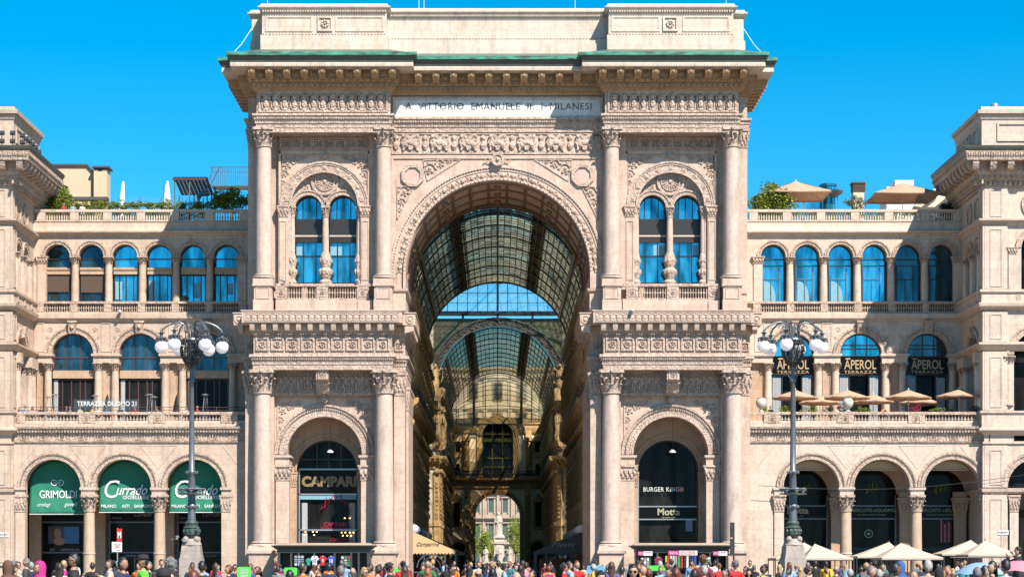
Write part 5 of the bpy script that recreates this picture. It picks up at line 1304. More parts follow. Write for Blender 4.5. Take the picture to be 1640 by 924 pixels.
# ---- glass vaults
def vault_glass(clear=.06, gain=1.0):
    m, n, l, p = mat_new('dirty_vault_glass')
    geo = n.new('ShaderNodeNewGeometry'); 
    sp = n.new('ShaderNodeSeparateXYZ'); l.new(geo.outputs['Position'], sp.inputs[0])
    at = n.new('ShaderNodeMath'); at.operation = 'ARCTAN2'
    zz = n.new('ShaderNodeMath'); zz.operation = 'SUBTRACT'; l.new(sp.outputs[2], zz.inputs[0]); zz.inputs[1].default_value = ZV
    l.new(sp.outputs[0], at.inputs[0]); l.new(zz.outputs[0], at.inputs[1])
    a8 = n.new('ShaderNodeMath'); a8.operation = 'MULTIPLY'; a8.inputs[1].default_value = 12.7; l.new(at.outputs[0], a8.inputs[0])
    af = n.new('ShaderNodeMath'); af.operation = 'FLOOR'; l.new(a8.outputs[0], af.inputs[0])
    y8 = n.new('ShaderNodeMath'); y8.operation = 'DIVIDE'; y8.inputs[1].default_value = .7; l.new(sp.outputs[1], y8.inputs[0])
    yf = n.new('ShaderNodeMath'); yf.operation = 'FLOOR'; l.new(y8.outputs[0], yf.inputs[0])
    cb = n.new('ShaderNodeCombineXYZ'); l.new(af.outputs[0], cb.inputs[0]); l.new(yf.outputs[0], cb.inputs[1])
    wn_ = n.new('ShaderNodeTexWhiteNoise'); l.new(cb.outputs[0], wn_.inputs['Vector'])
    big = n.new('ShaderNodeTexNoise'); big.inputs['Scale'].default_value = .25; l.new(geo.outputs['Position'], big.inputs['Vector'])
    ad = n.new('ShaderNodeMath'); ad.operation = 'MULTIPLY_ADD'; l.new(wn_.outputs['Value'], ad.inputs[0]); ad.inputs[1].default_value = .45
    b2 = n.new('ShaderNodeMath'); b2.operation = 'MULTIPLY'; b2.inputs[1].default_value = .75; l.new(big.outputs['Fac'], b2.inputs[0]); l.new(b2.outputs[0], ad.inputs[2])
    cr = n.new('ShaderNodeValToRGB'); e = cr.color_ramp.elements
    e[0].position = .25; e[0].color = (.05*gain,.065*gain,.06*gain,1); e[1].position = .85; e[1].color = (.42*gain,.40*gain,.27*gain,1)
    l.new(ad.outputs[0], cr.inputs[0])
    tr = n.new('ShaderNodeBsdfTranslucent'); l.new(cr.outputs[0], tr.inputs[0])
    tp = n.new('ShaderNodeBsdfTransparent'); tp.inputs[0].default_value = (.9,.85,.7,1)
    l.new(cr.outputs[0], p.inputs['Base Color']); p.inputs['Roughness'].default_value = .25
    m1 = n.new('ShaderNodeMixShader'); m1.inputs[0].default_value = .65; l.new(p.outputs[0], m1.inputs[1]); l.new(tr.outputs[0], m1.inputs[2])
    m2 = n.new('ShaderNodeMixShader'); m2.inputs[0].default_value = clear; l.new(m1.outputs[0], m2.inputs[1]); l.new(tp.outputs[0], m2.inputs[2])
    l.new(m2.outputs[0], n['Material Output'].inputs[0])
    return m
M['vault'] = vault_glass(.10); M['vault_far'] = vault_glass(.28, 1.1); M['apse_glass'] = vault_glass(.62, 1.3)
M['opal'] = window_glass_clear('opal_dome_glass', (.30,.42,.42), .32)
M['gilt_rib'] = plain('ochre_iron_rib', (.30,.22,.11), .6); M['dark_rib'] = plain('dark_iron_ornament', (.11,.10,.075), .6)
def vault(label, ya, yb, hip=False, Rv=8.0):
    t = thing('glass_vault', label, 'glass roof', (0,ya,ZV), 0, 'glass barrel vaults of the gallery')
    t.location = (0,0,0)
    yend = yb-Rv if hip else yb
    na, st = 40, .7
    b = MB()
    nj = int((yend-ya)/1.4)
    for j in range(nj):                     # overlapping glass courses, each tilted a little
        y0, y1 = ya+(yend-ya)*j/nj, ya+(yend-ya)*(j+1)/nj
        vs_ = []; fs = []
        for i in range(na+1):
            a = PI*i/na
            for (r,y) in ((Rv+.03,y0),(Rv-.06,y1)): vs_.append((r*math.cos(a),y,ZV+r*math.sin(a)))
        for i in range(na): fs.append((2*i,2*i+1,2*i+3,2*i+2))
        b.add(vs_, fs); obj('apse_glass', b, M['apse_glass'], t, smooth=False)
    if hip:
        b = MB(); vs_ = []; fs = []; m = 16
        for j in range(m+1):
            ph = PI/2*j/m
            for i in range(na+1):
                a = PI*i/na; vs_.append((Rv*math.cos(a), yend+Rv*math.sin(ph)*math.sin(a), ZV+Rv*math.sin(a)*math.cos(ph)))
        for j in range(m):
            for i in range(na): q = j*(na+1)+i; fs.append((q,q+1,q+na+2,q+na+1))
        b.add(vs_, fs)
    obj('glass_panels', b, M['vault_far'] if hip else M['vault'], t, smooth=False)
    b = MB()
    for j in range(nj+1):
        y = ya+(yend-ya)*j/nj; b.arc(0,ZV,Rv-.11,Rv-.06,y-.025,y+.025,n=36)
    for i in range(1,na):
        a = PI*i/na; c, s_ = math.cos(a), math.sin(a)
        if abs(c) < .02: continue
        p = [((Rv-.04)*c-.035*s_,(Rv-.04)*s_+.035*c),((Rv-.04)*c+.035*s_,(Rv-.04)*s_-.035*c),((Rv-.16)*c+.035*s_,(Rv-.16)*s_-.035*c),((Rv-.16)*c-.035*s_,(Rv-.16)*s_+.035*c)]
        b.prism([(u,ZV+v) for (u,v) in p], ya, yend)
    b.box(-.09,.09,ya,yend,ZV+Rv-.32,ZV+Rv-.05)
    obj('glazing_bars', b, M['steel'], t)
    b = MB(); m = max(1,round((yend-ya)/7))
    for j in range(m+1):
        y = ya+(yend-ya)*j/m; b.arc(0,ZV,Rv-.2,Rv-.08,y-.06,y+.06,n=40)
    obj('main_rib', b, M['steel'], t)
    b = MB()                                # raised lantern walkways: dark louvred strips left and right of the crown
    for (a0,a1) in ((57,66),(114,123)): b.arc(0,ZV,Rv+.05,Rv+.3,ya,yend,a0,a1,n=6)
    for (a0,a1) in ((28,31),(149,152)): b.arc(0,ZV,Rv-.25,Rv-.05,ya,yend,a0,a1,n=3)
    for (a0,) in ((66,),(114,)):
        for k in range(int((yend-ya)/1.6)):
            a = R_(a0); b.blob(((Rv-.2)*math.cos(a), ya+.8+1.6*k, ZV+(Rv-.2)*math.sin(a)),.12,.2,.12,5,3)
    obj('roof_walkway', b, M['frame'], t)
    if hip:
        b = MB()
        for k in range(1,12):
            ph = PI/2*k/12; b.tube([((Rv-.1)*math.cos(PI*i/24), yend+(Rv-.1)*math.sin(ph)*math.sin(PI*i/24), ZV+(Rv-.1)*math.sin(PI*i/24)*math.cos(ph)) for i in range(25)], .05, 4)
        for k in range(1,12):
            a = PI*k/12; b.tube([((Rv-.1)*math.cos(a), yend+(Rv-.1)*math.sin(PI/2*i/12)*math.sin(a), ZV+(Rv-.1)*math.sin(a)*math.cos(PI/2*i/12)) for i in range(13)], .22 if k in (4,8) else .06, 4)
        obj('apse_ribs', b, M['steel'], t)
    return t
vault('near glass barrel vault of dark panes seen through the upper part of the arch', 13.7, Y1)
vault('farther glass barrel vault beyond the octagon ending in a glazed half dome', Y2, Y3, True)
# ---- octagon roof: end arches, pierced spandrels, blue dome glazing
oc = thing('octagon_dome','blue glazed dome ring on iron girders between the two glass vaults','dome')
b = MB()
b.arc(0,ZV,8.0,8.5,Y1-.4,Y1+.4,n=48)
for k in range(44): a = PI*(k+.5)/44; b.blob((8.25*math.cos(a),Y1-.45,ZV+8.25*math.sin(a)),.2,.08,.2,6,4)
obj('near_arch_ring', b, M['gilt_rib'], oc)
b = MB(); b.arc(0,ZV,8.0,8.2,Y2-.6,Y2-.1,n=48); b.arc(0,ZV,9.0,9.2,Y2-.6,Y2-.1,n=48); b.arc(0,ZV,8.2,9.0,Y2-.4,Y2-.2,n=48)
for k in range(34): a = PI*(k+.5)/34; b.arc(8.6*math.cos(a),ZV+8.6*math.sin(a),.2,.32,Y2-.5,Y2-.4,0,360,12)
obj('far_arch_ring', b, M['dark_rib'], oc)
zr = 34.75
b = MB(); b.box(-10.2,10.2,Y2-.7,Y2-.1,zr-.25,zr+.35); b.box(-10,10,Y2-.6,Y2-.2,zr-.75,zr-.6)
for x in (-9.9,-4.6,0,4.6,9.9): b.box(x-.15,x+.15,Y2-.7,Y2-.2,ZV if abs(x) > 9 else zr-.9,zr)
for sx in (1,-1):
    b.add([(sx*-10.2,Y2-.7,zr-.25),(sx*-26,Y2-17,zr-.25),(sx*-26,Y2-17,zr+.35),(sx*-10.2,Y2-.7,zr+.35)],[(0,1,2,3)])
# dome shell grid over the octagon
def oct_r(ph, s_): 
    pts = []
    return pts
P8 = [(-8,Y2-.4),(8,Y2-.4),(24,Y2-16),(24,Y1+16),(8,Y1+.4),(-8,Y1+.4),(-24,Y1+16),(-24,Y2-16)]
cyd = (Y1+Y2)/2
def dome_pt(px_, py_, t): 
    k = math.cos(t*PI/2*.86); return (px_*k, cyd+(py_-cyd)*k, zr+.2+17*math.sin(t*PI/2*.95))
g = MB()
for i in range(8):
    (ax,ay),(bx,by) = P8[i],P8[(i+1)%8]; m = 12; q = 10; vs_ = []; fs = []
    for j in range(q+1):
        for k in range(m+1): u = k/m; vs_.append(dome_pt(ax+(bx-ax)*u, ay+(by-ay)*u, j/q))
    for j in range(q):
        for k in range(m): a = j*(m+1)+k; fs.append((a,a+1,a+m+2,a+m+1))
    g.add(vs_, fs)
    for k in range(0,m+1): 
        u = k/m; b.tube([dome_pt(ax+(bx-ax)*u, ay+(by-ay)*u, j/q) for j in range(q+1)], .22 if k in (0,) else (.14 if k == 6 else .05), 4)
    for j in range(0,2*q): 
        b.tube([dome_pt(ax,ay,j/q/2),dome_pt(bx,by,j/q/2)], .05, 4)
obj('iron_frame', b, M['steel'], oc); obj('dome_glass', g, M['opal'], oc, smooth=False)
b = MB(); g = MB()
def frost():
    m, n, l, p = mat_new('frosted_spandrel_glass'); p.inputs['Base Color'].default_value = (.20,.23,.15,1); p.inputs['Roughness'].default_value = .4
    t = n.new('ShaderNodeBsdfTranslucent'); t.inputs[0].default_value = (.34,.38,.26,1); mx = n.new('ShaderNodeMixShader'); mx.inputs[0].default_value = .6
    l.new(p.outputs[0], mx.inputs[1]); l.new(t.outputs[0], mx.inputs[2]); l.new(mx.outputs[0], n['Material Output'].inputs[0]); return m
M['frost'] = frost()
g.wall(-9.8,9.8,ZV,zr-.6,Y2-.32,Y2-.28,[(0,9.1,ZV)],n=40); obj('spandrel_glass', g, M['frost'], oc)
for d in (-1,1):
    for ix in range(6):
        for iz in range(5):
            x = d*(4.9+ix*.95); z = zr-1.2-iz*1.0
            if math.hypot(x, z-ZV) > 9.6 and abs(x) < 9.7: b.arc(x,z,.3,.38,Y2-.42,Y2-.34,0,360,12); b.arc(x,z,.08,.14,Y2-.42,Y2-.34,0,360,8)
            if math.hypot(x+.47, z-.5-ZV) > 9.5: b.arc(x+.47*d,z-.5,.16,.22,Y2-.42,Y2-.34,0,360,8)
obj('tracery', b, M['gilt_rib'], oc)
b = MB(); b.arc(0,ZV,8.05,8.5,Y2-.1,Y2+.5,n=48); obj('arch_flashing', b, M['steel'], oc)
b = MB()
for (xa_,ya_,xb_,yb_) in ((-24,Y1+16,-24,Y2-16),(24,Y1+16,24,Y2-16)):
    b.wall(ya_,yb_,0,zr,0,.6,[]) if False else b.box(min(xa_,xb_)-.3,max(xa_,xb_)+.3,ya_,yb_,0,zr)
for sx in (1,-1):
    c = MB(sx=sx)
    c.prismz([(8.2,Y1+.5),(24,Y1+16.2),(24.6,Y1+15.8),(9,Y1+.1)],ZV,zr); c.prismz([(8.9,Y2),(24.4,Y2-15.7),(24,Y2-16.2),(8.5,Y2-.5)],ZV+.2,zr)
    b.v += c.v; o = len(b.v)-len(c.v); b.f += [tuple(i+o for i in f) for f in c.f]
obj('drum_wall', b, M['plaster'], oc)
for sx in (-1,1):
    t = thing('stone_eagle_group', 'carved figure group perched at the %s foot of the far glass arch' % ('left' if sx < 0 else 'right'), 'statue', (sx*8.2,Y2-1.6,24.8))
    b = MB(); b.box(-.7,.7,-.6,.6,-1.6,.0); obj('corbel', b, M['ochre'], t)
    b = MB(); b.lathe(0,0,[(.45,0),(.6,.6),(.4,1.5),(.5,2.1),(.3,2.6),(.26,3.0),(.1,3.3)],10)
    for d in (-1,1): b.tube([(d*.3,0,2.2),(d*.9,-.1,2.6),(d*1.0,-.1,1.6),(d*.7,-.1,.7)],.25,6,.1)
    b.blob((0,-.35,2.9),.2,.3,.2); obj('figure', b, M['ochrec'], t)

# ================================================================ PIAZZA BEYOND THE FAR ARCHWAY
M['palace'] = stone('palace_stone', (.42,.33,.25), (.52,.43,.34), (.35,.26,.18), joint=1)
M['marble_lit'] = stone('statue_marble', (.60,.53,.45), (.70,.64,.56), (.45,.38,.30), blk=(50,50), joint=1, stain_amt=.3)
def bld_far():
    t = thing('far_palace', 'pale palace with pilasters and shuttered windows seen through the far archway', 'building'); Y = 300
    b = MB(); b.box(-26,26,Y,Y+12,0,26)
    for z in (5.5,11.0,16.6,22.5): b.box(-26,26,Y-.5,Y,z,z+.45); b.box(-26,26,Y-.9,Y,z+.45,z+.65)
    for k in range(-9,10):
        x = 1.6+k*3.0; b.box(x-1.5-.3,x-1.5+.3,Y-.35,Y,0,22.5)
    obj('wall', b, M['palace'], t)
    for k in range(-9,9):
        x = 1.6+k*3.0
        for (z0,z1) in ((1.0,4.4),(7.0,10.2),(12.8,15.6),(18.2,20.4)):
            f = MB(); f.box(x-.75,x-.55,Y-.25,Y,z0-.2,z1+.2); f.box(x+.55,x+.75,Y-.25,Y,z0-.2,z1+.2); f.box(x-1,x+1,Y-.45,Y,z1+.2,z1+.45)
            o = obj('window', f, M['palace'], t)
            g = MB(); g.box(x-.55,x+.55,Y-.05,Y-.01,z0,z1); obj('shutter', g, M['shutter'], o)
M['shutter'] = plain('grey_green_shutter', (.06,.12,.10), .6)
bld_far()

t = thing('roof_storey','cream upper storey seen through the glazed half dome at the far end','building'); Y = 204.5
b = MB(); b.box(-24,24,Y,Y+3.5,16,34.8); b.box(-24.5,24.5,Y-.5,Y,33.5,34.2); b.box(-24.5,24.5,Y-.4,Y,28.2,28.7); b.box(-24.6,24.6,Y-.8,Y+3.8,34.8,35.2)
for k in range(-5,6): b.box(k*4.2-2.1-.3,k*4.2-2.1+.3,Y-.3,Y,16,34.8)
obj('wall', b, M['endwall'], t)
for k in range(-5,5):
    for (z0,z1) in ((24,27.4),(29.8,32.6)):
        f = MB(); x = k*4.2+2.1-2.1+.0; f.box(x-.9,x+.9,Y-.2,Y,z0-.2,z0); f.box(x-.9,x+.9,Y-.3,Y,z1,z1+.3); f.box(x-.9,x-.7,Y-.15,Y,z0,z1); f.box(x+.7,x+.9,Y-.15,Y,z0,z1); o = obj('window', f, M['ochre'], t); f = MB(); f.box(x-.7,x+.7,Y-.03,Y-.01,z0,z1); obj('pane', f, M['glass_dark'], o)
M['base_stone'] = stone('lamp_base_stone', (.33,.29,.26), (.44,.39,.35), (.2,.17,.14), blk=(3,.5), stain_amt=.5)
# ================================================================ WINDOWS OF THE TWO LOWER BAYS
M['neon'] = plain('red_tube_sign', (.42,.01,.05), .5)
M['sign_tan'] = plain('tan_sign_letter', (.27,.185,.09), .5)
M['warm_lamp'] = plain('lit_bulb', (.9,.6,.3), .5, emit=((1,.55,.2),3))
M['pole_grey'] = plain('satin_metal', (.5,.5,.5), .35, metal=.6)
def bay_window(sx):
    y = 5.2; cx = -sx*X(519.7,1.85); R = 2.48; zs = Z(757,4.6)+.2
    fr = MB(); gl = MB()
    gl.prism([(cx-R,0),(cx+R,0)]+[(cx+R*math.cos(PI*k/24),zs+R*math.sin(PI*k/24)) for k in range(25)], y+.3, y+.36)
    fr.arc(cx,zs,R-.1,R+.02,y,y+.3,n=24); fr.box(cx-R,cx-R+.12,y,y+.3,0,zs); fr.box(cx+R-.12,cx+R,y,y+.3,0,zs)
    z1, z2, z3 = Z(751,y), Z(791,y), Z(848,y)
    if sx < 0:
        for x in (-.9,.1,1.1): fr.box(cx+x-.05,cx+x+.05,y+.1,y+.3,z1,zs+math.sqrt(R*R-x*x))
        fr.box(cx-R,cx+R,y+.1,y+.3,zs+.9,zs+1.0)
    o = obj('bay_window', fr, M['frame'], arch); obj('pane', gl, M['glass_dark'], o)
    fr = MB()
    if sx < 0:
        for z in (z1,z2,z3): fr.box(cx-R+.1,cx+R-.1,y-.05,y+.15,z-.06,z+.06)
        fr.box(cx-R+.1,cx-R+.2,y-.05,y+.15,0,z1)
        s_ = MB(); s_.box(cx-R+.15,cx+R-.12,y,y+.12,z2+.06,z1-.06); so = obj('fascia_sign', s_, M['black'], o)
        text('lettering', 'CAMPARI', 4.5, .88, (cx+.12,y-.05,Z(770.5,y)), M['sign_tan'], so, bold=.05, depth=.06)
        b = MB(); b.box(cx-R+.15,cx+R-.12,y,y+.1,z2-.42,z2-.08); obj('light_band', b, M['reflection_and_band'], o)
        b = MB(); x0, x1, zb, zt = X(514,y), X(560,y), Z(845,y), Z(815,y)
        pts = [(x0,y-.02,zb),(x0,y-.02,zt)]
        for k in range(8):
            u = (k+.5)/8; hh = 1.1*math.sin(PI*u); pts += [(x0+(x1-x0)*u,y-.02,zt+hh+.35*(k%2)),(x0+(x1-x0)*(u+.06),y-.02,zt+hh-.1-.2*(k%2))]
        pts += [(x1,y-.02,zt),(x1,y-.02,zb),(x0,y-.02,zb)]
        b.tube(pts,.045,5); nl = obj('tube_outline', b, M['neon'], o)
        text('lettering', 'CAMPARI', 1.9, .36, ((x0+x1)/2,y-.02,Z(839,y)), M['neon'], nl, bold=.02)
        text('lettering', 'Camparino', 1.8, .35, (X(546,y),y-.02,Z(864,y)), M['neon'], nl, shear=.4)
        b = MB(); b.box(cx+1.75,cx+2.25,y+.12,y+.2,0,z2-.7); obj('curtain_and_reflection', b, M['curtain_and_reflection'], o); b = MB(); b.box(cx-R+.35,cx-R+.8,y+.12,y+.2,0,z2-.7); obj('curtain_and_reflection', b, M['curtain_and_reflection'], o)
        b = MB()
        for (px,py) in ((489,851),(501,851),(507,851),(489,856),(503,856),(547,852),(553,852),(560,852),(566,852),(549,857),(556,857),(562,857),(552,829),(560,829)): b.blob((X(px,y),y+.1,Z(py,y)),.06,.06,.05,6,4)
        obj('bulb', b, M['warm_lamp'], o)
    else:
        y0 = y
        for z in (Z(810.5,y),Z(831,y)): fr.box(cx-R+.1,cx+R-.1,y-.05,y+.15,z-.05,z+.05)
        fr.box(cx-R,cx-R+.1,y-.05,y+.15,0,zs)
        s_ = MB(); s_.box(cx-R+.1,cx+R-.1,y,y+.12,Z(830,y),Z(811.5,y)); so = obj('fascia_sign', s_, M['black'], o)
        text('lettering', 'Motta', 36/19.4, 11/19.4, (X(1071,y),y-.05,Z(819,y)), M['gold_sign'], so, bold=.03); text('lettering', 'MILANO 1928', 22/19.4, 1.8/19.4, (X(1071,y),y-.05,Z(828,y)), M['gold_sign'], so)
        text('lettering', 'BURGER KING', 57/19.4, 7/19.4, (X(1059,y),y-.04,Z(783,y)), M['white_print'], o, bold=.0, space=1.12)
        b = MB(); b.disc(X(1091.5,y),Z(783,y),.2,y-.05,y,16); bo = obj('round_logo', b, plain('logo_orange',(.6,.25,.1),.5), o)
        b = MB(); b.box(X(1115,y)-.0,X(1122,y),y+.1,y+.2,0,Z(832,y)); obj('brown_post', b, M['portico'], o)
        b = MB(); b.box(X(1098,y),X(1109,y),y-.02,y,Z(850,y),Z(832,y)); obj('poster', b, plain('pale_poster',(.25,.33,.4),.6), o)
    obj('glazing_rail', fr, M['pole_grey'], o)
    t = thing('hanging_lamp', 'white shaded lamp hanging on a wire in the %s lower archway' % ('left' if sx < 0 else 'right'), 'lamp', (X(529 if sx < 0 else 1077,3.5),3.5,Z(722,3.5)))
    b = MB(); b.lathe(0,0,[(.28,-.12),(.26,-.02),(.12,.1),(.04,.16)],14); obj('lamp_shade', b, M['white'], t)
    b = MB(); b.tube([(0,0,.15),(0,0,3.0)],.015,5); obj('wire', b, M['frame'], t)
bay_window(-1); bay_window(1)

# ================================================================ LAMP POSTS
M['globe'] = thin_cloth('opal_globe', (1.25,1.22,1.25), .55)
M['verdigris'] = plain('dark_verdigris', (.05,.085,.07), .5, var=.5, scale=6)
def lamp_post(px, rot, label):
    Yl = -41.5; L = thing('street_lamp', label, 'street lamp', (X(px,Yl),Yl,0), rot, 'ornate lamp posts in front of the arch')
    z = lambda p: Z(p,Yl)
    b = MB(); b.box(-.68,.68,-.68,.68,0,z(893)); b.taper(-.64,.64,-.64,.64,z(893),z(887),.02); b.taper(-.60,.60,-.60,.60,z(887),z(873),.05); b.lathe(0,0,[(.60,z(873)),(.62,z(872)),(.55,z(867)),(.40,z(862))],16)
    for a in range(4):
        c,q = math.cos(a*PI/2+PI/4), math.sin(a*PI/2+PI/4); b.blob((.46*c,.46*q,z(863)),.19,.19,.2,8,6); b.blob((.5*c,.5*q,z(868)),.1,.1,.16,6,4)
    obj('stone_base', b, M['base_stone'], L)
    b = MB(); b.lathe(0,0,[(.36,z(860)),(.42,z(856)),(.5,z(855)),(.47,z(846)),(.52,z(844.5)),(.36,z(841)),(.42,z(837)),(.3,z(833))],12)
    for k in range(12): a = 2*PI*k/12; b.blob((.5*math.cos(a),.5*math.sin(a),z(850)),.07,.07,.13,6,4)
    obj('bronze_collar', b, M['verdigris'], L)
    b = MB(); b.lathe(0,0,[(.26,z(834)),(.22,z(815)),(.32,z(812)),(.34,z(810)),(.24,z(806)),(.24,z(790)),(.2,z(760)),(.28,z(757)),(.28,z(755)),(.19,z(752)),(.17,z(700)),(.14,z(612)),(.2,z(610)),(.2,z(608)),(.13,z(605)),(.12,z(593)),(.25,z(590)),(.1,z(586))],16)
    for zz in (z(811),z(756)):
        for k in range(8): a = 2*PI*k/8; b.blob((.33*math.cos(a),.33*math.sin(a),zz),.08,.08,.1,6,4)
    for k in range(2):
        s_ = -1 if k else 1; b.tube([(s_*(.14+.16*math.sin(t*.5)),0,z(606)+t*.08) for t in range(13)],.03,5)
    obj('pole', b, M['post'], L)
    b = MB(); b.lathe(0,0,[(.1,z(793)),(.84,z(791)),(.86,z(789.5)),(.1,z(789))],20); b.lathe(0,0,[(.83,z(784)),(.86,z(783)),(.83,z(782))],20); obj('cross_platform', b, M['post'], L)
    for k in range(7):
        a = 2*PI*k/7+.3; c,q = math.cos(a)*.68, math.sin(a)*.68
        b = MB(); b.lathe(c,q,[(.04,z(789)),(.04,z(786))],6); b.box(c-.11,c+.11,q-.09,q+.09,z(786),z(781)); obj('spotlight', b, M['pole_grey'], L)
    # basket
    b = MB()
    for k in range(12):
        a = 2*PI*k/12; pr = [(.12,588),(.45,580),(.66,570),(.72,560),(.66,550),(.6,543)]
        b.tube([(r*math.cos(a),r*math.sin(a),z(p)) for r,p in pr],.035,5)
        a2 = a+PI/12; b.tube([((.62+.05*math.cos(t))*math.cos(a2+.14*math.sin(t)),(.66+.04*math.cos(t))*math.sin(a2+.14*math.sin(t)),z(562)+.3*math.cos(t)) for t in [PI*i/5 for i in range(11)]],.028,5)
        b.tube([((.45+.05*math.cos(t))*math.cos(a2+.14*math.sin(t)),(.45+.04*math.cos(t))*math.sin(a2+.14*math.sin(t)),z(577)+.22*math.cos(t)) for t in [PI*i/4 for i in range(9)]],.024,5)
    for (r,p) in ((.66,550),(.72,562),(.5,579)): b.tube([(r*math.cos(2*PI*k/24),r*math.sin(2*PI*k/24),z(p)) for k in range(25)],.03,5)
    b.lathe(0,0,[(.1,z(586)),(.3,z(584)),(.34,z(582)),(.1,z(580))],12)
    obj('scroll_basket', b, M['steel'], L)
    b = MB(); b.lathe(0,0,[(.06,z(586)),(.06,z(545)),(.55,z(547)),(.6,z(545)),(.55,z(542)),(.06,z(542)),(.05,z(522))],14); obj('floodlight_ring', b, M['post'], L)
    for k in range(6):
        a = PI*k/3+.06; c,q = math.cos(a),math.sin(a)
        pr = [(.1,590),(.3,582),(.40,570),(.38,545),(.36,530),(.46,520),(.75,516),(1.1,517.5),(1.5,522),(1.78,528),(1.86,533)] if k % 3 == 0 else [(.1,590),(.3,582),(.40,570),(.38,545),(.40,526),(.55,517),(.85,515),(1.3,517),(1.7,524),(1.82,530),(1.86,533)]
        b = MB(); b.tube([(r*c,r*q,z(p)) for r,p in pr],.055,6)
        b.tube([((.75+.18*math.cos(t))*c,(.75+.18*math.cos(t))*q,z(526)+.2*math.sin(t)) for t in [1.6*PI*i/10 for i in range(11)]],.03,5)
        o = obj('arm', b, M['post'], L)
        x,y = 1.86*c,1.86*q; z0 = z(555.5)
        b = MB(); b.lathe(x,y,[(.22,z0+.32),(.27,z0+.36),(.27,z0+.48),(.38,z0+.52),(.3,z0+.57),(.1,z0+.62),(.1,z0+.8),(.24,z0+.86),(.06,z0+.9),(.05,z0+1.05)],16)
        for j in range(10): aa = 2*PI*j/10; b.blob((x+.36*math.cos(aa),y+.36*math.sin(aa),z0+.4),.05,.05,.1,5,3)
        obj('globe_cap', b, M['post'], o)
        b = MB(); b.blob((x,y,z0),.40,.40,.40,24,16); obj('globe', b, M['globe'], o)
    return L
lamp_post(307, 0.0, 'tall ornate lamp post with six white globes before the green awnings on the left')
lamp_post(1270, .12, 'tall ornate lamp post with six white globes before the right arcade terrace')
def pigeon(loc, rz, label, fly=False):
    b = MB(); b.blob((0,0,.1),.09,.17,.08,8,6); b.blob((0,-.17,.2),.045,.055,.05,8,5); b.tube([(0,-.12,.13),(0,-.16,.19)],.04,6,.03); b.taper(-.04,.04,.12,.3,.08,.11,.01); b.tube([(0,-.22,.2),(0,-.25,.19)],.012,4,.004)
    if fly:
        for d in (-1,1): b.add([(d*.05,-.08,.14),(d*.32,-.12,.3),(d*.5,.04,.34),(d*.28,.1,.24),(d*.05,.1,.13)],[(0,1,2,3,4)])
    else:
        for d in (-1,1): b.blob((d*.07,.03,.11),.03,.16,.06,6,4)
        for d in (-1,1): b.tube([(d*.03,0,.04),(d*.03,0,0)],.008,4)
    o = obj('pigeon', b, M['pigeon']); o.location = loc; o.rotation_euler = (0,0,rz); tag(o, label, 'bird'); return o
M['pigeon'] = plain('grey_feathers', (.22,.23,.25), .7, var=.4, scale=9)
pigeon((X(281,-41.5),-41.5,Z(865,-41.5)),1.4,'grey pigeon flying left of the left lamp post base',True)
pigeon((X(315,-42),-42,Z(851,-41.5)),.5,'grey pigeon perched on the bronze collar of the left lamp post')
pigeon((X(296,-42),-42.1,Z(869,-41.5)),-.8,'grey pigeon perched on the stone base of the left lamp post')

# ================================================================ KIOSKS AND THEIR GOODS
M['kiosk'] = plain('dark_green_grey_kiosk', (.045,.055,.05), .5, var=.2)
M['kiosk_top'] = plain('weathered_kiosk_roof', (.40,.31,.22), .7, var=.25)
PAL = {}
def C(name, col, rough=.85):
    if name not in PAL: PAL[name] = plain('cloth_'+name, col, rough, var=.15, scale=5)
    return PAL[name]
def kiosk(px0, px1, label):
    Yk = -3.2; x0, x1 = X(px0,Yk), X(px1,Yk); W = x1-x0; k = thing('souvenir_kiosk', label, 'kiosk', (x0,Yk,0), 0, 'souvenir kiosks under the arch')
    b = MB(); zt = Z(876,Yk)
    b.box(.15,W-.15,.2,2.4,0,.9); b.box(.15,W-.15,2.3,2.4,.9,zt); b.box(.15,.25,.2,2.4,.9,zt); b.box(W-.25,W-.15,.2,2.4,.9,zt); b.box(.1,W-.1,.1,2.4,zt-.42,zt-.05)
    for u in (.02,.15,.23,.40,.62,.80,.88,.98): x = .15+(W-.3)*u; b.box(x-.07,x+.07,.08,.24,.3,zt-.4)
    obj('body', b, M['kiosk'], k)
    b = MB(); b.molding([(0,2.5),(0,.05),(W,.05),(W,2.5)],[(0,zt-.12),(.1,zt-.06),(.12,zt),(.3,zt+.08),(.32,zt+.16),(-.2,zt+.2),(-.2,zt-.12)]); b.box(.1,W-.1,.1,2.5,zt+.05,zt+.18); obj('cornice', b, M['kiosk'], k)
    b = MB(); b.taper(-.1,W+.1,.0,2.6,zt+.185,zt+.36,.25); obj('roof', b, M['kiosk_top'], k)
    b = MB(); b.box(.3,W*.2,1.6,2.25,.9,zt-.5); b.box(W*.85,W-.35,1.6,2.25,.9,zt-.5); b.box(W*.25,W*.6,2.0,2.2,.9,zt-.5); obj('inner_shelf', b, M['frame'], k)
    return k, x0, x1, zt
K1 = kiosk(441,595,'left souvenir kiosk hung with football shirts under the left archway')
K2 = kiosk(1016,1170,'right souvenir kiosk with red banners and scarves under the right archway')
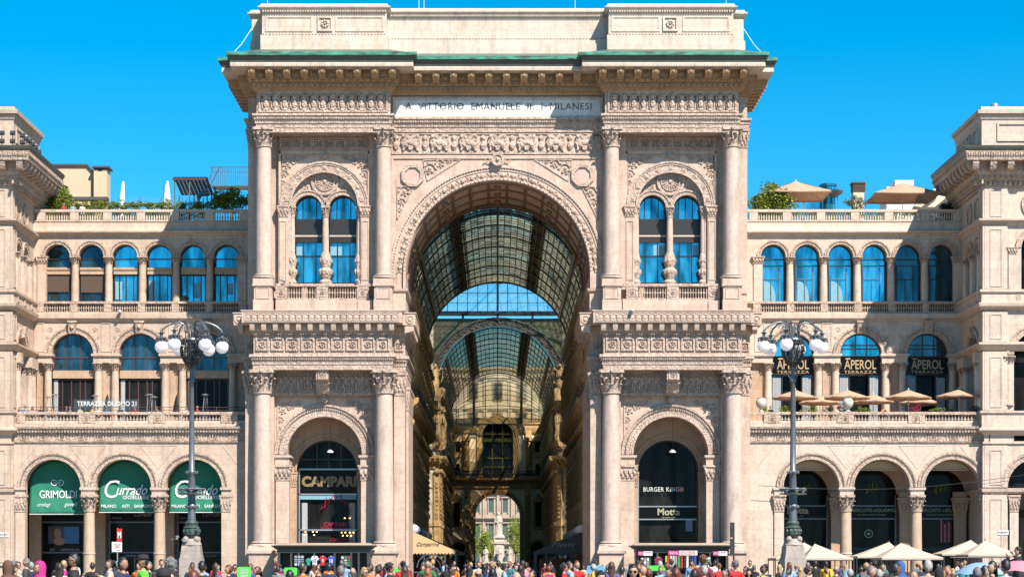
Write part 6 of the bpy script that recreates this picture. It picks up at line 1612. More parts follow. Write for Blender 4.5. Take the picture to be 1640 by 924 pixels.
def shirt(px, py, w, col, label, num=None, numc=None, y=-3.35, grp='football shirts hung on the kiosks'):
    t = thing('football_shirt', label, 'shirt', (X(px,y),y,Z(py,y)), 0, grp); h = w*1.25; k = w/2
    P = [(-k*.55,-h/2),(k*.55,-h/2),(k*.6,h*.12),(k*.8,h*.0),(k*1.05,h*.18),(k*.6,h*.46),(k*.2,h/2),(-k*.2,h/2),(-k*.6,h*.46),(-k*1.05,h*.18),(-k*.8,0),(-k*.6,h*.12)]
    b = MB(); b.prism(P,-.03,.03); obj('cloth', b, col, t)
    b = MB(); b.arc(0,h/2,k*.12,k*.22,-.045,.045,180,360,8); obj('collar', b, numc or M['white'], t)
    if num: text('number', num, w*(.42 if len(num) > 1 else .22), h*.42, (0,-.04,-.02), numc, t, bold=.02, depth=.02)
shirt(504,897,.62,C('white',(.7,.72,.75)),'white football shirt with blue number on the left kiosk','10',C('blue',(.02,.08,.45)))
shirt(517,897,.60,C('red',(.50,.012,.02)),'red football shirt numbered nine on the left kiosk','9',C('white',(.7,.72,.75)))
shirt(530.5,897,.60,C('blue',(.02,.08,.45)),'blue football shirt with white number on the left kiosk','10',C('white',(.7,.72,.75)))
shirt(494,899,.45,C('teal',(.01,.28,.22)),'small teal shirt beside the white shirt on the left kiosk')
shirt(1054.5,899,.65,C('maroon',(.22,.01,.06)),'maroon shirt in the dark opening of the right kiosk')
for i,(px,cn,col) in enumerate(((1067,'yellowgreen',(.35,.5,.05)),(1071,'red',(.5,.012,.02)),(1075,'white',(.7,.72,.75)),(1079,'cream',(.6,.5,.35)),(1083,'grey',(.3,.3,.3)),(1087.5,'green',(.02,.3,.08)),(1092,'red',(.5,.012,.02)),(1097,'black',(.02,.02,.022)),(1101,'white',(.7,.72,.75)),(1105,'black',(.02,.02,.022)),(1109,'navy',(.02,.04,.15)),(1113.5,'blue',(.02,.08,.45)))):
    y = -3.3; b = MB(); vs_ = []; h = .95
    b.prism([(-.09,-h),(-.02,-h+.05),(.08,-h-.03),(.075,0),(-.07,0)],-.05,.05); b.prism([(-.07,-h),(-.05,-h-.12),(-.03,-h)],-.02,.02); b.prism([(.03,-h),(.05,-h-.12),(.07,-h)],-.02,.02)
    o = obj('scarf', b, C(cn,col)); o.location = (X(px,y),y,Z(889.5,y)); tag(o, '%s fringed scarf, number %d from the left on the right kiosk rail' % ({'yellowgreen':'lime','cream':'cream'}.get(cn,cn), i+1), 'scarf', 'scarves hanging on the right kiosk')
def banner(kk, px0, px1, py0, py1, words, c1, c2):
    y = -3.4; b = MB(); x0 = kk[1]; b.box(X(px0,y)-x0,X(px1,y)-x0,-.14,-.1,Z(py1,y),Z(py0,y)); 
    o = obj('banner', b, C('paper',(.75,.72,.72)), kk[0]); w = X(px1,y)-X(px0,y)
    b = MB(); b.box(X(px0,y)-x0,X(px0,y)-x0+w*.38,-.16,-.14,Z(py1,y),Z(py0,y)); obj('printed_end', b, C('magenta',(.5,.02,.16)), o)
    for i,wd in enumerate(words): text('lettering', wd, w*.5, .1, (X(px0,y)-x0+w*.68,-.15,Z(py0,y)-.1-.15*i), C('red',(.5,.012,.02)), o, depth=.01)
    text('lettering', '30%', w*.3, .2, (X(px0,y)-x0+w*.19,-.17,(Z(py0,y)+Z(py1,y))/2), C('paper',(.75,.72,.72)), o, depth=.01)
banner(K2,1022,1045,882,889,['T-SHIRT'],0,0); banner(K2,1070,1117,881,888.5,['SOUVENIR','GADGETS'],0,0); banner(K2,1142,1165,882,889,['T-SHIRT'],0,0)
def goods(kk, px0, px1, py0, py1, cols, label, n=14):
    y = -3.3; t = MB(); t.box(X(px0,y),X(px1,y),y,y+.05,Z(py1,y),Z(py0,y)); o = obj('display_board', t, C('darkboard',(.03,.03,.035))); tag(o, label, 'display'); rr = random.Random(px0)
    for k in range(n):
        b = MB(); xx = rr.uniform(X(px0,y)+.08,X(px1,y)-.08); zz = Z(py1,y)+.1+(Z(py0,y)-Z(py1,y)-.2)*((k//3)+.5)/math.ceil(n/3); xx = X(px0,y)+(X(px1,y)-X(px0,y))*((k%3)+.5)/3
        w = .1; b.prism([(xx-w*.7,zz-.13),(xx+w*.7,zz-.13),(xx+w,zz+.05),(xx+w*.6,zz+.12),(xx-w*.6,zz+.12),(xx-w,zz+.05)],y-.04,y-.01); obj('souvenir', b, rr.choice(cols), o)
W_ = C('white',(.7,.72,.75)); 
goods(K1,471,487,888,906,[W_,W_,C('grey',(.3,.3,.3)),C('paleblue',(.35,.5,.65))],'board of white souvenirs at the left end of the left kiosk',12)
goods(K1,546,561,889,907,[C('red',(.5,.012,.02)),W_,C('green',(.02,.3,.08)),C('teal',(.01,.28,.22))],'board of small colourful souvenirs on the left kiosk',12)
goods(K2,1124,1138,890,909,[W_,W_,C('green',(.02,.3,.08)),C('grey',(.3,.3,.3))],'board of white shirts at the right of the scarves',12)
goods(K2,1026,1040,891,909,[W_,C('grey',(.3,.3,.3))],'rack of pale curtains of beads at the left of the right kiosk',9)
b = MB(); b.prism([(-.1,-.9),(.14,-.85),(.16,-.2),(.02,.5),(-.02,.5)],-.05,.05); o = obj('flag', b, C('skyblue',(.01,.2,.6))); o.location = (X(1120,-3.6),-3.6,Z(903,-3.6)); tag(o,'furled bright blue flag leaning on the right kiosk','flag')

# ================================================================ STREET SIGNS, POLES
t = thing('metro_sign','red metro sign above a white notice on a thin pole by the left arcade','sign',(X(188,-6),-6,0)); z = lambda p: Z(p,-6)
b = MB(); b.tube([(0,0,0),(0,0,z(845))],.05,8); obj('pole', b, M['pole_grey'], t)
b = MB(); b.box(-.02,.36,-.1,.0,z(866),z(846)); o = obj('red_panel', b, C('metro_red',(.6,.015,.02)), t); text('letter','M',.26,.5,(.17,-.11,z(856)),M['white_print'],o,bold=.03)
b = MB(); b.box(-.42,.36,-.08,-.02,z(883),z(867)); o = obj('notice', b, M['white'], t); text('lettering','Wi-Fi',.42,.17,(-.0,-.09,z(871.5)),C('metro_red',(.6,.015,.02)),o); text('lettering','OPEN',.42,.14,(0,-.09,z(875.5)),C('metro_red',(.6,.015,.02)),o); text('lettering','milano',.3,.07,(.1,-.09,z(880)),M['letter_dark'],o)
t = thing('signal_pole','dark pole with a narrow signal box right of the right kiosk','pole',(X(1175,-8),-8,0)); z = lambda p: Z(p,-8)
b = MB(); b.tube([(0,0,0),(0,0,z(836))],.07,8); obj('pole', b, M['steel'], t)
b = MB(); b.box(-.28,-.02,-.12,.12,z(889),z(862)); b.box(-.28,-.02,-.12,.12,z(860),z(836)); obj('signal_box', b, M['steel'], t)
t = thing('wall_plaque','white street name plaque on the right corner block','plaque',(X(1607,1.8),1.83,Z(852,1.8))); b = MB(); b.box(-.42,.42,-.04,0,-.2,.2); obj('plate', b, M['white'], t); text('lettering','PIAZZA DEL DUOMO',.7,.1,(0,-.05,0),M['letter_dark'],t)
t = thing('wall_plaque','white street name plaque low on the left corner block','plaque',(X(5,1.8),1.83,Z(855.5,1.8))); b = MB(); b.box(-.42,.42,-.04,0,-.2,.2); obj('plate', b, M['white'], t); text('lettering','PIAZZA DEL DUOMO',.7,.1,(0,-.05,0),M['letter_dark'],t)
for (px,py,y,lb) in ((741/3.85,499,YU-.5,'small white security camera under the ledge of the left wing'),(1012,497,-1.3,'small white security camera on the ledge right of the great arch'),(455,450,.9,'small grey spotlight at the left window balustrade of the arch'),(572,450,.9,'small grey spotlight at the right end of the left window balustrade')):
    b = MB(); b.box(-.12,.12,-.3,.1,-.1,.12); b.blob((0,-.32,0),.1,.08,.1,8,5); b.box(-.03,.03,-.03,.03,-.3,-.1); o = obj('security_camera', b, M['white'] if 'white' in lb else M['pole_grey']); o.location = (X(px,y),y,Z(py,y)); tag(o, lb, 'camera')
for (px,py0,lb) in ((419.5+9,6,'thin lightning rod at the left end of the attic'),(671,14,'left rod of the pair on the middle attic'),(679,14,'right rod of the pair on the middle attic'),(921,14,'thin rod above the right part of the middle attic'),(1163,6,'thin lightning rod near the right end of the attic')):
    y = 2.6; b = MB(); b.tube([(0,0,0),(0,0,2.6)],.03,5,.012); b.lathe(0,0,[(.08,0),(.05,.1)],6); o = obj('lightning_rod', b, M['white']); o.location = (X(px,y),y,46.3); tag(o, lb, 'rod')
for sx in (-1,1):
    b = MB(); b.tube([(sx*19.9,2.5,45.2),(sx*20.7,1.6,43.6),(sx*21.6,.6,42.3)],.025,4); tag(obj('stay_wire', b, M['white']), 'white wire from the %s attic corner down to the copper gutter' % ('left' if sx<0 else 'right'), 'wire')
b = MB(); pts = []
for k in range(21): u = k/20; pts.append((X(1215+u*430,2.0),1.6,Z(777+ (12 if 0 else 0)+14*math.sin(u*PI)-u*18,1.6)))
b.tube(pts,.02,4); tag(obj('cable', b, M['steel']), 'thin dark cable sagging across the right arcade', 'cable')
b = MB(); b.tube([(X(1584,2.2),2.0,12.5),(X(1583,2.2),2.0,8),(X(1582,2.2),2.0,1.0)],.06,6); tag(obj('drain_pipe', b, M['copper_dark']), 'brown drain pipe at the right end of the right arcade', 'pipe')

# ================================================================ UMBRELLAS, TENTS, TERRACE FURNITURE
M['tan_cloth'] = thin_cloth('tan_parasol_cloth', (.80,.56,.39), .35)
M['cream_tent'] = thin_cloth('cream_tent_cloth', (.72,.63,.50), .25)
M['white_cloth'] = plain('white_cloth', (.95,.93,.91), .85)
def parasol(loc, label, w, h, rise, mat, n=8, grp=None, sq=False, rot=0, nm='parasol', cat='umbrella'):
    t = thing(nm, label, cat, loc, rot, grp)
    b = MB(); vs_ = [(0,0,h)]; fs = []; m = 5
    for j in range(1,m+1):
        for k in range(n*2):
            a = 2*PI*k/(n*2)+(PI/4 if sq else 0); u = j/m
            r = w/2*u*(1 if k % 2 == 0 else math.cos(PI/n)*.985)
            z = h-rise*(u**.9)-(.05*u*u if k%2 else 0); vs_.append((r*math.cos(a)*(1.414 if sq else 1),r*math.sin(a)*(1.414 if sq else 1),z))
    q = n*2
    for k in range(q): fs.append((0,1+k,1+(k+1)%q))
    for j in range(m-1):
        for k in range(q): a = 1+j*q; fs.append((a+k,a+q+k,a+q+(k+1)%q,a+(k+1)%q))
    lo = len(vs_)
    for k in range(q): x,y_,z = vs_[1+(m-1)*q+k]; vs_.append((x,y_,z-.14))
    for k in range(q): a = 1+(m-1)*q; fs.append((a+k,lo+k,lo+(k+1)%q,a+(k+1)%q))
    b.add(vs_, fs); o = obj('canopy', b, mat, t); sm = o.modifiers.new('thick','SOLIDIFY'); sm.thickness = .012
    b = MB(); b.tube([(0,0,0),(0,0,h+.05)],.035,8); b.blob((0,0,h+.06),.06,.06,.08,6,4); b.lathe(0,0,[(.3,0),(.3,.08),(.06,.1)],12); obj('pole', b, M['white'] if mat != M['cream_tent'] else M['steel'], t)
    b = MB()
    for k in range(n): a = 2*PI*k/n+(PI/4 if sq else 0); e = w/2*.98*(1.414 if sq else 1); b.tube([(0,0,h-rise*.55),(e*.5*math.cos(a),e*.5*math.sin(a),h-rise*.58)],.015,4); b.tube([(0,0,h-.03),(e*math.cos(a),e*math.sin(a),h-rise-.03)],.015,4)
    obj('ribs', b, M['steel'], t)
    return t
for (px,py,w,y,lb) in ((1273.7,623.7,3.8,4.4,'leftmost front row parasol on the right terrace, behind the lamp post'),(1313,632,3.5,7.6,'back row parasol just right of the lamp post on the terrace'),(1357,623.7,3.8,4.4,'front row parasol above the middle white urn'),(1398.5,630.5,3.5,7.6,'back row parasol under the middle gold terrace sign'),(1455,623.7,3.8,4.4,'front row parasol between the second and third terrace arches'),(1474,632.5,3.5,7.6,'back row parasol over the red flowers on the terrace'),(1535.8,622,3.8,4.4,'rightmost parasol on the right terrace')):
    parasol((X(px,y),y,TER),'beige '+lb,w,Z(py,y)-TER,.62,M['tan_cloth'],8,'beige parasols on the right terrace')
for (px,py,w,lb) in ((1274.5,290,5.4,'large square tan parasol on the right roof beside the ivy'),(1445,292.7,5.6,'large square tan parasol on the right roof near the corner block')):
    y = 15; z0 = Z(355,YU); parasol((X(px,y),y,z0),lb,w,Z(py,y)-z0,1.25,M['tan_cloth'],4,'square parasols on the right roof',True)
def closed(loc, label, h, mat, lean=0, dark=False):
    t = thing('closed_parasol', label, 'umbrella', loc); t.rotation_euler = (0,lean,0)
    b = MB(); n = 12; pr = [(.05,h),(.12,h*.93),(.2,h*.7),(.27,h*.45),(.3,h*.3),(.24,h*.22)]
    vs_ = []; fs = []
    for (r,z) in pr:
        for k in range(n): a = 2*PI*k/n; rr = r*(1 if k % 2 else .72); vs_.append((rr*math.cos(a),rr*math.sin(a),z))
    for i in range(len(pr)-1):
        for k in range(n): k2 = (k+1)%n; fs.append((i*n+k,i*n+k2,(i+1)*n+k2,(i+1)*n+k))
    b.add(vs_, fs); b.tube([(0,0,h*.62),(.0,0,h*.60)],.26,10); obj('folded_canopy', b, mat, t)
    b = MB(); b.tube([(0,0,0),(0,0,h+.1)],.03,6); b.lathe(0,0,[(.3,0),(.3,.08),(.05,.1)],10); obj('pole', b, M['steel'], t)
zr_ = Z(355,YU)
closed((X(193,15),15,zr_),'tall folded white parasol on the left roof, leaning right',Z(290,15)-zr_,M['white_cloth'],.06)
closed((X(270.5,14.5),14.5,zr_),'folded white parasol on the left roof left of the pergola',Z(289,14.5)-zr_,M['white_cloth'],-.03)
closed((X(264,17),17,zr_),'smaller folded white parasol half hidden behind another on the left roof',Z(294,17)-zr_,M['white_cloth'],.04)
closed((X(169,5.5),5.5,TER),'folded black parasol between the first and second left terrace arches',2.3,M['frame'],.07)
closed((X(280,5.5),5.5,TER),'folded black parasol beside the lamp post on the left terrace',2.3,M['frame'],.08)
def heater(px, y, label):
    t = thing('patio_heater', label, 'heater', (X(px,y),y,TER), .2, 'pyramid heaters on the left terrace'); h = 2.35
    b = MB(); b.taper(-.24,.24,-.24,.24,0,.75,.03)
    for (a,c) in ((-1,-1),(1,-1),(1,1),(-1,1)): b.tube([(a*.22,c*.22,.7),(a*.1,c*.1,h-.1)],.022,5)
    obj('frame', b, M['pole_grey'], t)
    b = MB(); b.taper(-.34,.34,-.34,.34,h-.1,h,.2); obj('cap', b, M['pole_grey'], t)
    b = MB(); b.tube([(0,0,.75),(0,0,h-.1)],.06,8); obj('glass_tube', b, M['clear'], t)
for px,y,lb in ((78,7.5,'patio heater left of the first terrace door on the left'),(88,5,'patio heater in front of the first left terrace door'),(153,6,'patio heater beside the column right of the first left terrace door'),(239,5,'nearer heater of the close pair at the second left terrace door'),(246,7.5,'farther heater of the close pair at the second left terrace door'),(329,5,'patio heater just right of the left lamp post on the terrace')): heater(px,y,lb)
t = thing('glass_railing','clear glass railing with thin brown rails and white lettering on the left terrace','railing',(0,3.15,0)); y = 3.15
b = MB(); b.tube([(-39,0,Z(652,y)),(-20.6,0,Z(652,y))],.025,5); b.tube([(-39,0,Z(656.5,y)),(-20.6,0,Z(656.5,y))],.02,5)
for k in range(9): x = -39+k*2.3; b.box(x-.03,x+.03,-.03,.03,TER,Z(652,y))
obj('rails', b, M['frame_red'], t); 
b = MB(); b.box(X(118,y),X(222,y),-.03,-.015,Z(657,y),Z(639,y)); o = obj('glass_pane', b, M['clear'], t); text('lettering','TERRAZZA DUOMO 21',95/S(y),7.6/S(y),(X(171,y),-.05,Z(646,y)),M['white'],o,bold=.015)
# right terrace urns, planters, shrubs
M['urn'] = plain('white_urn', (.62,.58,.52), .6)
for px,lb in ((1219,'white stone urn at the left end of the right terrace balustrade'),(1358,'white stone urn in the middle of the right terrace balustrade'),(1573.6,'white stone urn at the right end of the right terrace balustrade')):
    y = 2.7; b = MB(); z0 = Z(659,YG); b.lathe(0,0,[(.24,0),(.26,.06),(.12,.12),(.1,.22),(.26,.34),(.4,.52),(.44,.78),(.38,1.0),(.3,1.08),(.34,1.12),(.3,1.14),(.26,1.0)],20); o = obj('urn', b, M['urn']); o.location = (X(px,y),y,z0); tag(o,lb,'urn','white urns on the right terrace')
def leafmat(name, c1, c2):
    m, n, l, p = mat_new(name); p.inputs['Roughness'].default_value = .6
    g = n.new('ShaderNodeNewGeometry'); cr = n.new('ShaderNodeValToRGB'); e = cr.color_ramp.elements; e[0].color = (*[q*.75 for q in c1],1); e[1].color = (*[q*.75 for q in c2],1); l.new(g.outputs['Random Per Island'], cr.inputs[0]); l.new(cr.outputs[0], p.inputs['Base Color'])
    t = n.new('ShaderNodeBsdfTranslucent'); l.new(cr.outputs[0], t.inputs[0]); mx = n.new('ShaderNodeMixShader'); mx.inputs[0].default_value = .35; l.new(p.outputs[0], mx.inputs[1]); l.new(t.outputs[0], mx.inputs[2]); l.new(mx.outputs[0], n['Material Output'].inputs[0]); return m
M['leaf'] = leafmat('bright_leaf',(.07,.13,.012),(.36,.42,.04)); M['leaf_y'] = leafmat('spring_leaf',(.16,.24,.02),(.40,.48,.06)); M['leaf_d'] = leafmat('dark_leaf',(.012,.03,.008),(.05,.09,.02)); M['petal'] = leafmat('red_petal',(.35,.01,.04),(.6,.03,.12)); M['leaf_o'] = leafmat('olive_leaf',(.12,.15,.08),(.26,.29,.16))
M['bark'] = plain('bark', (.10,.07,.05), .9, var=.3)
def leaves(b, c, r, n, size, rr, clumps=8, hollow=.35):
    cl = []
    for k in range(clumps):
        while True:
            p = [rr.uniform(-1,1) for _ in range(3)]
            if sum(q*q for q in p) <= 1: break
        cl.append((c[0]+p[0]*r[0]*.72, c[1]+p[1]*r[1]*.72, c[2]+p[2]*r[2]*.72, rr.uniform(.25,.45)))
    for k in range(n):
        q = rr.choice(cl); v = Vector((rr.gauss(0,1),rr.gauss(0,1),rr.gauss(0,1))).normalized()*(rr.random()**.33)
        p = Vector((q[0]+v.x*r[0]*q[3], q[1]+v.y*r[1]*q[3], q[2]+v.z*r[2]*q[3]))
        u = Vector((rr.gauss(0,1),rr.gauss(0,1),rr.gauss(0,.7))).normalized()*size*rr.uniform(.6,1.2); w = u.cross(Vector((rr.gauss(0,1),rr.gauss(0,1),rr.gauss(0,1))).normalized())*.6
        b.add([tuple(p-u),tuple(p+w),tuple(p+u),tuple(p-w)],[(0,1,2,3)])
def bush(name, label, cat, loc, r, n, size, mat, seed, trunk=0, clumps=9, grp=None):
    rr = random.Random(seed); t = thing(name, label, cat, loc, 0, grp); b = MB(); leaves(b,(0,0,r[2]+trunk*.8),r,n,size,rr,clumps); obj('crown' if trunk else 'foliage', b, mat, t, smooth=False)
    b = MB()
    if trunk: b.tube([(0,0,0),(.05,0,trunk*.5),(-.03,0,trunk+r[2]*.6)],max(.05,trunk*.05),7,.03)
    for k in range(6): a = 2*PI*k/6+seed; b.tube([(0,0,trunk*.9+(.0 if trunk else .02)),(r[0]*.4*math.cos(a),r[1]*.4*math.sin(a),trunk+r[2]*.7),(r[0]*.75*math.cos(a),r[1]*.75*math.sin(a),trunk+r[2]*1.1)],.03+trunk*.012,5,.01)
    obj('trunk' if trunk else 'stem', b, M['bark'], t); return t
for i,(px,w,mt,lb) in enumerate(((1221,.5,'leaf','green planter shrub under the left urn on the right terrace'),(1257,.85,'leaf','green shrub left of the lamp post on the right terrace rail'),(1294,1.1,'leaf','green shrub right of the lamp post on the right terrace rail'),(1325,.9,'leaf_d','darker shrub midway between lamp post and middle urn'),(1349,.75,'petal','red flowers just left of the middle urn'),(1383,1.1,'leaf','green shrub just right of the middle urn'),(1467,.75,'petal','red flowers right of the middle of the right terrace'),(1502,1.2,'leaf','green shrub under the rightmost parasol'),(1562,.6,'leaf_d','low dark shrub beside the right urn'))):
    y = 3.2; bush('planter_shrub',lb,'plant',(X(px,y),y,TER+.55),(w*.85,.3,.38 if mt != 'petal' else .5),260,.07,M[mt],i+3,0,10,'planter shrubs on the right terrace')
# roof gardens
bush('climbing_ivy','yellow green ivy mound at the left corner block on the roof','plant',(X(90,14.5),14.5,zr_-.1),(1.75,1.2,2.2),4800,.13,M['leaf'],21,0,22)
bush('climbing_ivy','ivy hanging under the roof stair at the left of the arch','plant',(X(364,12.9),12.9,zr_+1.0),(2.3,.6,1.2),3800,.12,M['leaf'],22,0,16)
bush('climbing_ivy','large green ivy mound on the right roof beside the arch','plant',(X(1236,13),13,zr_-.1),(2.3,1.0,2.2),5600,.13,M['leaf'],23,0,24)
bush('olive_tree','small olive tree in front of the brick chimney on the right roof','tree',(X(1369,15.5),15.5,zr_-.1),(1.2,.8,.85),900,.09,M['leaf_o'],24,1.8,10)
bush('clipped_hedge','dark clipped bush by the right corner block on the roof','plant',(X(1520,13.5),13.5,zr_-.1),(1.0,.6,1.45),2800,.09,M['leaf_d'],25,0,16)
b = MB(); rr = random.Random(5)
for px in range(112,320,9): leaves(b,(X(px,12.9),12.9,Z(330,12.9)),(.8,.4,.55),330,.08,rr,7)
for px in range(62,330,8): leaves(b,(X(px,12.9),12.9,Z(346,12.9)),(.75,.35,.7),220,.09,rr,6)
tag(obj('roof_hedge', b, M['leaf'], smooth=False), 'long low bright hedge behind the left roof balustrade', 'hedge')
b = MB()
for px in range(1206,1470,9): leaves(b,(X(px,13.2),13.2,Z(348,13.2)),(.8,.35,.6),180,.08,rr,6)
tag(obj('roof_hedge', b, M['leaf_y'], smooth=False), 'low hedge seen through the right roof balusters', 'hedge')
b = MB()
for px in range(1482,1536,9): leaves(b,(X(px,13.2),13.2,Z(349,13.2)),(.5,.3,.34),60,.08,rr,3)
tag(obj('roof_hedge', b, M['leaf_d'], smooth=False), 'short dark hedge behind the last right roof balusters', 'hedge')
bush('potted_plant','small dark plant in the fifth top window of the left wing','plant',(X(293,YU-.0),YU+.1,Z(484,YU)),(.38,.25,.36),260,.08,M['leaf_d'],27,0,6)
# roof huts, chimneys, pergola
M['hut'] = plain('ochre_render', (.70,.55,.37), .85, var=.06); M['slate'] = plain('slate_edge', (.07,.08,.09), .6)
t = thing('roof_hut','plain ochre stairhead hut on the left roof','hut'); y = 24; z = lambda p: Z(p,y)
b = MB(); b.prism([(X(75,y),zr_-2),(X(151,y),zr_-2),(X(151,y),z(279)),(X(139,y),z(266)),(X(75,y),z(266))],y,y+5); obj('wall', b, M['hut'], t)
b = MB(); b.prism([(X(75,y)-.1,z(266)),(X(139.5,y),z(266)),(X(152,y),z(280)),(X(152,y),z(277.5)),(X(140,y),z(263)),(X(75,y)-.1,z(263))],y-.2,y+5.2); b.box(X(90,y),X(176,y),y-1.4,y-.4,z(324),z(319)); obj('roof_edge', b, M['slate'], t)
b = MB(); b.box(X(147,y),X(151,y),y-.05,y,z(318),z(285)); obj('dark_opening', b, M['portico'], t)
t = thing('roof_chimney','ochre chimney with a flat dark cap beside the hut on the left roof','chimney')
b = MB(); b.box(X(152,y),X(173,y),y-.6,y+1.2,zr_-2,z(273)); obj('stack', b, M['hut'], t); b = MB(); b.box(X(150,y),X(176.5,y),y-.8,y+1.4,z(271),z(268)); obj('cap', b, M['slate'], t); b = MB(); b.box(X(159,y),X(165,y),y-.62,y-.6,z(276),z(272)); obj('vent', b, M['frame'], t)
t = thing('roof_chimney','brick chimney with louvred dark top on the right roof','chimney'); y = 22; z = lambda p: Z(p,y)
b = MB(); b.box(X(1367,y),X(1384,y),y,y+1.2,zr_-2,z(306)); obj('stack', b, M['plaster'], t); b = MB()
for k in range(5): b.box(X(1366,y),X(1386,y),y-.1,y+1.3,z(306-k*2.6),z(306-k*2.6)+.1)
b.box(X(1368,y),X(1383,y),y+.05,y+1.1,z(306),z(294)); b.box(X(1364.5,y),X(1386,y),y-.15,y+1.35,z(294),z(291.5)); obj('cap', b, plain('brown_tile',(.10,.06,.045),.7), t)
t = thing('roof_pergola','brown slatted pergola roof on grey posts on the left roof','pergola'); y = 19; z = lambda p: Z(p,y)
b = MB()
for k in range(9):
    u0, u1 = X(280+k*6,y), X(285.5+k*6,y); b.add([(u0,y-1,z(291)+.25),(u1,y-1,z(291)+.25),(u1+.3,y+2,z(307)),(u0+.3,y+2,z(307))],[(0,1,2,3)])
b.box(X(279,y),X(336,y),y-1.1,y-1.0,z(292),z(290)+.1); obj('slats', b, M['frame_red'], t)
b = MB()
for px in (282,306,334): b.box(X(px,y)-.05,X(px,y)+.05,y-1,y-.9,zr_,z(291)); b.box(X(px,y)-.05,X(px,y)+.05,y+1.9,y+2,zr_,z(307))
obj('post', b, M['post'], t)
t = thing('roof_stair','grey metal roof landing with railing beside the arch','stair'); y = 22; z = lambda p: Z(p,y)
b = MB(); b.box(X(338,y),X(398,y),y,y+2,z(299),z(297)); b.box(X(338,y),X(398,y),y,y+.05,z(268),z(267)); b.box(X(338,y),X(398,y),y,y+.05,z(276),z(275.5))
for k in range(21): x = X(338+k*3,y); b.box(x-.02,x+.02,y,y+.05,z(297),z(267))
b.tube([(X(336,y),y,z(298)),(X(352,y),y,z(268))],.04,5); b.tube([(X(340,y),y,z(268)),(X(330,y),y,z(312))],.04,5)
for px in (342,370,396): b.box(X(px,y)-.06,X(px,y)+.06,y+.9,y+1.0,zr_,z(298))
obj('landing', b, M['post'], t)
t = thing('roof_glass_screen','pale glass wind screen along the left roof garden','screen'); y = 13.5
b = MB(); b.box(X(190,y),X(396,y),y,y+.03,zr_,Z(316,y)); obj('pane', b, M['clear'], t); b = MB()
for k in range(7): x = X(190+k*34,y); b.box(x-.03,x+.03,y-.02,y+.05,zr_,Z(315.5,y))
b.box(X(262,y)-.03,X(262,y)+.03,y-.02,y+.05,zr_,Z(296,y)); obj('post', b, M['post'], t)
t = thing('air_unit','white ventilation duct under the pergola on the left roof','duct'); y = 17; b = MB(); b.tube([(X(318,y),y,Z(332,y)),(X(318,y),y,Z(316,y)),(X(322,y),y,Z(311,y)),(X(335,y),y,Z(310,y))],.22,10); b.taper(X(308,y),X(330,y),y-.5,y+.5,Z(333,y),Z(327,y),.3); obj('duct', b, M['post'], t)
t = thing('roof_stair_tower','pale blue glazed spiral stair tower behind the left roof parasol on the right wing','tower'); y = 26; z = lambda p: Z(p,y)
b = MB(); b.lathe(X(1326,y),y,[(.75,zr_-2),(.75,z(300)),(.85,z(299)),(.85,z(296)),(.7,z(295))],16); b.box(X(1290,y),X(1320,y),y,y+2,zr_-2,z(311)); obj('glass_drum', b, M['glass'], t)
b = MB(); b.lathe(X(1335,y),y-.8,[(.2,z(318)),(.7,z(312)),(.8,z(308)),(.2,z(307))],12); b.lathe(X(1340,y),y-.6,[(.03,z(333)),(.03,z(302))],6); b.box(X(1262,y),X(1332,y),y+1,y+1.05,z(297),z(296)); obj('balcony', b, M['post'], t)
t = thing('roof_house','low white roof house with slanted dark gable behind the right roof parasol','building'); y = 34; z = lambda p: Z(p,y)
b = MB(); b.box(X(1420,y),X(1464,y),y,y+4,zr_-3,z(299)); b.box(X(1432,y),X(1462,y),y-.5,y+3,z(299),z(290)); b.prism([(X(1462,y),zr_-3),(X(1545,y),zr_-3),(X(1545,y),z(300)),(X(1505,y),z(302)),(X(1470,y),z(330))],y+1,y+5); obj('wall', b, M['white_cloth'], t)
b = MB(); b.prism([(X(1462,y),z(331)),(X(1504,y),z(296)),(X(1512,y),z(296)),(X(1474,y),z(333))],y-.5,y+5); b.prism([(X(1482,y),z(334)),(X(1520,y),z(304)),(X(1545,y),z(304)),(X(1545,y),z(310)),(X(1524,y),z(310)),(X(1494,y),z(334))],y-1,y+.5); obj('gable', b, M['plaster'], t)
t = thing('roof_vent','grey metal cone vent on the right corner attic','vent',(X(1593,5),5,Z(171,3.2)-.05)); b = MB(); b.lathe(0,0,[(.36,0),(.34,.5),(.3,.62),(.22,.66)],16); obj('cone', b, M['pole_grey'], t)
for i,(px,py) in enumerate(((3,213),(3,226),(20,213),(20,226),(36,217),(36,228),(42,222),(47,226),(52,231),(57,236),(62,243))):
    y = 1.2+max(0,(px-36))*.33 if px > 30 else 1.2; zc = Z(py,y)
    b = MB(); b.box(-.2,.2,-.08,.1,-.16,.16); b.box(-.16,.16,-.12,-.08,-.12,.12); b.box(-.03,.03,0,.06,-.5,-.16); o = obj('floodlight', b, M['steel']); o.location = (X(px,y),y,zc); o.rotation_euler = (-.2,0,0)
    tag(o, ['upper','lower'][i%2]+' black floodlight number %d counted from the left on the left corner cornice' % (i+1), 'floodlight', 'floodlights on the left corner cornice')
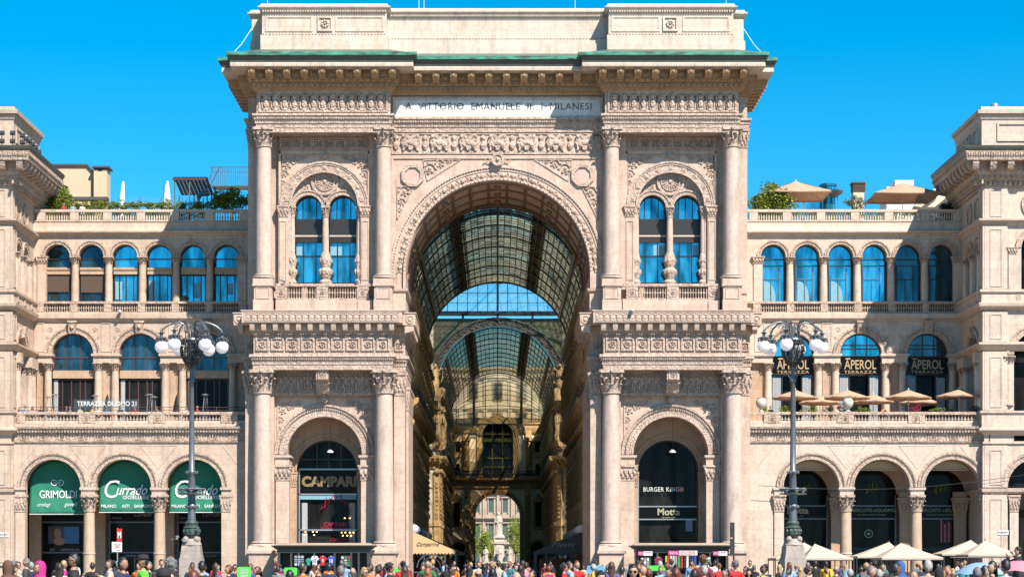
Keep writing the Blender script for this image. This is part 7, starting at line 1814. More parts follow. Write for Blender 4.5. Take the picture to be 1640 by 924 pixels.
# ================================================================ CAFES, GLOBES, MONUMENT, TREES
M['cafe_cloth'] = plain('striped_ochre_canvas', (.66,.47,.27), .85)
M['cafe_dark'] = plain('dark_grey_canvas', (.09,.095,.085), .85)
M['cafe_iron'] = plain('blue_grey_iron', (.07,.10,.13), .5)
def cafe(sx, ya, L, xin, label, mat, word):
    t = thing('cafe_pavilion', label, 'cafe tent'); zl = Z(883,20)+.1; zh = 4.7; b = MB(sx=sx); xw = 7.9
    b.add([(-xw,ya,zh),(-xin,ya,zl),(-xin,ya+L,zl),(-xw,ya+L,zh),(-xw,ya,zl)],[(0,1,2,3),(0,4,1)])
    n = 14
    for k in range(n):                      # scalloped valance, front and long side
        x0 = -xw+(xw-xin)*k/n; x1 = -xw+(xw-xin)*(k+1)/n; xm = (x0+x1)/2
        b.add([(x0,ya-.02,zl),(x1,ya-.02,zl),(x1,ya-.02,zl-.2),(xm,ya-.02,zl-.34),(x0,ya-.02,zl-.2)],[(0,1,2,3,4)])
    m = int(L/.5)
    for k in range(m):
        y0 = ya+L*k/m; y1 = ya+L*(k+1)/m
        b.add([(-xin,y0,zl),(-xin,y1,zl),(-xin,y1,zl-.2),(-xin,(y0+y1)/2,zl-.34),(-xin,y0,zl-.2)],[(0,1,2,3,4)])
    o = obj('awning', b, mat, t)
    if word: text('lettering', word, 2.0, .42, (sx*-(xin+2.4 if xw-xin > 3 else xin+1.6),ya-.06,zl+.55), M['letter_dark'] if mat == M['cafe_cloth'] else M['grey_letter'], o, shear=.4)
    b = MB(sx=sx)
    for x in (-xw+.2,-xw+1.4,-xin-.9,-xin):
        for y in (ya,ya+L*.33,ya+L*.66,ya+L): b.box(x-.05,x+.05,y,y+.1,0,zl if x > -xw+1 else zl+.3)
    xm = (-xin-xw)/2-.1; b.arc(xm,zl-1.5,1.15,1.25,ya,ya+.08,0,180,18); b.arc(xm,zl-1.5,.85,.9,ya,ya+.08,0,180,18); b.box(-xw,-xin,ya,ya+.08,zl-.1,zl); b.box(-xw,-xin,ya,ya+.08,.9,1.0)
    obj('frame', b, M['cafe_iron'], t)
    b = MB(sx=sx); b.box(-xw+.3,-xin-.5,ya+L-.4,ya+L-.2,0,2.2); b.box(-xw+.1,-xw+.4,ya+.5,ya+L-.5,0,2.4); obj('inner_screen', b, M['portico'], t)
cafe(1, 19, 12, 3.75, 'ochre scalloped cafe awning at the left foot of the passage', M['cafe_cloth'], 'Camparino')
cafe(1, 60, 9, 3.5, 'second ochre cafe awning deeper in the passage on the left', M['cafe_cloth'], None)
cafe(-1, 19, 12, 3.4, 'dark cafe awning at the right foot of the passage', M['cafe_dark'], 'Motta')
cafe(-1, 60, 9, 3.2, 'second dark cafe awning deeper in the passage on the right', M['cafe_dark'], None)
M['blue_globe'] = plain('blue_globe', (.12,.2,.4), .3)
for sx in (-1,1):
    for k in range(9):
        y = 15.5+k*5.2; b = MB(); b.blob((0,0,0),.36,.36,.36,16,10); blue = (sx < 0 and k in (1,2))
        t = thing('wall_globe_lamp', '%s globe lamp on the %s passage wall, number %d from the square' % ('blue' if blue else 'white','left' if sx < 0 else 'right',k+1), 'lamp', (sx*7.25,y,4.75-.02*k), 0, 'globe lamps along the passage walls')
        obj('globe', b, M['blue_globe'] if blue else M['globe'], t); b = MB(); b.tube([(sx*.7,0,.5),(sx*.3,0,.6),(0,0,.36)],.03,5); obj('bracket', b, M['steel'], t)
def figure(b, x, y, z, h, rr, robe=True):
    b.lathe(x,y,[(h*.15,z),(h*.16,z+h*.08),(h*.12,z+h*.35),(h*.125,z+h*.6),(h*.15,z+h*.74),(h*.13,z+h*.81),(h*.045,z+h*.84),(h*.05,z+h*.87)],12,.75)
    b.blob((x,y-h*.01,z+h*.93),h*.055,h*.06,h*.075,10,7)
    b.tube([(x-h*.12,y,z+h*.78),(x-h*.17,y-h*.04,z+h*.6),(x-h*.04,y-h*.13,z+h*.53)],h*.04,6,h*.025); b.tube([(x+h*.12,y,z+h*.78),(x+h*.17,y-h*.03,z+h*.6),(x+h*.05,y-h*.13,z+h*.56)],h*.04,6,h*.025)
    for k in range(8): a = PI+PI*k/7; b.tube([(x+h*.12*math.cos(a),y+h*.09*math.sin(a),z+h*.55),(x+h*.155*math.cos(a+.1),y+h*.115*math.sin(a+.1),z+.02)],h*.013,4)
rr = random.Random(3)
mon = thing('statue_monument','white marble monument with a robed standing figure seen through the far archway','monument'); y = 240; z = lambda p: Z(p,y)
b = MB(); xm = X(799.5,y)
b.box(xm-2.6,xm+2.6,y-2.6,y+2.6,0,z(899)); b.box(xm-2.75,xm+2.75,y-2.75,y+2.75,z(899)-.25,z(899)); b.taper(xm-1.0,xm+1.0,y-1.0,y+1.0,z(899),z(866),.12); b.box(xm-1.15,xm+1.15,y-1.15,y+1.15,z(870),z(868)); b.taper(xm-.95,xm+.95,y-.95,y+.95,z(867),z(861),.2); b.box(xm-1.05,xm+1.05,y-1.05,y+1.05,z(861),z(858)); b.lathe(xm,y,[(.95,z(858)),(.85,z(855.5))],16)
b.box(xm-.55,xm+.55,y-1.0,y-.95,z(893),z(872)); obj('pedestal', b, M['marble_lit'], mon)
b = MB(); figure(b, xm-.15, y, z(855.5), z(820)-z(855.5), rr); obj('robed_figure', b, M['white_stone'] if 'white_stone' in M else M['marble_lit'], mon)
for i,px in enumerate((778,800,816)):
    b = MB(); figure(b, X(px,y-2), y-(2 if i else 1.4), z(899), z(875)-z(899), rr); obj('corner_figure', b, M['marble_lit'], mon)
bush('street_tree','spring green tree left of the marble monument through the far archway','tree',(X(772,252),252,0),(2.3,2.0,3.4),3000,.17,M['leaf_y'],41,3.2,24)
bush('street_tree','taller spring green tree right of the marble monument through the far archway','tree',(X(826,250),250,0),(2.4,2.0,4.2),3800,.17,M['leaf_y'],42,3.4,26)
bush('street_tree','small bushy tree just behind the monument pedestal','tree',(X(787,258),258,0),(1.9,1.5,2.6),2000,.16,M['leaf_y'],43,2.6,16)

# ================================================================ MARKET TENTS on the right
def tent(px0, px1, pxa, pya, pye, y, label):
    x0, x1 = X(px0,y), X(px1,y); w = x1-x0; h = Z(pya,y); e = Z(pye,y)
    t = thing('market_tent', label, 'tent', ((x0+x1)/2,y,0), 0, 'cream market tents before the right arcade'); r = w/2; b = MB(); ax = X(pxa,y)-(x0+x1)/2
    N = 8; vs_ = []; fs = []
    cs = [(-r,-r),(r,-r),(r,r),(-r,r)]
    for i in range(4):
        (ax0,ay0),(bx0,by0) = cs[i],cs[(i+1)%4]
        base = len(vs_)
        for j in range(N+1):
            u = j/N; 
            for k in range(5):
                v = k/4; px_ = ax0+(bx0-ax0)*v; py_ = ay0+(by0-ay0)*v; zz = e+(h-e)*(1-u)**1.12 
                vs_.append((ax*(1-u)+px_*u, py_*u, zz))
        for j in range(N):
            for k in range(4): a = base+j*5+k; fs.append((a,a+5,a+6,a+1))
    b.add(vs_, fs); b.box(-r,r,-r-.01,-r+.01,e-.16,e); b.box(-r,r,r-.01,r+.01,e-.16,e); b.box(-r-.01,-r+.01,-r,r,e-.16,e); b.box(r-.01,r+.01,-r,r,e-.16,e)
    obj('canopy', b, M['cream_tent'], t)
    b = MB()
    for (cx_,cy_) in cs: b.box(cx_-.04,cx_+.04,cy_-.04,cy_+.04,0,e)
    b.box(-r,r,-r-.04,-r+.04,e-.2,e-.14); b.box(-r,r,r-.04,r+.04,e-.2,e-.14); b.box(-r-.04,-r+.04,-r,r,e-.2,e-.14); b.box(r-.04,r+.04,-r,r,e-.2,e-.14); b.tube([(ax,0,h),(ax,0,h+.15)],.03,5)
    obj('frame', b, M['steel'], t); return t
tent(1236,1330,1288,868,893,-3.6,'cream tent hidden partly by the right lamp post base'); tent(1284,1361.5,1305,870,893,-10.2,'front cream tent just right of the lamp post base')
tent(1366,1446,1424,867,890,-3.6,'rear cream tent in the middle pair'); tent(1403,1502,1443,869,892.5,-10.2,'front cream tent in the middle pair')
tent(1500,1580,1555,864,886,-3.6,'rear cream tent of the rightmost pair'); tent(1541,1626,1577.5,865.6,887.5,-10.2,'front cream tent nearest the right edge')
# bar counter and low fence below the tents
b = MB(); b.box(X(1360,-2),X(1500,-2),-1.4,-1.0,0,1.05); tag(obj('bar_counter', b, M['frame_red']), 'dark wooden bar counter under the middle tents', 'counter')
t = thing('metal_fence','low grey metal tube fence below the rightmost tents','fence',(X(1570,-14),-14,0)); b = MB(); b.tube([(-2.2,0,0),(-2.2,0,2.15),(2.0,0,2.15),(2.0,0,0)],.05,6); b.tube([(-2.2,0,1.0),(2.0,0,1.0)],.03,6); obj('tube_rail', b, M['steel'], t)
# ================================================================ PEOPLE
SKIN = [plain('skin_light',(.50,.30,.21),.55,var=.05), plain('skin_tan',(.38,.21,.13),.55,var=.05), plain('skin_brown',(.20,.10,.06),.55,var=.05), plain('skin_rosy',(.55,.29,.21),.55,var=.05)]
HAIR = {'black':plain('hair_black',(.012,.011,.012),.5,var=.4,scale=30),'dark brown':plain('hair_dark',(.03,.017,.011),.5,var=.4,scale=30),'brown':plain('hair_brown',(.08,.04,.022),.5,var=.4,scale=30),'auburn':plain('hair_auburn',(.14,.04,.02),.5,var=.4,scale=30),'blond':plain('hair_blond',(.42,.28,.13),.5,var=.3,scale=30),'grey':plain('hair_grey',(.16,.155,.15),.6,var=.3,scale=30),'white':plain('hair_white',(.38,.37,.35),.6,var=.2,scale=30),'ginger':plain('hair_ginger',(.30,.11,.04),.5,var=.3,scale=30)}
CL = {k:C('wear_'+k,v) for k,v in {'black':(.013,.013,.015),'charcoal':(.04,.042,.047),'navy':(.012,.022,.065),'blue':(.03,.10,.30),'light blue':(.26,.42,.62),'grey':(.22,.23,.24),'white':(.66,.65,.64),'cream':(.55,.48,.36),'beige':(.40,.32,.21),'red':(.48,.015,.02),'burgundy':(.16,.012,.03),'orange':(.70,.20,.015),'yellow':(.72,.46,.03),'green':(.03,.16,.05),'neon green':(.12,.75,.05),'olive':(.11,.12,.05),'purple':(.14,.09,.24),'magenta':(.55,.02,.20),'pink':(.60,.25,.32),'teal':(.02,.22,.24),'brown':(.12,.06,.035)}.items()}
JEANS = [C('denim',(.04,.07,.14)), C('dark_trousers',(.02,.02,.023)), C('khaki',(.24,.18,.10)), C('grey_trousers',(.10,.10,.11))]
EYE = plain('eye_dark',(.02,.015,.012),.3); LIP = plain('lips',(.35,.08,.07),.5); LENS = plain('sunglass_lens',(.008,.008,.01),.1)
def skin_mesh(nodes, edges, root=0, sub=2):
    me = bpy.data.meshes.new('skin'); me.from_pydata([n[0] for n in nodes], edges, [])
    o = bpy.data.objects.new('skin', me); COL.objects.link(o)
    sk = o.modifiers.new('s','SKIN'); sk.use_smooth_shade = True; sk.branch_smoothing = .6
    if not me.skin_vertices: 
        pass
    for i,n in enumerate(nodes):
        r = n[1]; me.skin_vertices[0].data[i].radius = r if isinstance(r, tuple) else (r,r)
    me.skin_vertices[0].data[root].use_root = True
    ss = o.modifiers.new('u','SUBSURF'); ss.levels = sub; ss.render_levels = sub
    dg = bpy.context.evaluated_depsgraph_get(); dg.update()
    out = bpy.data.meshes.new_from_object(o.evaluated_get(dg)); V = [tuple(v.co) for v in out.vertices]; F = [tuple(p.vertices) for p in out.polygons]
    bpy.data.objects.remove(o); return V, F
def pose_nodes(pose, fem):
    sh = .165 if fem else .19; hp = .10 if fem else .09
    P = {'pel':((0,0,.95),(.145 if fem else .14,.115)),'sp':((0,.0,1.12),(.115 if fem else .135,.10)),'ch':((0,0,1.30),(.145 if fem else .165,.12)),'nb':((0,.005,1.465),(.066,.062)),'nt':((0,-.005,1.54),(.052,.052)),
         'sl':((-sh,0,1.395),.066),'sr':((sh,0,1.395),.066),'hl':((-hp,0,.86),.088),'hr':((hp,0,.86),.088),
         'kl':((-hp-.01,-.02,.49),.056),'kr':((hp+.01,-.02,.49),.056),'al':((-hp-.01,.03,.085),.038),'ar':((hp+.01,.03,.085),.038),'tl':((-hp-.03,-.14,.04),.034),'tr':((hp+.03,-.14,.04),.034),
         'el':((-sh-.055,.03,1.13),.042),'er':((sh+.055,.03,1.13),.042),'wl':((-sh-.06,-.06,.89),.026),'wr':((sh+.06,-.06,.89),.026)}
    def S_(k,p): P[k] = (p,P[k][1])
    if pose == 'walk':
        S_('kl',(-hp,-.20,.53)); S_('al',(-hp,-.22,.10)); S_('tl',(-hp,-.38,.07)); S_('kr',(hp,.08,.48)); S_('ar',(hp,.34,.16)); S_('tr',(hp+.01,.24,.05))
        S_('el',(-sh-.05,.10,1.14)); S_('wl',(-sh-.03,.14,.90)); S_('er',(sh+.05,-.06,1.15)); S_('wr',(sh+.02,-.24,.98))
    if pose == 'armup':
        S_('er',(sh+.10,-.12,1.34)); S_('wr',(sh-.02,-.26,1.56)); S_('el',(-sh-.10,-.12,1.32)); S_('wl',(-sh+.04,-.28,1.52))
    if pose == 'phone':
        S_('er',(sh+.05,-.10,1.20)); S_('wr',(.06,-.30,1.33)); S_('el',(-sh-.05,.0,1.14)); S_('wl',(-.10,-.24,1.16))
    if pose == 'point':
        S_('er',(sh+.14,-.18,1.44)); S_('wr',(sh+.10,-.34,1.70))
    if pose == 'sit':
        S_('kl',(-hp-.02,-.42,.93)); S_('al',(-hp-.02,-.42,.53)); S_('tl',(-hp-.03,-.57,.485)); S_('kr',(hp+.02,-.42,.93)); S_('ar',(hp+.02,-.42,.53)); S_('tr',(hp+.03,-.57,.485))
        S_('el',(-sh-.05,-.10,1.15)); S_('wl',(-.12,-.32,1.14)); S_('er',(sh+.05,-.10,1.15)); S_('wr',(.12,-.32,1.14))
    return P
E_BODY = [('pel','sp'),('sp','ch'),('ch','nb'),('nb','nt'),('ch','sl'),('ch','sr'),('sl','el'),('sr','er'),('el','wl'),('er','wr'),('pel','hl'),('pel','hr'),('hl','kl'),('hr','kr'),('kl','al'),('kr','ar'),('al','tl'),('ar','tr')]
def build_skin(P, edges, grow=0, over=None, root='pel', sub=2):
    names = []
    for a,c in edges:
        for q in (a,c):
            if q not in names: names.append(q)
    nodes = []
    for q in names:
        p, r = P[q]; r = r if isinstance(r, tuple) else (r,r)
        if over and q in over: r = over[q]
        nodes.append((p,(r[0]+grow,r[1]+grow)))
    idx = {q:i for i,q in enumerate(names)}
    return skin_mesh(nodes, [(idx[a],idx[c]) for a,c in edges], idx[root], sub)
HZ = 1.645
def head_geo():
    vs_ = []; fs = []; n, m = 20, 16
    for i in range(m+1):
        t = PI*i/m; z = math.cos(t); q = math.sin(t)
        for k in range(n):
            a = 2*PI*k/n; x = q*math.sin(a); y = -q*math.cos(a)      # a=0 looks to -y
            X_, Y_, Z_ = x*.076, y*.096, z*.122
            if z < -.1: s_ = 1+.32*(z+.1); X_ *= s_; Y_ = Y_*(1+.25*(z+.1)) - .012*(-z) 
            f = max(0, -y)
            if f > .5:
                g = math.exp(-((x/.16)**2)); 
                if -.35 < z < .25: Y_ -= .022*g*(1-abs((z+.22)/.35) if z < .13 else 0)*(1 if z < .15 else 0)
                for sx in (-1,1): Y_ += .010*math.exp(-(((x-sx*.42)/.2)**2+((z-.05)/.13)**2))
                Y_ -= .006*math.exp(-((x/.3)**2+((z+.55)/.08)**2)); Y_ -= .007*math.exp(-((x/.25)**2+((z+.92)/.1)**2))
            vs_.append((X_, Y_, HZ+Z_))
    for i in range(m):
        for k in range(n): k2 = (k+1)%n; fs.append((i*n+k,(i+1)*n+k,(i+1)*n+k2,i*n+k2))
    b = MB(); b.add(vs_, fs)
    for sx in (-1,1): b.blob((sx*.079,.005,HZ-.005),.012,.02,.032,6,5)
    return b
def hand(b, w, el, side):
    w = Vector(w); d = (w-Vector(el)).normalized(); u = d.cross(Vector((0,1,0)));
    if u.length < .1: u = d.cross(Vector((1,0,0)))
    u.normalize(); v = d.cross(u).normalized()
    c = w+d*.045; b.tube([w-d*.01, w+d*.03, w+d*.075],.026,6,.03)
    for k in range(4):
        o_ = u*(-.027+.018*k); L = [.062,.072,.068,.052][k]; base = w+d*.075+o_; b.tube([base-d*.02, base+d*L*.45+v*.008, base+d*L*.8+v*.028],.0085,5,.0065)
    th = w+d*.03+u*(.03*side); b.tube([th-u*.01*side, th+u*.02*side+d*.02+v*.01, th+u*.026*side+d*.045+v*.02],.010,5,.008)
def body_mesh(pose, fem):
    P = pose_nodes(pose, fem); V, F = build_skin(P, E_BODY)
    b = MB(); b.v = list(V); b.f = list(F)
    h = head_geo(); o = len(b.v); b.v += h.v; b.f += [tuple(i+o for i in f) for f in h.f]
    hand(b, P['wl'][0], P['el'][0], 1); hand(b, P['wr'][0], P['er'][0], -1); nsk = len(b.f)
    for sx in (-1,1): b.blob((sx*.031,-.083,HZ+.006),.011,.008,.006,6,4)
    ne = len(b.f); b.blob((0,-.094,HZ-.067),.022,.006,.006,8,4)
    me = bpy.data.meshes.new('person_body'); me.from_pydata(b.v,[],b.f); me.shade_smooth()
    for q in (SKIN[0],EYE,LIP): me.materials.append(q)
    for i,p in enumerate(me.polygons): p.material_index = 0 if i < nsk else (1 if i < ne else 2)
    return me, P, V, F
def simple_mesh(V, F, name, mat):
    me = bpy.data.meshes.new(name); me.from_pydata(V,[],F); me.shade_smooth(); me.materials.append(mat); return me
def cloth(V, F, P, kind, sit):
    """a garment: the body surface near its bones, moved outwards along the normals"""
    me = bpy.data.meshes.new('tmp'); me.from_pydata(V,[],F); me.update(); N = [v.normal.copy() for v in me.vertices]; bpy.data.meshes.remove(me)
    seg = []
    for (a_,c_) in E_BODY:
        pa, pc = Vector(P[a_][0]), Vector(P[c_][0]); ra, rc = [(r_[0] if isinstance(r_, tuple) else r_) for r_ in (P[a_][1],P[c_][1])]; seg.append((a_,c_,pa,pc,ra,rc))
    LEG = {('pel','hl'),('pel','hr'),('hl','kl'),('hr','kr'),('kl','al'),('kr','ar')}; keep = {}; idx = []
    for i,v in enumerate(V):
        p = Vector(v); best = None
        for (a_,c_,pa,pc,ra,rc) in seg:
            d = pc-pa; t = max(0,min(1,(p-pa).dot(d)/d.length_squared)); q = (p-(pa+d*t)).length-(ra+(rc-ra)*t)
            if best is None or q < best[0]: best = (q,(a_,c_),t)
        e, t = best[1], best[2]; leg = e in LEG or (e == ('pel','sp') and t < .12)
        hem = .80 if not sit else 99
        if kind == 'leg': ok = leg and not (e[0] in ('kl','kr') and t > .93)
        else:
            ok = (e in (('pel','sp'),('sp','ch'),('ch','sl'),('ch','sr'),('sl','el'),('sr','er')) or (e in (('el','wl'),('er','wr')) and t < .9) or (e == ('ch','nb') and p.z < 1.475)) or (leg and e[0] in ('pel','hl','hr') and p.z > (hem if not sit else .93) and (not sit or p.y > -.05))
        keep[i] = ok
    off = .010 if kind == 'leg' else .020; remap = {}; nv = []; nf = []
    for f in F:
        if all(keep[j] for j in f):
            g = []
            for j in f:
                if j not in remap:
                    remap[j] = len(nv); p = Vector(V[j]); o_ = off
                    if kind != 'leg' and p.z < 1.05 and abs(p.x) < .2: o_ += .012
                    nv.append(tuple(p+N[j]*o_))
                g.append(remap[j])
            nf.append(tuple(g))
    return nv, nf
BODY = {}
for pose in ('stand','walk','armup','phone','point','sit'):
    for fem in (0,1):
        if pose in ('point',) and not fem: continue
        me, P, V, F = body_mesh(pose, fem)
        top = simple_mesh(*cloth(V, F, P, 'top', pose == 'sit'), 'jacket', CL['navy'])
        leg = simple_mesh(*cloth(V, F, P, 'leg', pose == 'sit'), 'trousers', JEANS[0])
        b = MB()
        for (a,t_) in (('al','tl'),('ar','tr')):
            A, T_ = P[a][0], P[t_][0]; b.tube([(A[0],A[1]+.05,A[2]-.04),(A[0],A[1],A[2]-.02),((A[0]+T_[0])/2,(A[1]+T_[1])/2,(A[2]+T_[2])/2),(T_[0],T_[1]-.04,T_[2])],.05,8,.042)
        shoe = mesh_from(b,'shoe'); shoe.materials.append(CL['black'])
        BODY[(pose,fem)] = (me,top,leg,shoe)
def hair_mesh(style, seed):
    rr = random.Random(seed); vs_ = []; fs = []; n, m = 22, 16; keep = {}
    for i in range(m+1):
        t = PI*i/m; z = math.cos(t); q = math.sin(t)
        for k in range(n):
            a = 2*PI*k/n; x = q*math.sin(a); y = -q*math.cos(a)
            vol = {'short':.008,'bald':.002,'long':.012,'bob':.016,'bun':.009,'curly':.020}[style]+rr.uniform(-.009,.009)*(1 if style != 'bald' else .2)
            g = 1 if z > -.2 else max(.3,1+.5*(z+.2)); vs_.append((x*(.078+vol)*g, y*(.098+vol)*g+.006, HZ+.004+z*(.124+vol)))
            front = -y > .25*q*1 and z < .42-.25*abs(x) ; low = {'short':-.62,'bald':-.5,'long':-1,'bob':-.8,'bun':-.6,'curly':-.6}[style] if y > .2 else {'short':-.25,'bald':-.2,'long':-1,'bob':-.75,'bun':-.25,'curly':-.45}[style]
            side = abs(x) > .55 and -y > -.15 and z < .0 and style in ('short','bald','bun')
            kp = not (-y > .38 and z < .48) and z > low and not side and not (style in ('long','bob','curly') and -y > .30 and z < .45)
            if style == 'bald': kp = z < .30 and z > low and not (-y > .1)
            keep[len(vs_)-1] = kp
    for i in range(m):
        for k in range(n):
            k2 = (k+1)%n; f = (i*n+k,(i+1)*n+k,(i+1)*n+k2,i*n+k2)
            if sum(keep[j] for j in f) >= 3: fs.append(f)
    b = MB(); b.add(vs_, fs)
    if style == 'long':
        n2 = 12; pr = [(0,.10),(-.10,.115),(-.2,.115),(-.32,.10),(-.40,.06)]
        vs_ = []; fs = []
        for (dz,w) in pr:
            for k in range(n2): a = PI*k/(n2-1); vs_.append((w*math.cos(a)*(1+rr.uniform(-.05,.05)), .02+(.095+(.012 if dz < -.1 else 0))*math.sin(a)*(.9 if dz > -.1 else .75), HZ+.02+dz))
        for i in range(len(pr)-1):
            for k in range(n2-1): fs.append((i*n2+k,i*n2+k+1,(i+1)*n2+k+1,(i+1)*n2+k))
        b.add(vs_, fs)
    if style == 'bun': b.blob((0,.12,HZ+.07),.045,.04,.045,8,6)
    if style == 'curly':
        for k in range(60):
            a = rr.uniform(.2,2*PI-.2)+PI; a = rr.uniform(-2.3,2.3); t = rr.uniform(0,1.5); b.blob((.10*math.sin(a)*math.sin(t), .115*math.cos(a)*math.sin(t)+.01, HZ+.135*math.cos(t)),.026,.026,.024,6,4)
    return simple_mesh([(x+rr.uniform(-.003,.003),y+rr.uniform(-.003,.003),z+rr.uniform(-.004,.004)) for x,y,z in b.v], b.f, 'hair', HAIR['black'])
HM = {s:hair_mesh(s,i) for i,s in enumerate(('short','bald','long','bob','bun','curly'))}
def hijab_mesh():
    b = MB(); n = 18; vs_ = []; fs = []
    pr = [(1.0,0),(.9,.55),(.6,.9),(.2,1.04),(-.3,1.06),(-.8,1.0),(-1.1,.95),(-1.6,1.25),(-2.0,1.7)]
    for (z,r) in pr:
        for k in range(n): a = 2*PI*k/n; vs_.append((r*.098*math.sin(a)*(1.25 if z < -1.2 else 1), -r*.115*math.cos(a)*(.95)+.012, HZ+.01+z*.135))
    for i in range(len(pr)-1):
        for k in range(n):
            k2 = (k+1)%n
            if i in (2,3,4) and (k in (0,1,2) or k in (n-1,n-2,n-3)): continue
            fs.append((i*n+k,(i+1)*n+k,(i+1)*n+k2,i*n+k2))
    b.add(vs_, fs); return simple_mesh(b.v,b.f,'headscarf',CL['pink'])
HIJ = hijab_mesh()
b = MB(); b.lathe(0,0,[(.097,HZ+.045),(.10,HZ+.08),(.085,HZ+.125),(.04,HZ+.148),(.0,HZ+.15)],16,1.15); b.prismz([(-.07,-.08),(.07,-.08),(.05,-.19),(-.05,-.19)],HZ+.05,HZ+.062); CAPM = simple_mesh(b.v,b.f,'cap',CL['black'])
b = MB(); b.lathe(0,0,[(.10,HZ+.02),(.105,HZ+.06),(.095,HZ+.12),(.05,HZ+.155),(.0,HZ+.16)],16,1.15); BEANIE = simple_mesh(b.v,b.f,'beanie',CL['black'])
b = MB()
for sx in (-1,1): b.blob((sx*.034,-.098,HZ+.006),.03,.008,.022,10,6); b.tube([(sx*.06,-.09,HZ+.008),(sx*.084,0,HZ+.005)],.004,4)
b.tube([(-.02,-.102,HZ+.01),(.02,-.102,HZ+.01)],.004,4); GLASSES = simple_mesh(b.v,b.f,'sunglasses',LENS)
b = MB(); b.box(-.15,.15,.13,.27,1.02,1.46); b.tube([(-.1,.13,1.44),(-.11,-.06,1.46),(-.1,-.12,1.3),(-.11,.1,1.1)],.018,5); b.tube([(.1,.13,1.44),(.11,-.06,1.46),(.1,-.12,1.3),(.11,.1,1.1)],.018,5); PACK = mesh_from(b,'backpack'); PACK.materials.append(CL['grey'])
b = MB(); b.box(-.037,.037,-.006,.006,-.075,.075); PHONE = mesh_from(b,'phone'); PHONE.materials.append(CL['black'])
NP = [0]
def kid(name, me, mat, par):
    o = bpy.data.objects.new(name, me); COL.objects.link(o); o.parent = par
    if mat is not None: o.material_slots[0].link = 'OBJECT'; o.material_slots[0].material = mat
    return o
def person(loc, rz, h, label, pose='stand', fem=0, hair='black', style='short', top='navy', leg=0, skin=0, extra=(), grp='people in the crowd on the square', hcol=None, lean=0):
    me, tp, lg, sh = BODY[(pose,fem)]; o = bpy.data.objects.new('person', me); COL.objects.link(o)
    o.material_slots[0].link = 'OBJECT'; o.material_slots[0].material = SKIN[skin]
    k = h/1.77; o.location = loc; o.rotation_euler = (0,0,rz); o.scale = (k,k,k); tag(o, label, 'person', grp)
    if 'hijab' in extra: kid('headscarf', HIJ, CL[hcol or 'pink'], o)
    elif style: kid('hair', HM[style], HAIR[hair], o)
    kid('jacket', tp, CL[top], o); kid('trousers', lg, JEANS[leg], o); kid('shoes', sh, None, o)
    if 'cap' in extra: kid('cap', CAPM, CL[hcol or 'black'], o)
    if 'beanie' in extra: kid('beanie', BEANIE, CL[hcol or 'black'], o)
    if 'glasses' in extra: kid('sunglasses', GLASSES, None, o)
    if 'pack' in extra: kid('backpack', PACK, CL[hcol or 'grey'], o)
    if 'vest' in extra:
        s_ = kid('vest', tp, CL['neon green'], o); s_.scale = (1.03,1.05,1.0)
    NP[0] += 1; return o
FWD, BACK, LFT, RGT = 0, PI, -PI/2, PI/2     # facing camera / away / photo-left / photo-right
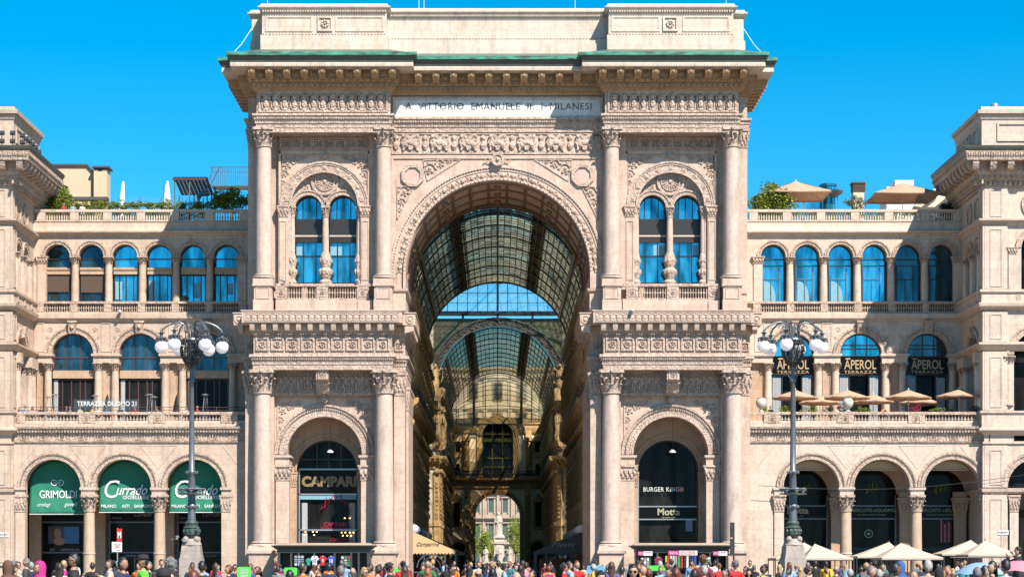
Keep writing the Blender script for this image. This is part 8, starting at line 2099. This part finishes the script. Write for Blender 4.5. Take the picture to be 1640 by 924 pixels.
FG = [ # px, head top y, scale px/m, facing, kwargs, label
(12,897,85,BACK+.5,dict(fem=1,extra=('hijab',),hcol='brown',top='brown'),'person in a brown headscarf at the far left edge'),
(63,898,90,LFT+.6,dict(fem=1,pose='phone',extra=('hijab',),hcol='magenta',top='charcoal'),'person in a bright magenta headscarf and dark jacket at the left'),
(42,893,55,LFT,dict(hair='grey',style='short',top='charcoal',skin=3),'grey haired person in a dark vest beside the left corner block'),
(95.6,901,65,BACK,dict(fem=1,hair='dark brown',style='long',top='cream'),'person with long dark hair and cream top at the left arcade'),
(118,885,85,LFT+.2,dict(hair='black',style='short',top='black',skin=1,extra=('glasses',)),'tall person in black leather jacket and sunglasses facing left'),
(148,900,50,BACK,dict(hair='dark brown',style='short',top='black'),'person in black leather jacket seen from behind near the first column'),
(175,895,60,LFT+.5,dict(fem=1,pose='phone',hair='dark brown',style='bun',top='cream'),'person in cream raising a phone left of the metro sign'),
(197,891,85,RGT-.4,dict(hair='black',style='short',top='navy',skin=1),'person in navy hooded jacket just right of the metro sign'),
(229,888,80,LFT+.3,dict(hair='black',style='short',top='neon green',skin=1,extra=('cap',)),'person in neon green jacket and black cap left of the lamp post'),
(258.5,895,48,FWD+.3,dict(hair='black',style='short',top='black'),'person in a dark suit behind the neon green jacket'),
(273,893,100,BACK,dict(hair='grey',style='curly',top='charcoal'),'large curly grey head seen from behind left of the lamp post base'),
(262,911,130,BACK,dict(hair='black',style='short',top='black',extra=('beanie',)),'top of a black beanie at the bottom edge left of the lamp post'),
(310,913,110,BACK,dict(fem=1,hair='auburn',style='bob',top='navy'),'auburn crown of a head at the bottom edge before the lamp post'),
(323,898,75,BACK+.3,dict(hair='black',style='short',top='black'),'black haired person seen from behind right of the lamp post'),
(308,900,50,FWD,dict(hair='black',style='short',top='charcoal',skin=2,pose='phone'),'person with both hands raised in front of the lamp post base'),
(346,901,60,RGT+.6,dict(fem=1,hair='dark brown',style='long',top='purple'),'person in purple with long dark hair right of the lamp post'),
(366,904,65,LFT+.4,dict(fem=1,hair='auburn',style='bob',top='black'),'auburn haired person in black left of the green board'),
(376,903,50,FWD,dict(hair='black',style='short',top='navy',skin=1,extra=('glasses',)),'person with sunglasses directly beside the green board'),
(411,907,60,LFT+.2,dict(fem=1,hair='auburn',style='bob',top='charcoal'),'person with a short auburn bob right of the green board'),
(445.5,906,50,BACK-.4,dict(pose='armup',hair='black',style='short',top='grey'),'person in grey holding both arms up left of the left kiosk'),
(464,912,90,BACK,dict(hair='black',style='short',top='black'),'round black haired head low before the left kiosk'),
(485,900,70,RGT+.8,dict(hair='dark brown',style='short',top='orange',skin=1),'person in a bright orange jacket before the left kiosk'),
(510,915,70,FWD,dict(fem=1,hair='ginger',style='long',top='beige',extra=('glasses',)),'ginger haired person with sunglasses low before the left kiosk'),
(527,901,60,BACK,dict(hair='black',style='short',top='navy'),'broad navy back with black hair before the football shirts'),
(546,905,75,BACK,dict(hair='grey',style='short',top='red',skin=3),'light grey haired person in red seen from behind'),
(565,908,70,BACK,dict(hair='grey',style='bald',top='green',skin=3),'balding person in dark green at the right of the left kiosk'),
(583.5,908,70,RGT-.5,dict(fem=1,hair='blond',style='long',top='white',extra=('glasses',)),'blond person in white with sunglasses right of the left kiosk'),
(605,905,60,LFT-.4,dict(fem=1,hair='dark brown',style='bob',top='pink'),'person in pink patterned top before the inner left pedestal'),
(625,901,65,RGT,dict(hair='black',style='curly',top='black',skin=1),'black curly haired person in black facing right by the left pier'),
(648,906,60,BACK+.3,dict(fem=1,hair='brown',style='long',top='burgundy'),'person with long brown hair at the left edge of the passage'),
(685,909,70,BACK,dict(fem=1,hair='ginger',style='long',top='brown'),'person with long ginger hair before the ochre cafe awning'),
(725,903,75,RGT-.7,dict(hair='black',style='short',top='black',skin=1,extra=('glasses',)),'person in black with sunglasses just right of the ochre awning'),
(766,911,75,BACK,dict(hair='brown',style='bald',top='navy',skin=3),'balding head low at the left side of the far archway'),
(789,909,75,BACK,dict(fem=1,hair='black',style='long',top='orange'),'long black hair over an orange top under the monument'),
(827,914,110,BACK,dict(hair='brown',style='bald',top='charcoal',skin=3),'large bald rosy head at the bottom edge before the archway'),
(834,904,60,BACK,dict(fem=1,hair='dark brown',style='long',top='navy'),'tall person with long dark hair right of the monument'),
(852,912,75,LFT+.6,dict(fem=1,hair='black',style='long',top='magenta'),'black haired person in magenta at the right of the archway'),
(879,905,50,BACK,dict(fem=1,hair='auburn',style='short',top='teal',extra=('pack',),hcol='magenta'),'person in teal with a magenta backpack before the dark awning'),
(919,906,50,RGT,dict(fem=1,hair='dark brown',style='bob',top='red'),'person in a bright red top before the dark awning'),
(962,914,110,FWD+.2,dict(fem=1,hair='black',style='bob',top='charcoal'),'dark haired face at the bottom edge before the right pier'),
(1014,903,100,FWD-.1,dict(fem=1,hair='black',style='long',top='charcoal',extra=('glasses',)),'smiling person with long black hair and red sunglasses left of the right kiosk'),
(996,906,60,BACK,dict(hair='dark brown',style='short',top='blue',skin=1),'person in blue seen from behind before the pedestal left of the right kiosk'),
(1030,905,70,RGT-.6,dict(hair='brown',style='bald',top='grey',skin=3,pose='phone'),'bald rosy person raising a phone at the left of the right kiosk'),
(1039,910,70,BACK,dict(fem=1,hair='auburn',style='bob',top='cream'),'auburn haired person under the left banner of the right kiosk'),
(1058,906,50,FWD,dict(fem=1,pose='point',hair='brown',style='bun',top='light blue'),'person in light blue with one arm stretched up before the right kiosk'),
(1071.6,908,75,LFT+.5,dict(hair='black',style='short',top='navy',skin=1),'black haired person in navy under the scarves'),
(1083,909,80,BACK,dict(fem=1,hair='auburn',style='long',top='black'),'person with long auburn hair under the scarves'),
(1112,911,80,BACK,dict(fem=1,hair='dark brown',style='bob',top='white'),'person with dark bob and white top below the blue flag'),
(1128,905,70,BACK,dict(hair='white',style='short',top='white',skin=3),'white haired person in white right of the blue flag'),
(1162,909,75,LFT+.3,dict(hair='black',style='short',top='black',skin=3),'person in black at the right end of the right kiosk'),
(1194,906,45,LFT,dict(hair='black',style='short',top='burgundy'),'person in burgundy right of the signal pole'),
(1199,911,55,FWD,dict(fem=1,hair='black',style='long',top='white'),'person with long black hair and white top right of the signal pole'),
(1226.5,903,55,BACK,dict(hair='black',style='short',top='light blue',extra=('cap','pack'),hcol='navy'),'person in light blue with dark cap and backpack left of the right lamp post'),
(1282,907,50,BACK,dict(fem=1,hair='blond',style='long',top='olive'),'blond person in olive right of the right lamp post'),
(1294,907,60,RGT,dict(hair='dark brown',style='curly',top='olive'),'curly haired person in olive right of the right lamp post'),
(1263,909,55,LFT,dict(hair='black',style='short',top='red',skin=1),'person in red directly in front of the right lamp post base'),
(1324,909,45,RGT,dict(fem=1,hair='auburn',style='bob',top='yellow'),'person in bright yellow under the first tent'),
(1339,905,60,BACK,dict(hair='grey',style='bald',top='charcoal',skin=3),'white ringed bald head in charcoal under the first tent'),
(1361.5,910,65,BACK,dict(hair='white',style='short',top='black',skin=3),'white haired person in black between the first and middle tents'),
(1395.6,905,80,RGT-.3,dict(hair='grey',style='short',top='beige',skin=3),'grey haired person in beige under the middle tents'),
(1412.7,902,55,FWD,dict(hair='grey',style='short',top='grey',skin=3,extra=('glasses',)),'grey haired person with glasses facing the camera under the middle tents'),
(1408,911,75,BACK,dict(hair='white',style='short',top='blue',skin=3),'white haired person in blue low under the middle tents'),
(1435,901,85,RGT+.3,dict(hair='black',style='short',top='black',skin=2),'black haired person in black before the blue hooded figure'),
(1442,898,78,BACK,dict(extra=('hijab',),hcol='blue',top='blue'),'person in a royal blue hood under the middle tents'),
(1463,915,70,LFT,dict(fem=1,hair='blond',style='long',top='grey'),'blond head low right of the royal blue hood'),
(1486,896,85,BACK,dict(hair='white',style='short',top='beige',skin=3),'broad silver haired person in a beige jacket seen from behind'),
(1506.6,908,90,RGT,dict(fem=1,extra=('hijab',),hcol='black',top='black',skin=1),'person in a black headscarf right of the beige jacket'),
(1517,907,70,RGT,dict(fem=1,hair='ginger',style='bob',top='brown'),'ginger haired person right of the black headscarf'),
(1526,910,60,FWD,dict(fem=1,hair='blond',style='bob',top='white'),'blond person in white below the rightmost tents'),
(1565,908,85,BACK,dict(fem=1,hair='grey',style='bob',top='charcoal'),'grey haired person under the light blue umbrella'),
(1578,905,80,RGT,dict(hair='black',style='short',top='navy'),'black haired person in navy right of the light blue umbrella'),
(1589,898,85,LFT+.5,dict(fem=1,hair='black',style='long',top='black'),'person with long black hair between the two umbrellas'),
(1610,895,90,BACK+.4,dict(hair='black',style='short',top='light blue'),'person in a light blue hooded top left of the pink umbrella'),
]
def at(px, s): Y = 3600/s-180; return (px-CX)/s, Y
rr = random.Random(11); used = []
for (px,yt,s,rz,kw,lb) in FG:
    x,y = at(px,s); h = CZ+(HY-yt)/s; h = min(1.98, max(1.45, h-.005))
    kw = dict(kw); kw.setdefault('leg', rr.choice([0,0,1,1,2,3])); person((x,y,0), rz, h, lb, **kw); used.append((x,y))
x,y = at(1630,60); b = MB(); b.box(-.3,.3,-.25,.25,0,.42); b.taper(-.34,.34,-.28,.28,.42,.5,.02); o = obj('stone_bollard', b, M['marble_lit']); o.location = (x,y,0); tag(o,'low stone block someone stands on at the right edge','bollard')
person((x,y,.5), LFT+.4, 1.6, 'person all in black standing raised above the crowd at the right edge', fem=1, pose='armup', hair='black', style='curly', top='black', leg=1)
used.append((x,y))
def hand_umbrella(px, py, s, w, col, label):
    x,y = at(px,s); t = thing('hand_umbrella', label, 'umbrella', (x,y,Z(py,y)-.25)); b = MB(); n = 8; vs_ = [(0,0,.25)]; fs = []
    for j in range(1,6):
        for k in range(16): a = 2*PI*k/16; u = j/5; r = w/2*u*(1 if k%2==0 else .94); vs_.append((r*math.cos(a),r*math.sin(a),.25-.25*u*u+(.0 if k%2==0 else .03*u)))
    for k in range(16): fs.append((0,1+k,1+(k+1)%16))
    for j in range(4):
        for k in range(16): a = 1+j*16; fs.append((a+k,a+16+k,a+16+(k+1)%16,a+(k+1)%16))
    b.add(vs_, fs); obj('canopy', b, CL[col], t); b = MB(); b.tube([(0,0,.3),(0,0,-.55)],.012,5); obj('shaft', b, M['steel'], t)
hand_umbrella(1569.6,900,78,1.05,'light blue','open light blue umbrella over the crowd near the right edge'); hand_umbrella(1631,897,70,1.1,'pink','open pink umbrella at the right edge of the crowd')
CL['promo'] = plain('promo_green',(.08,.72,.06),.6); CL['promo_blue'] = plain('promo_blue',(.12,.40,.75),.6)
def board(px0,px1,py0,py1,s,col,label,words=()):
    x,y = at((px0+px1)/2,s); w = (px1-px0)/s; h = (py1-py0)/s; t = thing('promo_board', label, 'board', (x,y,Z((py0+py1)/2,y)))
    pts = []
    for (cx_,cz_,a0) in ((w/2-.06,h/2-.06,0),(-w/2+.06,h/2-.06,90),(-w/2+.06,-h/2+.06,180),(w/2-.06,-h/2+.06,270)):
        for k in range(4): a = R_(a0+30*k); pts.append((cx_+.06*math.cos(a),cz_+.06*math.sin(a)))
    b = MB(); b.prism(pts,-.05,.05); o = obj('panel', b, CL[col], t); b = MB(); b.tube([(0,.03,-h/2),(0,.03,-Z((py0+py1)/2,y))],.02,5); obj('stick', b, M['pole_grey'], t)
    for i,wd in enumerate(words): text('lettering', wd, w*.62, h*.2, (0,-.06,h*.25-i*h*.27), M['white'], o, bold=.02, depth=.01)
board(380,402,907,925,52,'promo','bright green lettered board held up left of the arch',('CITY &','SUPPORT','TOUR'))
board(455,476,908,921,48,'promo','bright green board at the left end of the left kiosk'); board(627,641,909,915,45,'promo','small green board before the left pier'); board(1038,1070,905,913,48,'promo','long flat green board before the right kiosk'); board(940,968,905,918,44,'promo_blue','pale blue board right of the dark cafe awning')
board(1108,1116,906,914,46,'wear_orange' if 'wear_orange' in CL else 'orange','small orange board before the right kiosk')
# filler crowd
LM_ = [(0,62,'before the left corner block'),(62,132,'under the first green awning'),(132,186,'left of the metro sign'),(186,250,'under the middle green awning'),(250,350,'around the left lamp post'),(350,440,'at the left foot of the arch'),(440,520,'before the left half of the left kiosk'),(520,600,'before the right half of the left kiosk'),(600,660,'before the left pier of the passage'),(660,735,'before the ochre cafe awning'),(735,797,'in the passage left of the monument'),(797,860,'in the passage right of the monument'),(860,945,'before the dark cafe awning'),(945,1012,'before the right pier of the passage'),(1012,1090,'before the left half of the right kiosk'),(1090,1172,'before the right half of the right kiosk'),(1172,1240,'at the right foot of the arch'),(1240,1300,'around the right lamp post'),(1300,1365,'under the first market tent'),(1365,1440,'left under the middle tents'),(1440,1505,'right under the middle tents'),(1505,1560,'left under the last tents'),(1560,1641,'at the right edge of the square')]
tops = ['black']*4+['navy']*3+['charcoal']*2+['blue']*3+['grey']*2+['white']*3+['light blue']*3+['red']*4+['orange','yellow','cream']+['beige','cream','olive','green','burgundy','orange','yellow','magenta','pink','teal','purple','brown']
hcs = ['black']*5+['dark brown']*5+['brown']*4+['auburn','blond','blond','grey','grey','white','ginger']
seen = {}
N_FILL = 205; tries = 0; made = 0
while made < N_FILL and tries < 9000:
    tries += 1
    u = rr.random(); px = rr.uniform(2,1638)
    if rr.random() < .35: px = rr.uniform(640,960)
    s = rr.choice([rr.uniform(21,34),rr.uniform(26,48),rr.uniform(38,62)])
    if 655 < px < 945 and rr.random() < .55: s = rr.uniform(9.6,20)
    x,y = at(px,s)
    if y > 2 and abs(x) > 5.8: continue
    if 13 < y < 75 and abs(x) > 3.2: continue
    if abs(y-237) < 8: continue
    if y > -6.5 and y < 6 and abs(x) > 7: continue
    if y > -14.5 and 1230 < px < 1640 and y < -1: 
        if rr.random() < .6: continue
    if any(abs(x-a) < .62 and abs(y-c) < .75 for a,c in used): continue
    if abs(y+41.5) < 1.6 and (abs(px-307) < 26 or abs(px-1270) < 26): continue
    fem = rr.random() < .5; hc = rr.choice(hcs); top = rr.choice(tops); st_ = rr.choice(['long','long','bob','bun','curly']) if fem else rr.choice(['short','short','short','bald' if hc in ('grey','white','brown') else 'short','curly'])
    pose = rr.choice(['stand','walk','walk','stand','phone' ,'walk']); rz = rr.choice([BACK,BACK,BACK,LFT,RGT,FWD,FWD])+rr.uniform(-.5,.5)
    h = rr.gauss(1.64 if fem else 1.76,.06); h = min(1.92,max(1.5,h))
    if 1600 < px: h = min(h,1.75)
    where = [q[2] for q in LM_ if q[0] <= px < q[1]] or ['at the right edge of the square']; where = where[0]
    if y > 13: where = 'deep '+where if where.startswith('in the') else 'deep in the passage'
    hd = {'long':'long %s hair','bob':'a %s bob','bun':'a %s bun','curly':'curly %s hair','short':'short %s hair','bald':'thinning %s hair'}[st_] % hc
    key = (hd,top,where); seen[key] = seen.get(key,0)+1
    if seen[key] > 1: continue
    lb = 'person in %s with %s, %s' % (top,hd,where)
    if len(lb.split()) > 16: lb = lb.replace(' with a ',', ')
    if len(lb.split()) > 16: lb = lb.replace(' with ',', ').replace(' hair','')
    person((x,y,0), rz, h, lb, pose=pose, fem=int(fem), hair=hc, style=st_, top=top, leg=rr.randrange(4), skin=rr.choice([0,0,3,1,1,2]), extra=(('glasses',) if rr.random() < .2 else ())+(('pack',) if rr.random() < .12 else ()))
    used.append((x,y)); made += 1
# terrace and roof guests
CH = None
def chair(loc, rz, label, grp):
    global CH
    if CH is None:
        t = thing('cafe_chair', label, 'chair', loc, rz, grp); b = MB(); b.box(-.22,.22,-.22,.22,.44,.48); obj('seat', b, M['frame'], t)
        b = MB(); b.box(-.22,.22,.2,.23,.62,.88); b.box(-.22,-.19,.2,.23,.48,.88); b.box(.19,.22,.2,.23,.48,.88); obj('backrest', b, M['frame'], t)
        for a in (-.2,.17):
            for c in (-.2,.17): b = MB(); b.box(a,a+.03,c,c+.03,0,.44); obj('leg', b, M['frame'], t)
        CH = t; return t
    return dup(CH, loc, rz, label, grp)
TG = [(31,648,'black','black','short',0,'first from the left end'),(40,652,'light blue','brown','bob',1,'second from the left end'),(52,651,'pink','dark brown','long',1,'third from the left end'),(66,652,'navy','black','short',0,'under the first left column pair'),(84,650,'orange','dark brown','short',0,'before the first left terrace door'),(106,651,'charcoal','auburn','bob',1,'left of the white railing lettering'),(112,652,'grey','grey','short',0,'by the start of the white lettering'),(128,654,'cream','brown','bun',1,'under the start of the white lettering'),(148,652,'yellow','dark brown','short',0,'under the middle of the white lettering'),(157,653,'white','brown','short',0,'under the right part of the white lettering'),(171,651,'blue','blond','long',1,'beside the folded black parasol'),(193,652,'navy','black','short',0,'before the second column pair'),(216,652,'red','brown','bob',1,'at the right end of the white lettering'),(251,651,'grey','dark brown','short',0,'right of the paired heaters'),(299,652,'white','black','long',1,'just left of the tall lamp post'),(316,652,'red','blond','long',1,'just right of the tall lamp post')]
for (px,yt,top,hc,st_,fem,wh) in TG:
    y = 4.0+((px*7)%5)*.25; x = X(px,y); rz = FWD+((px*13)%7-3)*.4; fl = TER+.02
    zt_ = Z(yt,y); k = 1.0; ph = 1.72
    # seated: hips on a chair (the sitting pose keeps its hips at .95 of a 1.77 m figure)
    person((x,y,fl-.42), rz, ph, 'seated %s figure with %s hair, %s' % (top,hc,wh), pose='sit', fem=fem, hair=hc, style=st_, top=top, skin=0, leg=1, grp='guests on the terraces')
    chair((x+.0,y,fl+.0), rz, 'dark cafe chair of the guest in %s, %s' % (top,wh), 'cafe chairs on the left terrace')
for (px,py,top,hc,st_,fem,lb) in ((1258,690,'black','brown','bob',1,'seated behind the shrubs left of the right lamp post'),(1234,692,'black','black','short',0,'seated at the left end of the right terrace'),(1415,690,'orange','dark brown','short',0,'seated under the middle gold sign'),(1524,690,'black','brown','bob',1,'seated under the rightmost parasol')):
    y = 4.3; fl = TER+.02; person((X(px,y),y,fl-.42), FWD+.5, 1.72, 'person in %s, %s hair, %s' % (top,hc,lb.replace('seated ','')), pose='sit', fem=fem, hair=hc, style=st_, top=top, grp='guests on the terraces'); chair((X(px,y),y,fl), FWD+.5, 'dark cafe chair of the guest %s' % lb.replace('seated ',''), 'cafe chairs on the right terrace')
for (px,top,hc,lb) in ((102,'red','brown','in red by the ivy on the left roof, leftmost of three'),(117,'light blue','dark brown','in light blue on the left roof, middle of three'),(132,'white','black','in white on the left roof, rightmost of three')):
    y = 12.2; person((X(px,y),y,Z(328,y)-1.72+.12), FWD+.6, 1.72, 'person '+lb, hair=hc, top=top, grp='guests on the terraces')
g = MB(); g.box(-900,900,-500,2500,-.5,0); 
def paving():
    m, n, l, p = mat_new('square_paving'); p.inputs['Roughness'].default_value = .7
    geo = n.new('ShaderNodeNewGeometry'); br = n.new('ShaderNodeTexBrick'); br.inputs['Scale'].default_value = 1; br.inputs['Brick Width'].default_value = 1.2; br.inputs['Row Height'].default_value = .6; br.inputs['Mortar Size'].default_value = .01
    br.inputs['Color1'].default_value = (.15,.125,.10,1); br.inputs['Color2'].default_value = (.20,.165,.13,1); br.inputs['Mortar'].default_value = (.12,.10,.08,1); l.new(geo.outputs['Position'], br.inputs['Vector']); l.new(br.outputs['Color'], p.inputs['Base Color']); return m
tag(obj('ground', g, paving()), kind='structure')
